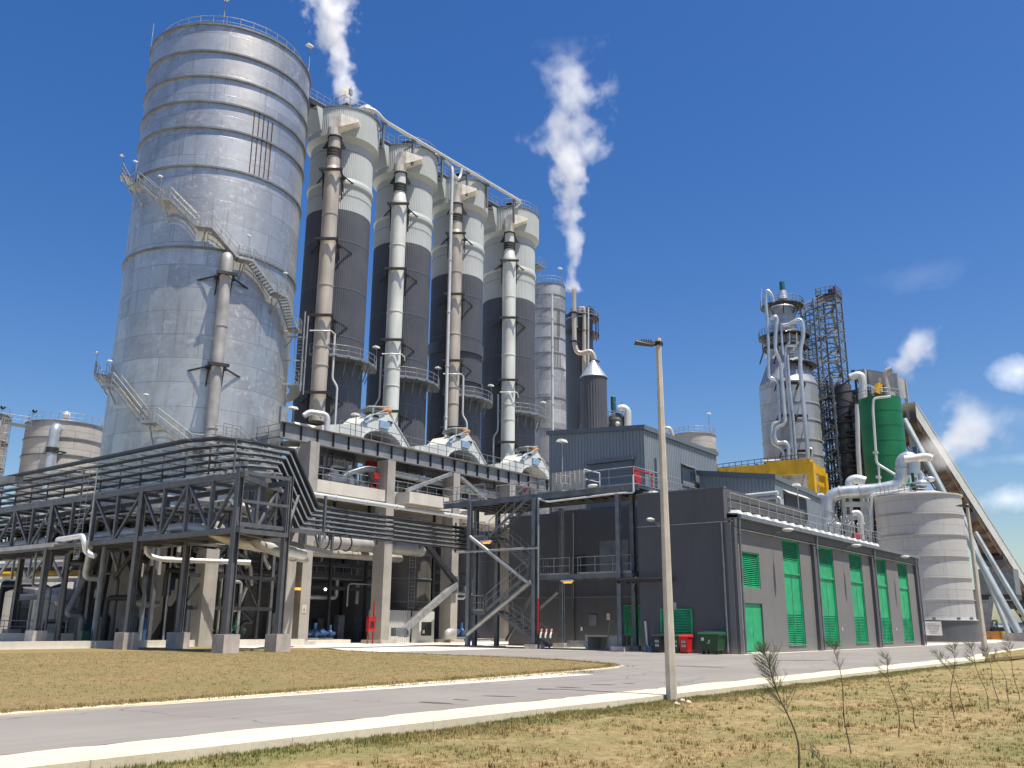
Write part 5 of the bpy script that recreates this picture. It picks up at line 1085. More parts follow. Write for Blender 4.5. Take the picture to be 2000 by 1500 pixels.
while y < YS[-1]:
    m = MB(); m.bar((XF, y, ZB-.02), (XR, y, ZB-.02), .16, .24); m.bar((XF, y, ZT_+.05), (XR, y, ZT_+.05), .14, .2); m.bar((XF, y, 8.2), (XR, y, 8.2), .12, .16); m.bar((XR, y, ZB), (XR, y, ZT_), .1); m.build('cross_beam', 'rack_steel', rk); y += 2.6
m = MB(); m.box(XF+.15, XR-.15, YS[0]+.2, YS[-1], ZB+.16, ZB+.2); m.build('floor_plate', 'rack_steel', rk)
# second truss leg towards the frame
m = MB(); y = YS[0]+.1; m.bar((XF, y, ZB), (44, y+8, ZB), .22, .28); m.bar((XF, y, ZT_-.15), (44, y+8, ZT_-.15), .22, .28)
for k in range(6):
    a = (XF+k*2.33, y+k*1.33); b = (XF+(k+1)*2.33, y+(k+1)*1.33); p, q = (ZT_-.3, ZB+.1) if k % 2 == 0 else (ZB+.1, ZT_-.3); m.bar((*a, p), (*b, q), .14); m.bar((*b, ZB), (*b, ZT_), .16)
m.bar((44, y+8, ZT_), (47, 57, ZT_+.2), .2); m.build('return_truss', 'rack_steel', rk)
m = MB(); m.bar((30, 42.6, 6.9), (36.5, 42.9, 6.9), .16, .24); m.bar((36.5, 42.9, 6.9), (36.5, 42.9, 9.2), .14); m.bar((33.5, 42.7, 6.6), (36.5, 45.5, 9.4), .14); m.bar((33.5, 42.7, 9.4), (36.2, 45.5, 6.7), .14); m.build('end_bracing', 'rack_steel', rk)
# cable trays: five nested bundles
tr = thing('cable_trays', (31, 46, 10.4), 'nested dark cable trays along the rack that dip diagonally towards the stair tower', 'cable trays')
for k in range(6):
    x0 = 30.3+k*.45; z0 = 12.45-k*.38; zl = 9.0-k*.33; yk = 46.6-k*.16; xd = 36.6-k*.42; xl = 38.9-k*.42; xc = 32.3-k*.05+.2
    P = [Vector((x0+.2, 100, z0-.15)), Vector((x0+.2, 49.2+k*.2, z0-.1)), Vector((x0+1.2, yk+.6, z0)), Vector((x0+2.6, yk, z0)), Vector((xd, yk, z0)), Vector((xl, yk, zl)), Vector((53.5, yk-.0, zl-.15))]
    m = MB()
    for a, b in zip(P, P[1:]): m.bar(a, b, .42, .06)
    t1 = m.build('tray', 'dark_steel', tr)
    for s, mat in ((-1, 'tray_lip'),):
        m = MB(); Q = [P[0]+Vector((-.22, 0, .05)), P[1]+Vector((-.22, -.02, .05)), P[2]+Vector((-.2, -.2, .05)), P[3]+Vector((0, -.22, .05)), P[4]+Vector((0, -.22, .05)), P[5]+Vector((0, -.22, .05)), P[6]+Vector((0, -.22, .05))]
        for a, b in zip(Q, Q[1:]): m.bar(a+Vector((0, -.02, .03)), b+Vector((0, -.02, .03)), .04, .10)
        m.build('edge', 'tray_lip' if k != 0 else 'tray_metal', t1)
        m = MB(); Q2 = [q+Vector((0, 0, -.07)) for q in Q]
        for a, b in zip(Q2, Q2[1:]): m.bar(a, b, .05, .10)
        m.build('cable', 'black', t1)
m = MB()
for y in [46+2.6*i for i in range(20)]:
    m = MB(); m.bar((31.9, y, 9.8), (31.9, y, 12.4), .09); [m.bar((30.2, y, 12.38-k*.38), (33.0, y, 12.38-k*.38), .04) for k in range(6)]; m.build('hanger', 'rack_steel', tr)
for x in (40.5, 44.8, 49.2, 53.2): m = MB(); m.bar((x, 46.9, 7.0), (x, 46.9, 9.3), .1); [m.bar((x, 45.2, 8.9-k*.33), (x, 46.9, 8.9-k*.33), .06) for k in range(6)]; m.build('hanger', 'rack_steel', tr)
# pipes lying in the rack
pipe('rack_pipe', 'pipe_white', [(31.6, 95, 7.25), (31.6, 49.5, 7.25), (31.9, 47.6, 6.9), (32.6, 46.4, 6.3), (36, 46.6, 6.1), (40, 49, 6.1)], .34, 'fat white pipe inside the rack that bends down at its near end', bend=1.2, n=16, flg=8)
pipe('rack_pipe', 'pipe_dull', [(32.6, 95, 8.6), (32.6, 47.5, 8.6), (33.6, 46.0, 8.3), (33.6, 46, 6.3), (36, 46.5, 5.9), (46, 56, 6.4)], .30, 'fat dull grey pipe in the upper half of the rack', bend=.9, n=14, flg=7)
for k in range(7):
    x = 30.5+k*.45; z = 8.35+.05*(k % 2) if k != 4 else 8.3
    pipe('rack_pipe', ['pipe_dull', 'galvanised', 'pipe_silver'][k % 3], [(x, 98, z), (x, 44+k*.5, z)], .08+.02*(k % 3), 'one of the slim pipes lying side by side on the middle shelf of the rack', grp='slim pipes on the rack shelf', n=8)
for k in range(5):
    x = 30.5+k*.55
    pipe('rack_pipe', ['galvanised', 'pipe_dull'][k % 2], [(x, 98, 9.98), (x, 45+k*.5, 9.98)], .09, 'one of the slim pipes lying side by side on top of the rack truss', grp='slim pipes on top of the rack', n=8)
for k in range(4):
    x = 30.5+k*.7
    pipe('rack_pipe', ['pipe_silver', 'dark_steel'][k % 2], [(x, 98, 6.85), (x, 50+k, 6.85)], .10, 'one of the slim pipes on the bottom deck of the rack', grp='slim pipes at the bottom of the rack', n=8)
lt = thing('rack_ladder', (29.3, 59.5, 5), 'galvanised ladder with side rails on the outside of the rack', 'ladder')
m = ladder_mb((29.5, 58.9, 5.6), (29.5, 58.9, 11.4), .7, (0, 1, 0)); m.tube([(29.5, 57.6, 5.6), (29.5, 57.6, 11.4)], .04, 6); m.tube([(29.5, 57.6, 11.4), (29.5, 60.4, 11.5)], .03, 6); m.build('ladder', 'galvanised', lt)
m = MB(); m.tube([(29.4, 61.5, 6.9), (29.4, 58.2, 7.0), (29.4, 57.9, 6.6), (29.6, 57.9, 5.9), (30, 57.4, 5.7)], .18, 10, bend=.4); solo(m, 'drain_bend', 'pipe_white', 'pale gooseneck pipe end beside the rack ladder', 'pipe', (29.4, 61.5, 6.9))
m = MB(); m.box(28.9, 29.6, 61, 90, 6.6, 6.68); m.bar((28.9, 61, 6.5), (28.9, 90, 6.5), .05, .2); t = solo(m, 'rack_walkway', 'pipe_dull', 'narrow pale walkway hung on the outside of the rack at the far left', 'walkway', (29, 61, 6.6))
# small railing + steep stair left of the girder top
t = thing('access_stair', (38.5, 52, 11), 'small galvanised stair with handrails above the cable trays left of the girder', 'stair')
s1 = Vector(onX(520, 838, 40)); p1 = Vector((40, 57.5, 14.9)); q1 = Vector((43.2, 56.2, 12.2))
st, trd = stair_mb(q1, p1, .8, (.3, .9, 0)); st.build('stair_flight', 'galvanised', t); trd.build('tread', 'galvanised', t)
rail_mb([q1+Vector((.1, .4, 0)), p1+Vector((.1, .4, 0)), p1+Vector((-1.6, .6, 0))], 1.1, .9, .035, toe=False).build('handrail', 'galvanised', t); rail_mb([q1-Vector((.1, .4, 0)), p1-Vector((.1, .4, 0)), p1+Vector((-1.6, -.4, 0))], 1.1, .9, .03, toe=False).build('handrail', 'galvanised', t)
m = MB(); m.box(38.2, 40.1, 57.0, 58.3, 14.75, 14.9); m.bar((38.4, 57.6, 10), (38.4, 57.6, 14.8), .15); m.build('landing', 'grey_steel', t)

# ---------------------------------------------------------------- back rack far left (pale lattice with yellow pipe)
br = thing('back_pipe_bridge', (28, 84, 0), 'pale lattice pipe bridge with a yellow pipe behind the main rack', 'pipe rack')
A = Vector(at(-40, 1125, 105)); B = Vector(at(226, 1136, 92)); d = (B-A); L = d.length; d.normalize(); zb, ztp = 5.4, 8.1
A.z = B.z = 0
m = MB(); U = Vector((0, 0, 1)); m.bar(A+U*zb, B+U*zb, .25, .35); m.bar(A+U*ztp, B+U*ztp, .22, .25); n = 8
for k in range(n+1): p = A.lerp(B, k/n); m.bar(p+U*zb, p+U*ztp, .2)
for k in range(n): p = A.lerp(B, k/n); q = A.lerp(B, (k+1)/n); m.bar(p+U*(zb if k % 2 else ztp), q+U*(ztp if k % 2 else zb), .2)
m.build('truss', 'galvanised', br)
o = Vector((-d.y, d.x, 0))*1.0
m = MB(); m.tube([A+U*(zb+.7)+o, B+U*(zb+.7)+o], .3, 10); m.build('yellow_pipe', 'yellow_paint', br)
m = MB(); m.tube([A+U*(zb+1.5)+o*1.5, B+U*(zb+1.5)+o*1.5], .35, 10); m.tube([A+U*(zb+2.3)+o, B+U*(zb+2.3)+o], .3, 10); m.build('pipe', 'pipe_white', br)
m = MB(); m.tube([A+U*(zb+1.1)+o*1.2, B+U*(zb+1.1)+o*1.2], .25, 10); m.build('brown_pipe', 'brown_steel', br)
for k in (.12, .75): p = A.lerp(B, k); MB().bar(p, p+U*zb, .7, .7).build('leg', 'concrete', br)
t = thing('low_tank', at(108, 1228, 92), 'stained pale cylinder tank with a white notice low at the left', 'tank'); p = at(108, 1228, 95); m = MB(); m.lathe(p.x, p.y, [(2.1, 0), (2.1, 4.4), (0, 4.7)], 40); m.build('shell', 'far_tank_plate', t); q = at(114, 1202, 92.6); MB().cbox(q, .9, .06, .55).build('notice', 'sign_white', t)
m = MB(); P = [at(-60, 1246, 78), at(40, 1247, 78), at(185, 1247, 78)]; P = [Vector((p.x, p.y, .25)) for p in P]; m.bar(P[0], P[2], .25, 1.0); t = solo(m, 'bund_wall', 'concrete_pale', 'low pale bund wall with a rail at the far left', 'bund wall', P[0]); rail_mb([P[0]+U*.5, P[2]+U*.5], .9, 2.2, .03, toe=False).build('rail', 'galvanised', t)
cl = thing('background_pipework', (40, 95, 0), 'tangle of dark pipes and pumps in the shade behind the rack at the left', 'pipework')
for i in range(26):
    p = at(R.uniform(-30, 280), 1200, R.uniform(90, 100)); z = R.uniform(1.5, 5); m = MB(); m.tube([(p.x, p.y, 0), (p.x, p.y, z), (p.x+R.uniform(-3, 3), p.y+R.uniform(-3, 3), z), (p.x+R.uniform(-3, 3), p.y, z+R.uniform(-1.5, 1.5))], R.uniform(.1, .35), 8, bend=.4); m.build('pipe', R.choice(['dark_steel', 'dark_steel', 'grey_steel', 'dark_tank', 'pipe_dull']), cl)
p = at(20, 1200, 104); q = at(215, 1200, 101); m = MB(); m.bar((p.x, p.y, 2.2), (q.x, q.y, 2.2), .3, 4.4); m.build('dark_wall', 'dark_steel', cl)
p = at(75, 1200, 92); m = MB(); m.tube([(p.x-2, p.y, 3.6), (p.x, p.y-.5, 3.8), (p.x+1.0, p.y-1, 3.6), (p.x+1.2, p.y-1, 3.1)], .3, 10, bend=.5); q = m.build('pipe', 'pipe_white', cl)

# ---------------------------------------------------------------- steel stair tower and platforms
sw = thing('stair_tower', (52.2, 38.5, 0), 'open grey steel stair tower with zigzag flights leading up to a railed platform', 'stair tower')
def post(x, y, z1, z0=.3, nm='post', mat='grey_steel', par=sw, w=.3):
    m = MB(); m.ibeam((x, y, z0), (x, y, z1), w, w, .04, (1, 0, 0)); p = m.build(nm, mat, par); q = MB(); q.box(x-.5, x+.5, y-.5, y+.5, -.3, z0); q.build('footing', 'pedestal_concrete', p); return p
post(52.2, 38.5, 10.5); post(52.2, 44.6, 10.7, .05); post(52.2, 31.5, 10.5); post(55.0, 32.05, 10.5); post(57.6, 39.9, 10.4); post(55.6, 44.6, 10.6, .05); post(55.6, 46.8, 10.6, .05)
def flight(a, b, par=sw):
    st, t2 = stair_mb(a, b, .95, (1, 0, 0)); f = st.build('stair_flight', 'grey_steel', par); t2.build('tread', 'galvanised', f)
    for s in (-.46, .46): o = Vector((s, 0, .1)); rail_mb([Vector(a)+o, Vector(b)+o], 1.05, 1.0, .026, toe=False).build('handrail', 'galvanised', f)
flight((54.2, 38.9, .1), (54.2, 43.2, 2.6)); flight((53.0, 43.2, 2.6), (53.0, 39.3, 5.1)); flight((54.2, 39.3, 5.1), (54.2, 43.2, 8.0)); flight((53.0, 43.0, 8.0), (53.0, 39.0, 10.8))
def plat(x0, x1, y0, y1, z, nm='platform', t=.25, par=sw):
    m = MB(); m.box(x0, x1, y0, y1, z-.06, z); m.ibeam((x0+.08, y0, z-.06-t/2), (x0+.08, y1, z-.06-t/2), .12, t); m.ibeam((x1-.08, y0, z-.06-t/2), (x1-.08, y1, z-.06-t/2), .12, t)
    k = y0+.1
    while k < y1: m.bar((x0+.15, k, z-.16), (x1-.15, k, z-.16), .08, .16); k += 1.0
    return m.build(nm, 'grey_steel', par)
l1 = plat(52.4, 54.8, 43.2, 44.9, 2.6, 'landing'); rail_mb([(52.4, 43.3, 2.6), (52.4, 44.9, 2.6), (54.8, 44.9, 2.6)], 1.1, .7, .026).build('handrail', 'galvanised', l1)
l2 = plat(52.4, 54.8, 43.0, 44.9, 8.0, 'landing'); rail_mb([(52.4, 43.3, 8), (52.4, 44.9, 8), (54.8, 44.9, 8)], 1.1, .7, .026).build('handrail', 'galvanised', l2)
md = plat(52.3, 54.6, 30.6, 38.9, 5.0); rail_mb([(54.4, 38.9, 5), (52.35, 38.2, 5), (52.35, 35.6, 5)], 1.15, 1.3, .028).build('handrail', 'galvanised', md); rail_mb([(52.35, 35.3, 5), (53.3, 35.3, 5)], 1.15, 1.3, .028).build('handrail', 'galvanised', md); rail_mb([(52.35, 34.9, 5), (52.35, 30.7, 5), (54.5, 30.7, 5)], 1.15, 1.5, .028).build('handrail', 'galvanised', md)
m = MB(); m.box(52.6, 54.6, 30.95, 38, 4.5, 4.8); 
tp_ = plat(52.3, 56.6, 29.95, 42.0, 10.8, t=.35); tq = plat(52.3, 57.5, 42.02, 47.5, 10.75, t=.35)
rail_mb([(57, 47.5, 10.8), (52.35, 47.5, 10.8), (52.35, 43.3, 10.8)], 1.15, 1.4, .028).build('handrail', 'galvanised', tq)
rail_mb([(53.6, 43.2, 10.8), (53.6, 38.6, 10.8)], 1.15, 1.4, .028).build('handrail', 'galvanised', tq)
rail_mb([(52.35, 38.3, 10.8), (52.35, 36.2, 10.8), (53.2, 36.0, 10.8)], 1.15, 1.1, .03).build('handrail', 'galvanised', tp_)
rail_mb([(52.35, 35.6, 10.8), (52.35, 35.0, 10.8)], 1.15, 1.0, .03).build('handrail', 'galvanised', tp_)
rail_mb([(52.35, 34.2, 10.8), (52.35, 30.3, 10.8), (59, 30.3, 10.8)], 1.2, 2.0, .032).build('handrail', 'galvanised', tp_)
rail_mb([(52.35, 34.3, 10.8), (54.4, 34.3, 10.8)], 1.4, 2.0, .045, toe=False).build('gate_rail', 'pipe_white', tp_)
rail_mb([(58.8, 42.0, 10.8), (58.8, 36.8, 10.8)], 1.15, 1.4, .028).build('handrail', 'galvanised', tp_)
for a, b, r in (((52.0, 44.5, .9), (52.0, 38.6, 4.6), .16), ((52.0, 44.4, 8.0), (52.0, 38.9, 4.5), .14), ((52.0, 45.6, 6.9), (52.0, 38.0, 6.9), .09), (tuple(onX(1052, 1190, 55.5)), tuple(onX(1090, 1156, 55.5)), .11), ((56.6, 44.4, .5), (53.2, 38.9, 4.4), .13), ((54.6, 31.9, 4.0), (53.6, 31.0, 4.9), .08)):
    m = MB(); m.tube([a, b], r, 10); m.build('brace', 'galvanised' if r != .13 else 'grey_steel', sw)
m = MB(); m.tube([(52.1, 38.1, 10.4), (52.1, 37.2, 10.1), (52.1, 31.4, 10.25), (52.1, 30.2, 10.2), (52.1, 30.2, 11.4)], .07, 8, bend=.1); m.build('drain_line', 'pipe_white', sw)
rp = thing('hydrant_riser', (52.0, 38.0, 0), 'thin riser pipe with a red lower end and hose valves beside the stair tower', 'hydrant')
m = MB(); m.tube([(52.0, 38.0, 3.4), (52.0, 38.0, 10.4)], .075, 8); m.build('riser', 'galvanised', rp)
m = MB(); m.tube([(52.0, 38.0, 1.0), (52.0, 38.0, 3.4)], .10, 10); m.tube([(52.0, 38.05, 1.2), (52.0, 36.6, 1.2)], .07, 8); m.lathe(52, 38, [(.1, 1.3), (.17, 1.3), (.17, 1.45), (.1, 1.45)], 10); m.build('red_pipe', 'red_paint', rp); m = MB(); m.tube([(52.0, 38.0, .0), (52.0, 38.0, 1.0)], .08, 8); m.build('lower_pipe', 'dark_steel', rp)
for k in range(3): m = MB(); y = 37.7-k*.42; m.tube([(52, y, 1.2), (51.85, y, 1.0), (51.8, y, .75)], .065, 8); m.tube([(51.98, y, 1.2), (51.98, y, 1.36)], .08, 8); m.build('hose_valve', 'hood_metal', rp)
m = MB(); m.tube([(51.7, 31.9, 4.55), (52.6, 27.6, 4.55)], .14, 10)
m = MB(); m.tube([(52.0, 31.4, 4.45), (51.7, 27.3, 4.45)], .13, 10)
for y in (27.4, 30.2, 30.6, 31.3): m.tube([(51.98, y-.05, 4.45), (51.98, y+.05, 4.45)], .2, 10)
for i, v in enumerate(m.v): m.v[i] = (v[0]-.25, v[1], v[2])
solo(m, 'black_pipe', 'black', 'short black horizontal pipe at the corner of the lower platform', 'pipe', (51.9, 29, 4.45))
floodlight((52.6, 36.3, 10.8), 3.6, lab='tall floodlight post on the stair tower platform against the rooftop building', grp='floodlights on posts', s=1.3)
for p, lab in (((52.3, 43.0, 7.55), 'amber lit lamp under the upper stair landing'), ((52.3, 35.7, 4.5), 'amber lit lamp under the lower platform edge')):
    t = thing('amber_lamp', p, lab, 'lamp'); x, y, z = p; MB().box(x-.15, x+.1, y-.28, y+.28, z-.1, z).build('lens', 'lamp_amber', t); MB().box(x-.24, x+.14, y-.44, y+.44, z+.002, z+.12).build('housing', 'hood_metal', t)
t = thing('white_lamp', (52.3, 33.3, 11.0), 'white lamp lying on the platform edge by the gate rail', 'lamp'); m = MB(); m.ell((52.2, 33.5, 10.95), .16, .42, .12, 12, 6); m.build('lamp_head', 'paper_white', t)
t = thing('hose_reel', (54, 31.0, 11), 'red hose reel on the platform behind the railing corner', 'hose reel'); m = MB(); m.tube([(54, 31.2, 11.5), (54, 30.9, 11.5)], .45, 16); m.box(53.4, 56.2, 30.9, 31.1, 12.0, 12.1); m.bar((53.5, 31, 10.8), (53.5, 31, 12.1), .08); m.bar((56.1, 31, 10.8), (56.1, 31, 12.1), .08); m.build('reel', 'red_paint', t)
m = MB(); m.bar((55.4, 41.9, 10.8), (55.4, 41.9, 11.8), .06); m.bar((55.4, 41.3, 10.8), (55.4, 41.3, 11.8), .06); m.bar((55.4, 41.1, 11.7), (55.4, 42.1, 11.7), .1, .3); solo(m, 'red_stand', 'red_paint', 'faded red stands at the head of the stair tower', 'stand', (55.8, 42, 10.8))
# ---------------------------------------------------------------- pale ringed tank with painted base
x, y, r = circ(1707.5, 1879, 977, 118); zb = 2.45; zt = zat(977, x, y)+.2
pt = thing('pale_tank', (x, y, 0), 'pale grey ringed tank on a dark base behind the far end of the block building', 'tank')
m = MB(); m.lathe(x, y, [(r-.03, zb), (r-.03, zt), (r-.15, zt+.05), (0, zt+1.35)], 128); sh = m.build('shell', 'pale_tank_plate', pt)
rings(pt, x, y, r-.03, [zat(py, x-r*.97*.75, y-r*.25) for py in (1004.5, 1045, 1087, 1128.5, 1171)], .15, .05, 'tank_grey', 128)
m = MB(); m.lathe(x, y, [(r-.04, zt-.05), (r+.12, zt-.05), (r+.12, zt+.08), (r-.2, zt+.1)], 128); m.build('top_rim', 'sheet_pale', pt)
m = MB(); m.lathe(x, y, [(r+.05, zb-.02), (r+.4, zb-.02), (r+.4, zb+.1), (r-.05, zb+.12)], 96); m.build('base_flange', 'sheet_pale', pt)
m = MB(); m.lathe(x, y, [(r+.25, 0), (r+.25, zb-.03)], 96); m.build('base_wall', 'clad_dark', pt)
m = MB(); m.lathe(x, y, [(r+1.8, -.1), (r+1.8, .12), (0, .13)], 64); m.build('footing', 'concrete_pale', pt)
for px in (1823, 1871, 1896):
    p = at(px, 1208, 118-r-.2); m = MB(); m.tube([p, p+Vector((-.2, -.2, 0))], .16, 8); m.build('nozzle', 'grey_steel', pt)
# sign board on the base
sg = thing('tank_sign', at(1822, 1240, 112.4), 'white notice board with rows of lettering on the dark tank base', 'sign')
a = at(1799, 1213.5, 111.8); b = at(1838, 1214, 112.0); tvec = (b-a); tvec.z = 0; wd = tvec.length; tvec.normalize(); nrm = Vector((tvec.y, -tvec.x, 0)); 
if nrm.dot(a) > 0: nrm = -nrm
z1 = a.z; z0 = at(1822, 1241, 112).z; m = MB(); p = Vector((a.x, a.y, 0)); q = Vector((b.x, b.y, 0))
def slab(m, p, q, z0, z1, n, t):
    m.hexa([p+Vector((0, 0, z0)), q+Vector((0, 0, z0)), q-n*t+Vector((0, 0, z0)), p-n*t+Vector((0, 0, z0)), p+Vector((0, 0, z1)), q+Vector((0, 0, z1)), q-n*t+Vector((0, 0, z1)), p-n*t+Vector((0, 0, z1))])
slab(m, p, q, z0, z1, nrm, .06); m.build('board', 'sign_white', sg)
R = random.Random(9); m = MB()
for row, (f0, f1, hh) in enumerate(((.30, .72, .16), (.12, .95, .17), (.28, .85, .12), (.30, .84, .12), (.38, .84, .12), (.36, .78, .12), (.42, .80, .12))):
    zz = z1-.2-row*(z1-z0-.3)/7; u = f0; hh *= .62
    while u < f1:
        ww = R.uniform(.018, .03); pp = p+tvec*wd*u+nrm*.012; qq = p+tvec*wd*(u+ww)+nrm*.012
        k = R.random()
        if k < .4: slab(m, pp, qq, zz-hh*.1, zz, nrm, .008); slab(m, pp, pp+tvec*.03, zz-hh, zz-hh*.11, nrm, .008)
        elif k < .75: slab(m, pp, pp+tvec*.03, zz-hh, zz, nrm, .008); slab(m, qq-tvec*.03, qq, zz-hh, zz, nrm, .008)
        else: slab(m, pp, qq, zz-hh*.1, zz, nrm, .008); slab(m, pp, qq, zz-hh, zz-hh*.9, nrm, .008)
        u += ww+.012
m.build('lettering', 'sign_ink', sg)
# top fittings and the fat white pipe
tf = thing('tank_top_valves', (x, y, zt+1), 'cluster of small valves and rails on the roof of the pale tank', 'valves')
P = [at(1765, 972, 114), at(1780, 962, 114), at(1800, 948, 114), at(1806, 944, 114)]
m = MB(); c = at(1800, 945, 116); m.ell(c, .9, .9, .5, 14, 8); m.tube([c, c+Vector((0, 0, 1.2))], .35, 10); m.ell(c+Vector((.3, -.9, .5)), .6, .6, .35, 12, 6); m.tube([at(1775, 955, 116), at(1792, 952, 116)], .3, 10); m.build('valve', 'pipe_silver', tf)
m = MB(); c = at(1785, 950, 116); m.ell(c, .5, .5, .5, 12, 6); m.bar(c, c+Vector((0, 0, 1.6)), .3); m.build('motor', 'green_motor', tf)
rail_mb([at(1712, 970, 115.5), at(1745, 966, 114.5), at(1790, 960, 114.5)], 1.1, .6, .035).build('handrail', 'galvanised', tf)
wp = thing('white_main', at(1620, 1000, 120), 'fat white insulated main with a swan neck beside the green cylinder', 'pipe')
m = MB(); m.tube([at(a, b, 121) for a, b in ((1617, 1040), (1617, 985), (1622, 970), (1640, 962), (1720, 956), (1752, 949), (1763, 930), (1762, 900), (1772, 893), (1784, 897), (1784, 930))], .80, 20, bend=2.2, rads=None); m.build('main_pipe', 'pipe_silver', wp)
m = MB(); fl_ = [(1640, 962.5), (1680, 959.3), (1720, 956), (1762.5, 915), (1617, 1000)]
for a_, b_ in fl_:
    c_ = at(a_, b_, 121); dr_ = (at(a_+6, b_-.5, 121)-c_).normalized() if b_ not in (915, 1000) else Vector((0, 0, 1)); m = MB(); m.tube([c_-dr_*.09, c_+dr_*.09], .90, 20); m.build('flange', 'tank_grey', wp)
m = MB(); q = [at(a, b, 120.5) for a, b in ((1766, 897), (1785, 896), (1800, 893), (1813, 893), (1820, 896))]; m.tube(q, .5, 14, bend=1.0, rads=None); m.build('vent_spout', 'hood_metal', wp)
m = MB(); c = at(1788, 882, 121); m.box(c.x-.25, c.x+.25, c.y-.25, c.y+.25, c.z-.5, c.z+.6); m.build('actuator', 'blue_paint', wp)
m = MB(); m.tube([at(a, b, 122.5) for a, b in ((1660, 950), (1660, 940), (1672, 935), (1690, 940))], .6, 14, bend=1); m.build('branch', 'pipe_white', wp)
m = MB(); m.tube([at(a, b, 117) for a, b in ((1703, 1040), (1702, 970), (1706, 966), (1780, 955))], .2, 8, bend=.5); solo(m, 'thin_tank_pipe', 'pipe_white', 'thin white pipe climbing the left edge of the pale tank and crossing its roof', 'pipe', at(1703, 1040, 117))
mb = thing('pipe_support_frame', at(1670, 1060, 121), 'grey steel frame carrying the fat white main left of the pale tank', 'frame')
m = MB()
for px in (1655, 1668, 1690, 1700): p = at(px, 1050, 122); m.bar((p.x, p.y, 0), (p.x, p.y, at(px, 968, 122).z), .35)
for py in (968, 985, 1010): m.bar(at(1648, py, 122), at(1705, py, 121.5), .5, .6)
m.build('frame', 'sheet_pale', mb); m = MB(); m.tube([at(a, b, 120) for a, b in ((1665, 1003), (1677, 1001), (1681, 1010), (1683, 1060))], .36, 12, bend=.9); m.build('pipe', 'pipe_white', mb)
m = MB(); p = at(1650, 1045, 124); m.bar((p.x-2, p.y+2, 0), (p.x-2, p.y+2, 13), 3.5, .8); m.bar(at(1640, 1040, 123), at(1700, 1050, 123), .4); m.build('dark_panel', 'dark_steel', mb)

# ---------------------------------------------------------------- tall silver tower (digester)
cx, cy, r = circ(1486, 1604, 828, 150); Z = lambda py: zat(py, cx, cy)
dg = thing('digester_tower', (cx, cy, 0), 'tall silver stepped tower with many white pipes down its face, standing on the yellow frame', 'tower')
m = MB(); m.lathe(cx, cy, [(r*.97, 12), (r*.99, Z(757)), (r*.62, Z(705)), (r*.60, Z(661)), (r*.44, Z(650)), (r*.42, Z(603)), (r*.3, Z(594)), (0, Z(589))], 72); m.build('shell', 'digester_plate', dg)
rings(dg, cx, cy, r*.98, [Z(py) for py in (757, 796, 829, 866, 895)], .14, .12, 'tank_grey', 72)
rings(dg, cx, cy, r*.43, [Z(py) for py in (620, 640)], .15, .1, 'tank_grey', 48)
rings(dg, cx, cy, r*.61, [Z(py) for py in (672, 690)], .15, .1, 'tank_grey', 48)
m = MB(); 
for k in range(14): a = 2*pi*k/14; m.bar((cx+r*.63*cos(a), cy+r*.63*sin(a), Z(706)), (cx+r*.99*cos(a), cy+r*.99*sin(a), Z(756)), .12, .1)
m.build('cone_rib', 'tank_grey', dg)
m = MB(); c = Vector((cx-.8, cy-.6, Z(590))); m.tube([c, c+Vector((0, 0, 1.6))], .9, 14, rads=[.95, .6]); m.build('dome', 'pipe_silver', dg); m = MB(); c.z += 1.6; m.tube([c, c+Vector((0, 0, 1.6))], .45, 12); m.build('motor', 'teal_motor', dg)
def ringdeck(nm, rr, py, hw, a0=0, a1=2*pi, par=dg):
    m = MB(); z = Z(py); P = arc(cx, cy, rr, a0, a1, z, n=14)
    for a, b in zip(P, P[1:]): m.bar(a, b, hw*2, .16); 
    for a in P[::2]: m.bar((cx+(a[0]-cx)*.7, cy+(a[1]-cy)*.7, z-1.6), a, .14)
    g = m.build(nm, 'dark_steel', par); rail_mb(arc(cx, cy, rr+hw, a0, a1, z+.1, n=14), 1.1, 1.0, .045).build('handrail', 'grey_steel', g)
ringdeck('deck', r*.60, 601, .7); ringdeck('deck', r*.74, 661, .7); ringdeck('deck', r*.85, 719, .8, radians(200), radians(400)); ringdeck('deck', r*.7, 682, .4)
# access hatch clutter
m = MB(); m.bar(at(1487, 601, 148), at(1487, 563, 148), .1); 
for a, b in ((1495, 700), (1510, 700), (1528, 690), (1545, 690)): m.bar(at(a, b, 146.5), at(a+14, b-22, 146.5), .35)
for k in range(5): m.bar(at(1500+k*14, 668, 146), at(1500+k*14, 650, 146), .12)
m.build('bracing', 'sheet_pale', dg)
S7 = lambda L, d=144.5: [at(1380+a/3.126, 540+b/3.126, d) for a, b in L]
PD = [([(408, 155), (400, 112), (368, 76), (360, 130), (370, 250), (378, 400), (380, 600), (388, 620), (430, 628), (438, 660), (448, 850), (447, 885), (400, 900), (396, 950), (403, 1020), (455, 1045), (470, 1070), (474, 1145)], .32),
      ([(400, 262), (408, 248), (422, 244), (431, 262), (422, 330), (420, 455), (452, 515), (462, 660), (478, 850), (480, 890), (470, 905), (418, 930), (416, 990), (432, 1018), (485, 1012), (500, 1040), (502, 1145)], .40),
      ([(455, 285), (462, 420), (468, 480)], .22), ([(552, 424), (488, 420), (480, 440), (484, 560), (498, 700), (512, 850), (528, 1060), (532, 1145)], .34),
      ([(494, 480), (510, 700), (530, 850), (545, 1060), (548, 1145)], .26), ([(462, 300), (500, 295), (555, 264), (576, 266), (588, 300), (590, 370), (572, 440), (572, 560), (584, 700), (598, 850), (618, 1060), (620, 1145)], .42),
      ([(640, 1148), (645, 1052), (628, 1050)], .2), ([(350, 1132), (450, 1128)], .4)]
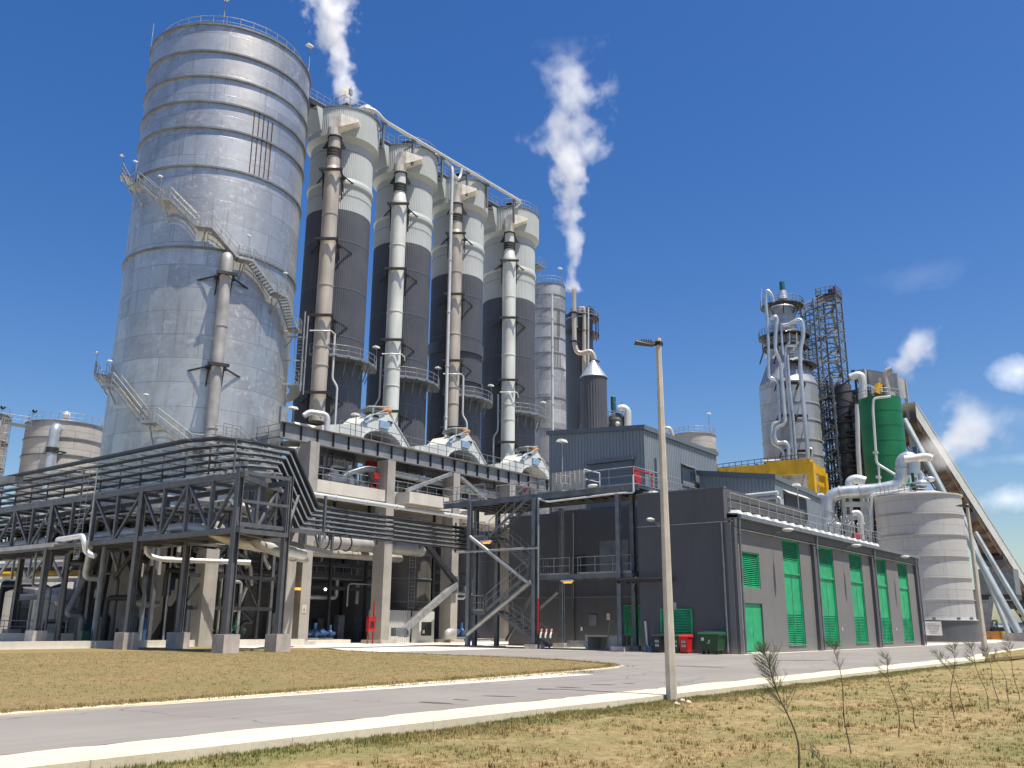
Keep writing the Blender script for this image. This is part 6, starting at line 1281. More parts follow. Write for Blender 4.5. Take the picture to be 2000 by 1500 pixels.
for k, (L, rr) in enumerate(PD): m = MB(); m.tube(S7(L, 144.2-.25*(k % 3)), rr*.78, 12, bend=.75); m.build('down_pipe', 'pipe_silver', dg)
m = MB()
for x0, x1, py in ((430, 480, 650), (490, 560, 650), (565, 605, 650), (440, 545, 848), (555, 618, 850), (462, 550, 1062), (560, 640, 1065), (355, 440, 435)):
    a, b = S7([(x0, py), (x1, py)], 144.4); m.bar(a, b, .5, .35); m.bar(a, a+Vector((2.5, 2, -1.8)), .16); m.bar(b, b+Vector((2.5, 2, -1.8)), .16)
m.build('pipe_clamp', 'dark_steel', dg)
# lattice service tower
def lattice(m, px, dist, w, ztop, step, leg=.2, br=.12, fl=True):
    p = at(px, 1100, dist); x, y = p.x, p.y; hw = w/2; cs = [(x-hw, y-hw), (x+hw, y-hw), (x+hw, y+hw), (x-hw, y+hw)]
    for c in cs: m.bar((*c, 0), (*c, ztop), leg)
    z = 0; k = 0
    while z < ztop-step*.5:
        for i in range(4):
            a, b = cs[i], cs[(i+1) % 4]; m.bar((*a, z), (*b, z), br); q = (a, b) if (k+i) % 2 else (b, a); m.bar((*q[0], z), (*q[1], min(z+step, ztop)), br*.8)
        z += step; k += 1
    return x, y
lw = thing('service_tower', at(1650, 1150, 156), 'tall open lattice stair tower to the right of the silver tower', 'lattice tower')
m = MB(); p = at(1619, 580, 156); pxb = p; ztop = p.z
x, y = p.x, p.y
def lat2(m, x, y, w, z0, ztop, step, leg, br):
    hw = w/2; cs = [(x-hw, y-hw), (x+hw, y-hw), (x+hw, y+hw), (x-hw, y+hw)]
    for c in cs: m.bar((*c, z0), (*c, ztop), leg)
    z = z0; k = 0
    while z < ztop-.2:
        for i in range(4):
            a, b = cs[i], cs[(i+1) % 4]; m.bar((*a, z), (*b, z), br); q = (a, b) if (k+i) % 2 else (b, a); m.bar((*q[0], z), (*q[1], min(z+step, ztop)), br*.8)
        z += step; k += 1
lat2(m, x, y, 3.1, 0, ztop, 1.75, .26, .14); m.build('frame', 'grey_steel', lw)
m = MB(); q_ = at(1597, 800, 153); lat2(m, q_.x, q_.y, 2.2, 14, ztop-1.5, 1.75, .2, .13); q_ = at(1628, 900, 152); lat2(m, q_.x, q_.y, 2.6, 10, 41, 1.75, .24, .16); m.build('side_scaffold', 'grey_steel', lw)
m = MB(); z = 1; k = 0
while z < ztop-2:
    s = 1 if k % 2 else -1; m.bar((x-.9*s, y-.5, z), (x+.9*s, y-.5, z+2.1), .5, .1); m.bar((x-.9*s, y-.5, z+1), (x+.9*s, y-.5, z+3.1), .07); m.bar((x-.9*s, y+.6, z+1), (x+.9*s, y+.6, z+3.1), .07); m.box(x+.9*s-.4, x+.9*s+.4, y-1.2, y+1.2, z+2.0, z+2.1); z += 2.1; k += 1
m.build('stair_flight', 'galvanised', lw)
g = rail_mb([(x-1.7, y-1.7, ztop), (x+1.7, y-1.7, ztop), (x+1.7, y+1.7, ztop), (x-1.7, y+1.7, ztop), (x-1.7, y-1.7, ztop)], 1.3, .8, .06).build('handrail', 'grey_steel', lw)
m = MB(); m.box(x-1.7, x+1.7, y-1.7, y+1.7, ztop-.3, ztop); m.box(x-.9, x-.2, y-.9, y-.2, ztop, ztop+1.1); m.build('top_deck', 'dark_steel', lw); MB().box(x-1.4, x-.6, y-1.5, y-1.2, ztop+.4, ztop+1.2).build('red_box', 'red_paint', lw)
m = MB()
for a, b, wd in (((1562, 612), (1608, 590), 1.0), ((1570, 664), (1612, 655), 1.0), ((1560, 600), (1608, 585), .25), ((1563, 640), (1612, 632), .2), ((1568, 690), (1613, 678), .2), ((1580, 722), (1615, 700), .2), ((1566, 629), (1608, 618), .2), ((1590, 745), (1618, 752), .2), ((1596, 780), (1618, 776), .2), ((1598, 830), (1622, 846), .2), ((1600, 870), (1626, 866), .2)):
    p = at(*a, 150); q = at(*b, 154.5); m.bar(p, q, wd, .16)
    if wd > .5: m.bar(p-Vector((0, 0, 1.2)), q-Vector((0, 0, .6)), .14)
m.bar(at(1596, 585, 152), at(1612, 790, 154), .14); m.bar(at(1580, 602, 151), at(1590, 720, 152), .12)
for k in range(12): m.bar(at(1572+k*2, 608+k*20, 151), at(1606+k*1.5, 598+k*22, 155), .16); m.bar(at(1572+k*2, 608+k*20, 151), at(1606+k*1.5, 598+(k+1)*22, 155), .1); m.bar(at(1588+k*1.6, 603+k*21, 153), at(1590+k*1.6, 603+(k+1)*21, 153), .16)
g = m.build('link', 'grey_steel', lw); rail_mb([at(1562, 611, 149.6), at(1608, 589, 154)], 1.2, 1.2, .05).build('handrail', 'grey_steel', g)
# dark evaporator block
ev = thing('evaporator_tower', at(1655, 1000, 152), 'dense dark framed tower full of platforms left of the green cylinder', 'tower')
p = at(1655, 745, 153); x, y = p.x, p.y; zt = p.z; m = MB(); lat2(m, x-.3, y+.2, 4.6, 0, zt, 2.4, .3, .22); lat2(m, x+.9, y-1.6, 2.6, 0, zt-1, 2.4, .26, .2)
for k in range(14): z = 1.6+k*2.45; m.box(x-2.9, x+2.5, y-3.1, y+2.6, z, z+.2) if z < zt else None; m.box(x-3.4, x-2.2, y-1.6, y+.2, z+.8, z+.95) if z < zt-1 else None
m.build('frame', 'dark_steel', ev)
for dx, dy, rr, h in ((-.8, .6, 1.35, .98), (1.2, -.5, 1.15, .94), (-1.8, -1.2, .55, .9), (2.1, -1.9, .35, .86), (.2, -2.1, .4, .97), (-.9, -1.9, .3, .8)): m = MB(); m.cyl(x+dx, y+dy, rr, 0, zt*h, 20); m.build('vessel', 'clad_dark' if rr > .5 else 'dark_tank', ev)
m = MB()
for k in range(10): z = 3+k*3.2; m.bar((x-3.4, y-1.6, z), (x-3.4, y-1.6, z+1.1), .06); m.bar((x-3.4, y-1.6, z+1.1), (x-2.2, y-2.4, z+1.1), .06); m.bar((x-2.5, y-2.6, z+1.1), (x+2.2, y-2.6, z+1.1), .07); m.bar((x-2.5, y-2.6, z+.55), (x+2.2, y-2.6, z+.55), .05)
m.build('handrail', 'galvanised', ev)
m = MB(); m.tube([at(a, b, 148) for a, b in ((1660, 738), (1672, 733), (1682, 733), (1685, 745), (1686, 782))], .62, 14, bend=1.0); m.tube([at(a, b, 147) for a, b in ((1674, 790), (1676, 880), (1680, 945))], .35, 10); m.build('pipe', 'pipe_white', ev)
m = MB(); m.box(x+.4, x+1.8, y-2.8, y-1.6, zt-.6, zt+1.8); m.build('casing', 'tank_grey', ev)
p = at(1667, 728, 150); m = MB(); m.box(p.x-.3, p.x+.3, p.y-.3, p.y+.3, p.z-.8, p.z+.4); m.build('motor', 'teal_motor', ev)
# green cylinder
x, y, r = circ(1676.5, 1761, 790, 140); z0 = zat(948, x, y)-.5; z1 = zat(781, x, y)
gc = thing('green_cylinder_tank', (x, y, z0), 'tall bright green cylinder tank standing high above the pale tank', 'tank')
m = MB(); m.lathe(x, y, [(0, z0), (r, z0), (r*1.0, z1), (0, z1+.4)], 96); m.build('shell', 'green_tank', gc)
for k in range(5): m = MB(); zz_ = z0+(z1-z0)*(k+1)/6; m.lathe(x, y, [(r, zz_-.02), (r+.02, zz_-.02), (r+.02, zz_+.03), (r, zz_+.03)], 96); m.build('seam', 'green_bin', gc)
m = MB(); m.box(x-3, x+3, y-3, y+3, z0-.9, z0-.1)
for sx in (-2.6, 2.6):
    for sy in (-2.6, 2.6): m.bar((x+sx, y+sy, 0), (x+sx, y+sy, z0-.9), .5)
m.build('support_frame', 'tank_grey', gc)
m = MB(); m.tube([at(a, b, 135.5) for a, b in ((1740, 774), (1706, 778), (1705, 800), (1712, 905), (1753, 930))], .18, 8, bend=.5); m.tube([at(1716, 908, 135.5), at(1718, 948, 135.5)], .16, 8); m.build('riser', 'pipe_white', gc)
m = MB(); m.cbox(at(1710, 884, 135.6), .6, .6, .3); m.cbox(at(1716, 932, 135.4), 1.1, .5, .3); m.build('clamp', 'sheet_pale', gc)
m = MB(); m.tube([at(a, b, 138.5) for a, b in ((1733, 775), (1730, 745), (1728, 735), (1733, 725), (1742, 722))], .52, 14, bend=1.0); m.tube([at(1717, 738, 139), at(1719, 770, 139)], .2, 8); m.lathe(x+.5, y-.5, [(1.6, z1), (1.6, z1+.9), (0, z1+1)], 24); m.build('vent', 'pipe_dull', gc)
m = MB(); c = at(1711, 762, 138); m.bar(c-Vector((.2, 0, .6)), c+Vector((.3, -.4, .9)), .9, .7); m.build('hopper', 'yellow_paint', gc)
rail_mb(arc(x, y, r-.1, 0, 2*pi, z1, n=16), 1.1, .9, .04, toe=False).build('handrail', 'galvanised', gc)
# head house + conveyor
hh = thing('conveyor_head_house', at(1730, 760, 152), 'white box shaped head house at the top of the inclined conveyor', 'head house')
def boxpx(m, pts, d0, depth):
    """box from four sight corners at one distance, given real depth away from the viewer"""
    f = [at(a, b, d0) for a, b in pts]; b_ = [q+Vector((depth*.77, depth*.63, 0)) for q in f]; m.hexa(f+b_)
m = MB(); a, b, c, d = at(1695, 750, 154), at(1753, 768, 147), at(1753, 732, 147), at(1693.5, 723, 154)
e = Vector((at(1770, 771, 151.5))); 
L0 = Vector((a.x, a.y, 0)); L1 = Vector((b.x, b.y, 0)); L2 = Vector((e.x, e.y, 0)); L3 = L0+(L2-L1); zl, zh = a.z, d.z
zz = lambda q, z: Vector((q.x, q.y, z))
m.hexa([zz(L0, zl), zz(L1, b.z), zz(L2, b.z), zz(L3, zl), zz(L0, zh), zz(L1, c.z), zz(L2, c.z), zz(L3, zh)]); m.build('wall', 'sheet_pale', hh)
m = MB(); m.hexa([zz(L0, zh+.01), zz(L1, c.z+.01), zz(L2, c.z+.01), zz(L3, zh+.01), zz(L0, zh+.15), zz(L1, c.z+.15), zz(L2, c.z+.15), zz(L3, zh+.15)]); m.build('roof', 'tank_grey', hh)
m = MB(); 
for q in (L0, L1, L2): m.bar(zz(q, 0), zz(q, zl-.5), .5)
m.build('leg', 'tank_grey', hh)
cvA = at(1770, 812, 151); cvB = at(2036, 1222, 205)
cv = thing('inclined_conveyor', cvA, 'long inclined conveyor gallery with pale cladding and brown underside running down to the right', 'conveyor')
dv = (cvB-cvA); dh = Vector((dv.x, dv.y, 0)).normalized(); sd = Vector((-dh.y, dh.x, 0))
if sd.dot(cvA) > 0: sd = -sd     # towards the viewer
vu = Vector((0, 0, 1)); bd = 1.8; hg = 1.1
st0 = cvA-dv.normalized()*1
m = MB()
def para(p, q, s0, s1, h0, h1):
    m.hexa([p+sd*s0+vu*h0, q+sd*s0+vu*h0, q+sd*s1+vu*h0, p+sd*s1+vu*h0, p+sd*s0+vu*h1, q+sd*s0+vu*h1, q+sd*s1+vu*h1, p+sd*s1+vu*h1])
para(st0, cvB, bd+.02, bd+.1, -1.2, hg); para(st0, cvB, -bd-.1, -bd-.02, -1.2, hg); para(st0, cvB, -bd-.2, bd+.2, hg+.01, hg+.2); m.build('gallery_wall', 'sheet_pale', cv)
m = MB(); para(st0, cvB, -bd, bd, -1.7, -1.4); N = 26
for k in range(N+1): p = st0.lerp(cvB, k/N); m.bar(p+sd*bd+vu*-2.1, p-sd*bd+vu*-2.1, .22); m.bar(p+sd*bd+vu*-2.1, p+sd*bd+vu*-1.2, .18); m.bar(p-sd*bd+vu*-2.1, p-sd*bd+vu*-1.2, .18)
for k in range(N): p = st0.lerp(cvB, k/N); q = st0.lerp(cvB, (k+1)/N); m.bar(p+sd*bd+vu*-2.1, q-sd*bd+vu*-2.1, .14)
m.build('underside', 'brown_steel', cv)
m = MB(); para(st0, cvB, bd-.1, bd+.05, -2.4, -2.15); para(st0, cvB, -bd-.05, -bd+.1, -2.4, -2.15); m.build('truss_chord', 'brown_steel', cv)
for k in (.12, .34, .56, .78):
    p = st0.lerp(cvB, k); m = MB(); q = st0.lerp(cvB, k+.03); para(p, q, -bd-.3, bd+.3, -3.2, -2.4); m.build('bearing', 'dark_steel', cv)
def legs(p0, feet, r, lab, mat='pipe_steel_blue'):
    t = thing('support_leg', (feet[0][0], feet[0][1], 0), lab, 'support leg', 'big tube legs of the conveyor'); 
    for f in feet: m = MB(); m.tube([p0, Vector((f[0], f[1], .9))], r, 14); q = m.build('tube', mat, t); n = MB(); n.box(f[0]-.7, f[0]+.7, f[1]-.7, f[1]+.7, -.3, 1.0); n.build('foot', 'pedestal_concrete', q)
legs(at(1766, 820, 148), [tuple(at(1991, 1240, 138).xy)], .50, 'longest thick blue grey tube leg leaning from the conveyor top down to the right')
legs(at(1870, 980, 150), [tuple(at(1971, 1240, 142).xy)], .34, 'slimmer tube leg just left of and below the longest one')
legs(at(1905, 1040, 155), [tuple(at(2022, 1240, 150).xy)], .35, 'upper slim tube leg close under the conveyor')
m = MB(); m.bar(at(1946, 1100, 160), (*at(1924, 1240, 160).xy, 0), .7, .7); m.build('x', 'grey_steel') if False else None
t = thing('support_leg', at(1924, 1240, 160), 'dark leg slanting the other way behind the pole at the right edge', 'support leg', 'big tube legs of the conveyor'); MB().bar(at(1937, 1165, 158), Vector((*at(1925, 1240, 158).xy, 0)), .7, .7).build('tube', 'grey_steel', t)
t = thing('transfer_box', at(1958, 1140, 158), 'grey box hanging under the conveyor near the right edge', 'box'); p = at(1955, 1160, 160); m = MB(); m.hexa([zz(p+Vector(v), z) for z in (at(1955, 1162, 160).z, at(1955, 1112, 160).z) for v in ((-2, -2.4, 0), (2.5, -2.4, 0), (2.5, 2.4, 0), (-2, 2.4, 0))]); m.build('casing', 'grey_steel', t); m = MB(); m.hexa([zz(p+Vector(v), z) for z in (at(1960, 1172, 160).z, at(1955, 1162.3, 160).z) for v in ((-2, -2.4, 0), (2.5, -2.4, 0), (2.5, 2.4, 0), (-2, 2.4, 0))]); m.build('skirt', 'dark_steel', t)
# bits at the far right horizon
t = thing('distant_silver_pipe', at(1915, 1236, 175), 'shiny pipe lying low at the far right horizon', 'pipe'); MB().tube([at(1910, 1236, 175), at(1962, 1228, 190), at(2010, 1225, 205)], 1.0, 12).build('pipe', 'pipe_silver', t)
t = thing('small_lattice_frame', at(1940, 1232, 165), 'small blue grey lattice frame at the right horizon', 'frame'); m = MB()
for px in (1934, 1938, 1947): m.bar((*at(px, 1235, 165).xy, 0), (*at(px, 1212, 165).xy, at(px, 1212, 165).z), .3)
m.bar(at(1934, 1213, 165), at(1947, 1212, 165), .3); m.bar(at(1938, 1234, 165), at(1947, 1213, 165), .2); m.build('frame', 'grey_steel', t)
t = thing('yellow_skid', at(1945, 1244, 150), 'low rusty yellow skid under the conveyor legs', 'skid')
for a, b in ((1937, 1952), (1959, 1966)): p = at(a, 1240, 155); q = at(b, 1240, 155); MB().hexa([zz(v, z) for z in (0, 1.2) for v in (p, q, q+Vector((1.5, 1.5, 0)), p+Vector((1.5, 1.5, 0)))]).build('frame', 'orange_paint' if a < 1950 else 'yellow_paint', t)
p = at(1938, 1240, 158); q = at(1990, 1240, 158); MB().hexa([zz(v, z) for z in (0, 1.8) for v in (p, q, q+Vector((1.5, 1.5, 0)), p+Vector((1.5, 1.5, 0)))]).build('bunker', 'dark_steel', t)
t = thing('striped_tower', at(1921, 1200, 185), 'pale slatted tower behind the far lamp post', 'tower'); p = at(1921, 1220, 185); ztp = at(1921, 1152, 185).z; m = MB(); m.box(p.x-1.2, p.x+1.2, p.y-1.2, p.y+1.2, 0, ztp)
m.build('body', 'far_tank', t); m = MB(); [m.box(p.x-1.3, p.x+1.3, p.y-1.3, p.y+1.3, z, z+.1) for z in (2, 4, 6, 8)]; m.build('band', 'grey_steel', t)
m = MB(); p = at(2000, 1234, 300); [m.ell((p.x+dx, p.y-dx*1.3, 1.5), 7, 7, 2.6, 10, 6) for dx in (-24, -14, -4, 6, 16)]
m = MB(); p = at(1915, 1235, 210); q = at(1990, 1235, 230); m.bar((p.x, p.y, 1.2), (q.x, q.y, 1.2), 3, 3.0); solo(m, 'green_container', 'green_paint', 'green strip of a container at the horizon right of the pale tank', 'container', (p.x, p.y, 0))
# yellow frame under the silver tower
yf = thing('yellow_gantry', at(1590, 1000, 142), 'big yellow steel portal frame under the silver tower behind the penthouse', 'frame')
m = MB()
def yb(a, b, d0, d1, w, h): m.bar(at(*a, d0), at(*b, d1), w, h)
yb((1399, 924), (1502, 917), 150, 142, .8, 1.6); yb((1500, 917), (1585, 910), 142, 139, 1.0, 2.2); yb((1585, 914), (1608, 924), 139, 146, .7, 1.3); yb((1585, 940), (1608, 949), 139, 146, .6, .6)
p = at(1584, 915, 139); m.box(p.x-.5, p.x+.5, p.y-.5, p.y+.5, 0, p.z+.9); p = at(1607, 925, 146); m.box(p.x-.55, p.x+.55, p.y-.55, p.y+.55, 0, p.z); p = at(1500, 917, 142.5); m.box(p.x-.4, p.x+.4, p.y-.4, p.y+.4, 0, p.z)
m.build('frame', 'yellow_paint', yf)
m = MB(); a = at(1401, 916, 150); b = at(1583, 902, 139); c = at(1502, 908, 142.5); z0_ = a.z
m.hexa([Vector((q.x, q.y, z)) for z in (at(1500, 911, 142).z-.1, at(1500, 911, 142).z) for q in (a, b, b+Vector((2, 8, 0)), a+Vector((2, 8, 0)))]); m.build('deck', 'yellow_paint', yf)
rail_mb([at(1401, 921, 149.5), at(1500, 909, 142), at(1560, 903, 140)], 1.15, 1.4, .05).build('handrail', 'dark_steel', yf)
m = MB()
for k in range(6): p = at(1402+k*17, 922-k*2.2, 149-k*1.3); q = at(1410+k*17, 915-k*2.2, 149-k*1.3); m.bar(p, q, .14); m.bar(q, at(1419+k*17, 920-k*2.2, 148.4-k*1.3), .14)
m.build('bracing', 'dark_steel', yf)
# background steel right of the frame
m = MB(); lat2(m, at(1632, 1000, 149).x, at(1632, 1000, 149).y, 3.0, 0, 22, 2.2, .22, .14); solo(m, 'lattice_frame', 'grey_steel', 'grey lattice frame low between the yellow frame and the fat white pipe', 'frame', (*at(1632, 1000, 149).xy, 0))
rs = thing('roof_valve_group', (84, 27, 8.8), 'cluster of small pipes and red valves behind the end of the roof railing', 'valves')
m = MB(); R = random.Random(4)
for k in range(14): x = 80+R.uniform(0, 6); y = 25+R.uniform(0, 3); m.tube([(x, y, 8.6), (x, y, 10.2+R.uniform(0, 1.2)), (x+R.uniform(.4, 1.4), y, 10.4)], .07, 6, bend=.2)
m.build('pipes', 'galvanised', rs); MB().box(83.4, 85.4, 25.6, 26, 9.4, 9.9).build('valve_body', 'red_paint', rs)
m = MB(); m.ell((78.2, 25.4, 10.1), .35, .35, .25, 12, 6); m.tube([(78.2, 25.4, 8.6), (78.2, 25.4, 10.1)], .12, 8); m.build('vent_cap', 'pipe_white', rs)
# ---------------------------------------------------------------- lamp posts
def lamp_post(p, top, ang, label, w0=.24, w1=.13, lean=(0, 0), box=True):
    x, y, z = p; t = thing('lamp_post', p, label, 'lamp post', 'concrete lamp posts')
    m = MB(); rr = Matrix.Rotation(radians(ang), 3, 'Z'); vs = []
    for zz, w in ((z, w0), (z+top, w1)):
        k = (zz-z)/top; c = w*.22
        for a, b in ((-w/2+c, -w/2), (w/2-c, -w/2), (w/2, -w/2+c), (w/2, w/2-c), (w/2-c, w/2), (-w/2+c, w/2), (-w/2, w/2-c), (-w/2, -w/2+c)):
            v = rr @ Vector((a, b, 0)); vs.append((x+v.x+lean[0]*k, y+v.y+lean[1]*k, zz))
    m.add(vs, [(i, (i+1) % 8, 8+(i+1) % 8, 8+i) for i in range(8)]+[tuple(range(8, 16))]); m.build('post', 'pole_concrete', t)
    tx, ty = x+lean[0], y+lean[1]; L = -CR*1.0; L.z = 0; L.normalize(); F2 = Vector((CF.x, CF.y, 0)).normalized()
    A = Vector((tx, ty, z+top-.15)); m = MB(); m.tube([A, A+L*.2+Vector((0, 0, -.02))], .045, 8); m.bar(A+Vector((0, 0, -.05)), A+Vector((0, 0, .05)), w1+.05)
    m.build('arm', 'black', t)
    m = MB(); a = A+L*.14; b = A+L*.62+Vector((0, 0, .03)); s = F2*.16; u = Vector((0, 0, .05))
    m.hexa([a-s*.6-u*1.2, b-s*1.1-u*.2, b+s*1.1-u*.2, a+s*.6-u*1.2, a-s*.5+u*.9, b-s+u*.4, b+s+u*.4, a+s*.5+u*.9])
    for k in range(5): q = a.lerp(b, .15+k*.12); m.bar(q-s*.6+u*.8, q+s*.6+u*.8, .02, .09)
    h = m.build('lamp_head', 'black', t); m = MB(); m.box(b.x-.02, b.x+.02, b.y-.02, b.y+.02, b.z, b.z+.01)
    if box:
        q = Vector((x+lean[0]*.3, y+lean[1]*.3, z+2.15)); R2 = -L; m = MB(); m.hexa([q+R2*(w0*.38+dx)+F2*dy+Vector((0, 0, dz)) for dz in (0, .16) for dx, dy in ((0, -.05), (.1, -.05), (.1, .05), (0, .05))]); m.hexa([q+R2*(w0*.38+dx)+F2*dy+Vector((0, 0, dz)) for dz in (-.25, -.01) for dx, dy in ((0, -.02), (.03, -.02), (.03, .02), (0, .02))]); m.build('junction_box', 'grey_steel', t)
    return t
pb = onZ(1312, 1371, -.15)
zt = zat(661, pb.x, pb.y)+.15
tl = onY(1277, 664, pb.y)
lamp_post((pb.x, pb.y, -.15), zt, 48, 'near concrete lamp post with a black flat lamp head, standing at the kerb', .235, .125, (-(0.0), 0.0))
pb2 = onZ(1926, 1286, -.1)
lamp_post((pb2.x, pb2.y, -.1), zat(984, pb2.x, pb2.y)+.1, 48, 'far concrete lamp post on the grass verge in front of the conveyor legs', .30, .16, box=False)

# ---------------------------------------------------------------- bins
def wheelie(p, mat, lid, label, s=1.0):
    x, y, z = p; t = thing('wheelie_bin', p, label, 'wheelie bin', 'wheelie bins against the shaded wall')
    m = MB(); m.hexa([(x+a*s, y+b*s, z+c*s) for a, b, c in ((-.25, -.24, .08), (.25, -.24, .08), (.25, .24, .08), (-.25, .24, .08), (-.34, -.30, .92), (.30, -.30, .92), (.30, .30, .92), (-.34, .30, .92))])
    m.box(x-.37*s, x+.33*s, y-.33*s, y+.33*s, z+.921*s, z+.975*s); m.build('body', mat, t)
    m = MB(); m.hexa([(x+a*s, y+b*s, z+c*s) for a, b, c in ((-.39, -.34, .98), (.34, -.34, .98), (.34, .34, .98), (-.39, .34, .98), (-.30, -.28, 1.06), (.36, -.28, 1.08), (.36, .28, 1.08), (-.30, .28, 1.06))]); m.tube([(x+.38*s, y-.26*s, z+1.0*s), (x+.38*s, y+.26*s, z+1.0*s)], .025, 6); m.build('lid', lid, t)
    for k in (-1, 1): q = MB(); q.tube([(x+.24*s, y+k*.28*s, z+.1), (x+.24*s, y+k*.34*s, z+.1)], .1, 14); q.build('wheel', 'rubber', t)
    for k, zz in enumerate((.38, .62)):
        q = MB(); off = (-.25-.09*(zz-.08)/.84)*s-.008; q.box(x+off-.004, x+off+.004, y-.14, y+.12, z+zz*s, z+(zz+.19)*s); st = q.build('sticker', 'paper_white', t)
        q = MB(); q.box(x+off-.009, x+off-.0045, y-.10, y+.08, z+(zz+.11)*s, z+(zz+.15)*s); q.box(x+off-.009, x+off-.0045, y-.10, y+.08, z+(zz+.03)*s, z+(zz+.09)*s); q.build('print', 'sign_ink', st)
    return t
for px, mat, lab in ((1288, 'black_plastic', 'black wheelie bin with white stickers left of the near lamp post'), (1323, 'green_bin', 'dark green wheelie bin half hidden by the near lamp post'), (1340, 'red_plastic', 'bright red wheelie bin with white stickers on the shaded wall side')):
    p = onX(px, 1274, 51.35); wheelie((51.35, p.y, 0), mat, mat, lab, 1.02)
p = onX(1418, 1277, 51.2); x, y = 51.1, 24.55
t = thing('waste_container', (x, y, 0), 'large dark green four wheeled waste container by the building corner', 'waste container')
m = MB(); m.hexa([(x-.42, y-.52, .22), (x+.42, y-.52, .22), (x+.42, y+.52, .22), (x-.42, y+.52, .22), (x-.54, y-.66, 1.08), (x+.52, y-.66, 1.08), (x+.52, y+.66, 1.08), (x-.54, y+.66, 1.08)])
m.box(x-.57, x+.55, y-.7, y+.7, 1.081, 1.15); m.build('body', 'green_bin', t)
m = MB(); m.hexa([(x+a, y+b, c) for a, b, c in ((-.6, -.7, 1.152), (.57, -.7, 1.152), (.57, .7, 1.152), (-.6, .7, 1.152), (-.45, -.62, 1.27), (.45, -.62, 1.3), (.45, .62, 1.3), (-.45, .62, 1.27))]); m.tube([(x+.6, y-.55, 1.2), (x+.6, y+.55, 1.2)], .03, 6); m.build('lid', 'green_bin', t)
for a in (-.32, .32):
    for b in (-.42, .42): q = MB(); q.tube([(x+a, y+b-.03, .1), (x+a, y+b+.03, .1)], .1, 14); q.bar((x+a, y+b, .1), (x+a, y+b, .24), .05); q.build('wheel', 'rubber', t)
q = MB(); q.box(x-.53, x-.515, y+.28, y+.46, .78, .96); st = q.build('sticker', 'paper_white', t); 
q = MB(); q.box(x-.52, x-.505, y-.08, y+.12, .62, .66); q.box(x-.52, x-.505, y-.02, y+.02, .66, .82); q.box(x-.52, x-.505, y-.1, y-.04, .7, .84); q.build('emblem', 'tray_lip', t)
for i, px in enumerate((1262, 1273)):
    y = onX(px, 1270, 51.6).y; m = MB(); m.lathe(51.6, y, [(0, 0), (.14, .01), (.15, .04), (.15, .16), (.14, .18), (.15, .2), (.15, .34), (.11, .42), (.04, .47), (.04, .52), (0, .53)], 24)
    solo(m, 'water_jug', 'jug_plastic', ['blue water jug on the left of the pair beside the black bin', 'blue water jug on the right of the pair, touching the black bin'][i], 'water jug', (51.6, y, 0), 'blue water jugs by the bins')
m = MB(); y = onX(1276, 1270, 51.8).y; m.tube([(51.8, y, 0), (51.75, y+.02, 1.6)], .015, 5); solo(m, 'broom_handle', 'brown_steel', 'thin broom stick leaning by the blue water jugs', 'broom', (51.8, y, 0))
# open box, tray and frame below the platform
t = thing('concrete_box', (55.5, 34.2, 0), 'open fronted pale concrete box with a pipe frame, under the platform', 'box')
m = MB(); X0, X1, Y0, Y1 = 54.2, 56.0, 33.0, 35.6; m.box(X0, X1, Y0, Y1, .85, .97); m.box(X0, X1, Y0, Y0+.75, 0, .848); m.box(X0, X1, Y1-.22, Y1, 0, .848); m.box(X1-.1, X1, Y0+.76, Y1-.23, 0, .848); m.build('body', 'beige_panel', t)
m = MB(); m.tube([(54.0, Y0+.75, 0), (54.1, Y0+.5, 1.9), (54.1, Y0-.9, 1.9), (54.0, Y0-.8, 0)], .035, 6); m.tube([(54.05, Y0+.6, .95), (54.05, Y0-.8, 1.0)], .03, 6); m.build('frame', 'wood_pale', t)
m = MB(); m.box(57.2, 57.7, 35.9, 39.2, .05, .5); m.box(57.15, 57.19, 37.5, 37.56, .05, .5); solo(m, 'metal_trough', 'galvanised', 'low grey metal trough along the foot of the dark block wall', 'trough', (57.4, 37.5, 0))

# ---------------------------------------------------------------- young trees
def sapling(name, base, top, lean, foliage, n, label, dry=0, seed=1, r=.008, spread=.28):
    R = random.Random(seed); x, y, z = base; t = thing(name, base, label, 'sapling', 'casuarina saplings on the near lawn')
    L = -Vector((CR.x, CR.y, 0)).normalized(); P = []
    for k in range(13):
        u = k/12; q = Vector(base)+Vector((0, 0, top*u))+L*(lean*u**1.8)+L*(.02*sin(u*9+seed))+Vector((.015*sin(u*7), .015*cos(u*6+seed), 0)); P.append(q)
    m = MB(); m.tube(P, r, 6, rads=[r*(1-.8*k/12)+.002 for k in range(13)]); m.build('stem', 'bark', t)
    br = MB(); nv = MB()
    for i in range(n):
        u = foliage+(1-foliage)*R.random()**.8; k = u*12; j = min(11, int(k)); a = P[j].lerp(P[j+1], k-j); az = R.uniform(0, 2*pi); ln = spread*(1.25-u)*R.uniform(.5, 1.2)+.05
        d = Vector((cos(az)*.8, sin(az)*.8, .75))+L*.35; d.normalize(); b = a+d*ln; br.tube([a, a+d*ln*.5+Vector((0, 0, .01)), b], .0022, 4, caps=False)
        for q in range(30):
            c = a.lerp(b, R.uniform(.15, 1)); e = Vector((R.uniform(-1, 1)*.55, R.uniform(-1, 1)*.55, R.uniform(-.15, .9))).normalized()+d*.9+L*.25; e.normalize(); e *= R.uniform(.05, .15); w_ = Vector((R.uniform(-1, 1), R.uniform(-1, 1), R.uniform(-1, 1))).normalized()*.0014
            nv.add([c-w_, c+w_, c+e+w_*.4, c+e-w_*.4], [(0, 1, 2, 3)])
    br.build('twigs', 'bark', t); nv.build('needles', 'needle_dry' if dry else 'needle_green', t); return t
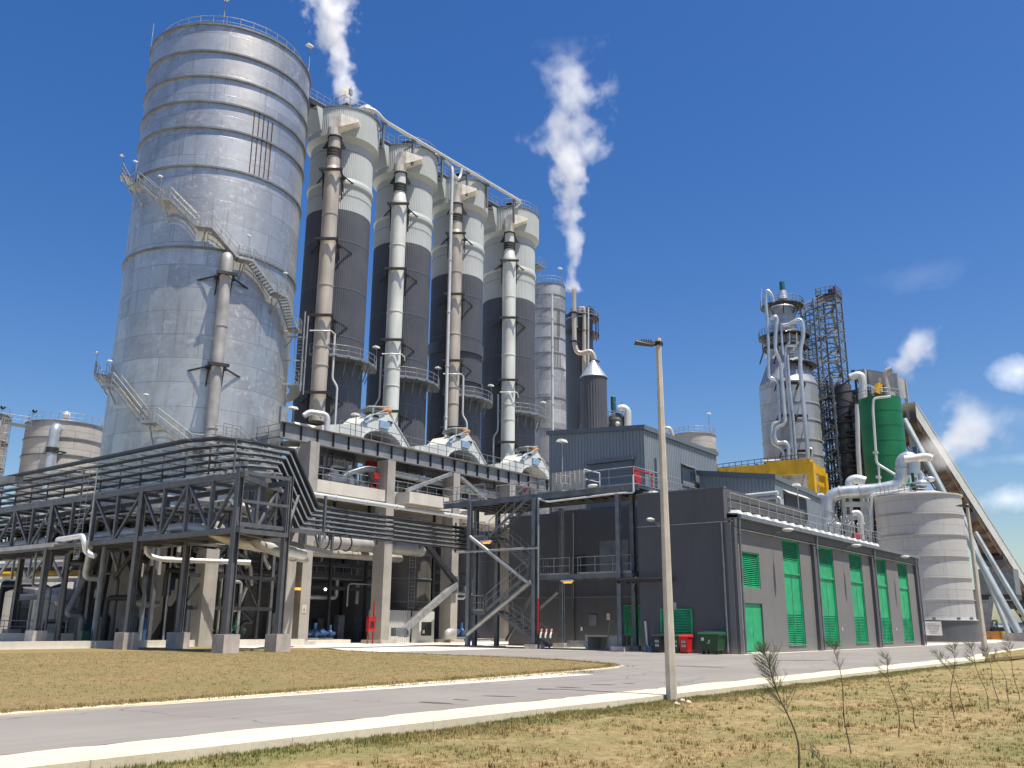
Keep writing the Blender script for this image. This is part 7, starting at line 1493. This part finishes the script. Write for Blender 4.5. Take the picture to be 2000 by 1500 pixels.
def spl(px, py, pyt, pxt, fol, n, lab, **kw):
    b = onZ(px, py, -.14); zt = zat(pyt, b.x, b.y)+.14; dist = b.length; lean = (px-pxt)/FOC*Vector((b.x, b.y)).length-.03*zt; sapling('casuarina_sapling', (b.x, b.y, near_z(b.x, b.y) if b.x < 60 else -.1), zt, lean, fol, n, lab, **kw)
spl(1562, 1512, 1268, 1503, .46, 60, 'largest bent dark green sapling nearest the bottom edge, right of the lamp post', seed=2, r=.013, spread=.42)
spl(1660, 1468, 1248, 1640, .72, 12, 'thin sapling with a reddish dry tip in front of the tall green doors', seed=5, spread=.28)
spl(1757, 1436, 1278, 1742, .66, 12, 'thin sparse sapling standing before the last green door', seed=8, spread=.3)
spl(1862, 1402, 1256, 1876, .6, 18, 'dark sapling in front of the sign on the pale tank base', seed=11, spread=.3)
spl(1884, 1390, 1270, 1842, .7, 12, 'wispy sapling leaning left beside the dark one by the tank', seed=12, spread=.3)
spl(1930, 1386, 1262, 1908, .65, 18, 'bushy sapling crossing the foot of the far lamp post', seed=15, spread=.34)
spl(1950, 1378, 1268, 1935, .72, 12, 'slender sapling just right of the far lamp post', seed=17, spread=.26)
spl(1972, 1372, 1278, 1955, .75, 9, 'very thin sapling between the far lamp post and the right edge', seed=19, spread=.28)
spl(1990, 1366, 1250, 1978, .6, 20, 'sapling nearest the right edge of the view', seed=23, spread=.34)
spl(1607, 1496, 1458, 1590, .1, 5, 'tiny curved sapling beside the largest one', seed=29, spread=.05, r=.008)
spl(1790, 1422, 1338, 1772, .85, 3, 'bare dry twig standing in the lawn left of the dark sapling', seed=31, spread=.1)

# ---------------------------------------------------------------- steam
def plume_mat(name, r0, r1, H, dens, nsc, thr, gain, fade, wob=1.0, thin=0.0, seed=0.0, boost=.9):
    m = bpy.data.materials.new(name); m.use_nodes = True; nt = m.node_tree; nt.nodes.clear(); L = nt.links
    o = nd(nt, 'ShaderNodeOutputMaterial'); pv = nd(nt, 'ShaderNodeVolumePrincipled'); L.new(pv.outputs[0], o.inputs['Volume'])
    pv.inputs['Color'].default_value = (.99, .99, .99, 1); pv.inputs['Anisotropy'].default_value = .1
    tc = nd(nt, 'ShaderNodeTexCoord'); v = tc.outputs['Object']
    mp = nd(nt, 'ShaderNodeMapping'); mp.inputs['Location'].default_value = (seed, seed*.5, -seed); L.new(v, mp.inputs[0])
    nz = nd(nt, 'ShaderNodeTexNoise'); nz.inputs['Scale'].default_value = nsc*.45; nz.inputs['Detail'].default_value = 2; L.new(mp.outputs[0], nz.inputs['Vector'])
    s1 = nd(nt, 'ShaderNodeVectorMath', operation='SUBTRACT'); L.new(nz.outputs['Color'], s1.inputs[0]); s1.inputs[1].default_value = (.5, .5, .5)
    sp = nd(nt, 'ShaderNodeSeparateXYZ'); L.new(v, sp.inputs[0]); zz = mathn(nt, 'DIVIDE', sp.outputs[2], H, clamp=True)
    rad = mathn(nt, 'ADD', mathn(nt, 'MULTIPLY', zz, r1-r0), r0)
    s2 = nd(nt, 'ShaderNodeVectorMath', operation='SCALE'); L.new(s1.outputs[0], s2.inputs[0]); L.new(mathn(nt, 'MULTIPLY', rad, wob*1.6), s2.inputs['Scale'])
    s3 = nd(nt, 'ShaderNodeVectorMath', operation='ADD'); L.new(v, s3.inputs[0]); L.new(s2.outputs[0], s3.inputs[1])
    q = nd(nt, 'ShaderNodeSeparateXYZ'); L.new(s3.outputs[0], q.inputs[0])
    rr = mathn(nt, 'SQRT', mathn(nt, 'ADD', mathn(nt, 'MULTIPLY', q.outputs[0], q.outputs[0]), mathn(nt, 'MULTIPLY', q.outputs[1], q.outputs[1])))
    rn = mathn(nt, 'DIVIDE', rr, rad)
    n2 = noise(nt, mp.outputs[0], nsc, 6, .62)
    k = mathn(nt, 'ADD', mathn(nt, 'SUBTRACT', 1.0, rn), mathn(nt, 'MULTIPLY', mathn(nt, 'SUBTRACT', n2, .5), 3.4))
    k = mathn(nt, 'SUBTRACT', k, mathn(nt, 'ADD', mathn(nt, 'MULTIPLY', mathn(nt, 'POWER', zz, 2.0), thin), thr))
    base = mathn(nt, 'MAXIMUM', mathn(nt, 'SUBTRACT', 1.0, mathn(nt, 'MULTIPLY', zz, 7.0)), 0.0); k = mathn(nt, 'ADD', k, mathn(nt, 'MULTIPLY', base, boost))
    k = mathn(nt, 'MULTIPLY', k, gain, clamp=True)
    f = mathn(nt, 'SUBTRACT', 1.0, mathn(nt, 'POWER', zz, fade)); d = mathn(nt, 'MULTIPLY', mathn(nt, 'MULTIPLY', k, f), dens); L.new(d, pv.inputs['Density'])
    MAT[name] = m
def plume(name, a, b, r0, r1, label, grp='white steam plumes', **kw):
    a = Vector(a); b = Vector(b); H = (b-a).length; plume_mat(name, r0, r1, H, nsc=kw.pop('nsc', .35), thr=kw.pop('thr', .0), gain=kw.pop('gain', 2.5), fade=kw.pop('fade', 4), dens=kw.pop('dens', .6), **kw)
    m = MB(); m.lathe(0, 0, [(0, 0), (r0*1.9, 0), (r1*2.0, H), (0, H)], 24); me = m.build('steam_plume', name, None, recalc=True)
    me.location = a; me.rotation_euler = (b-a).to_track_quat('Z', 'Y').to_euler(); tag(me, label, 'steam', grp); return me
plume('steam_a', at(679, 190, 92), at(634, -40, 92), 1.0, 3.4, 'steam rising from the nearest ribbed tower and leaving the top of the view', dens=.7, nsc=.5, thr=.10, gain=1.4, fade=9, seed=3)
plume('steam_b', at(1120.5, 568, 146), at(1110, 270, 146), 1.0, 4.1, 'dense lower column of steam rising from the tall thin stack', dens=.42, nsc=.30, thr=.22, gain=1.6, fade=12, wob=.9, seed=11)
plume('steam_c', at(1108, 330, 146), at(1112, 85, 146), 6.2, 7.5, 'torn wispy upper part of the steam above the tall thin stack', dens=.24, nsc=.19, thr=.24, gain=1.1, fade=4, wob=1.2, thin=.25, boost=-.8, seed=21)
plume('steam_d', at(1752, 722, 147), at(1815, 650, 150), 1.6, 3.6, 'small puff of steam over the conveyor head house', dens=.34, nsc=.34, thr=.1, gain=1.0, fade=3, seed=31)
plume('steam_e', at(1822, 896, 121), at(1930, 800, 128), 1.3, 4.6, 'thin steam drifting right from the white swan neck vent', dens=.32, nsc=.28, thr=.10, gain=1.4, fade=2, seed=41)
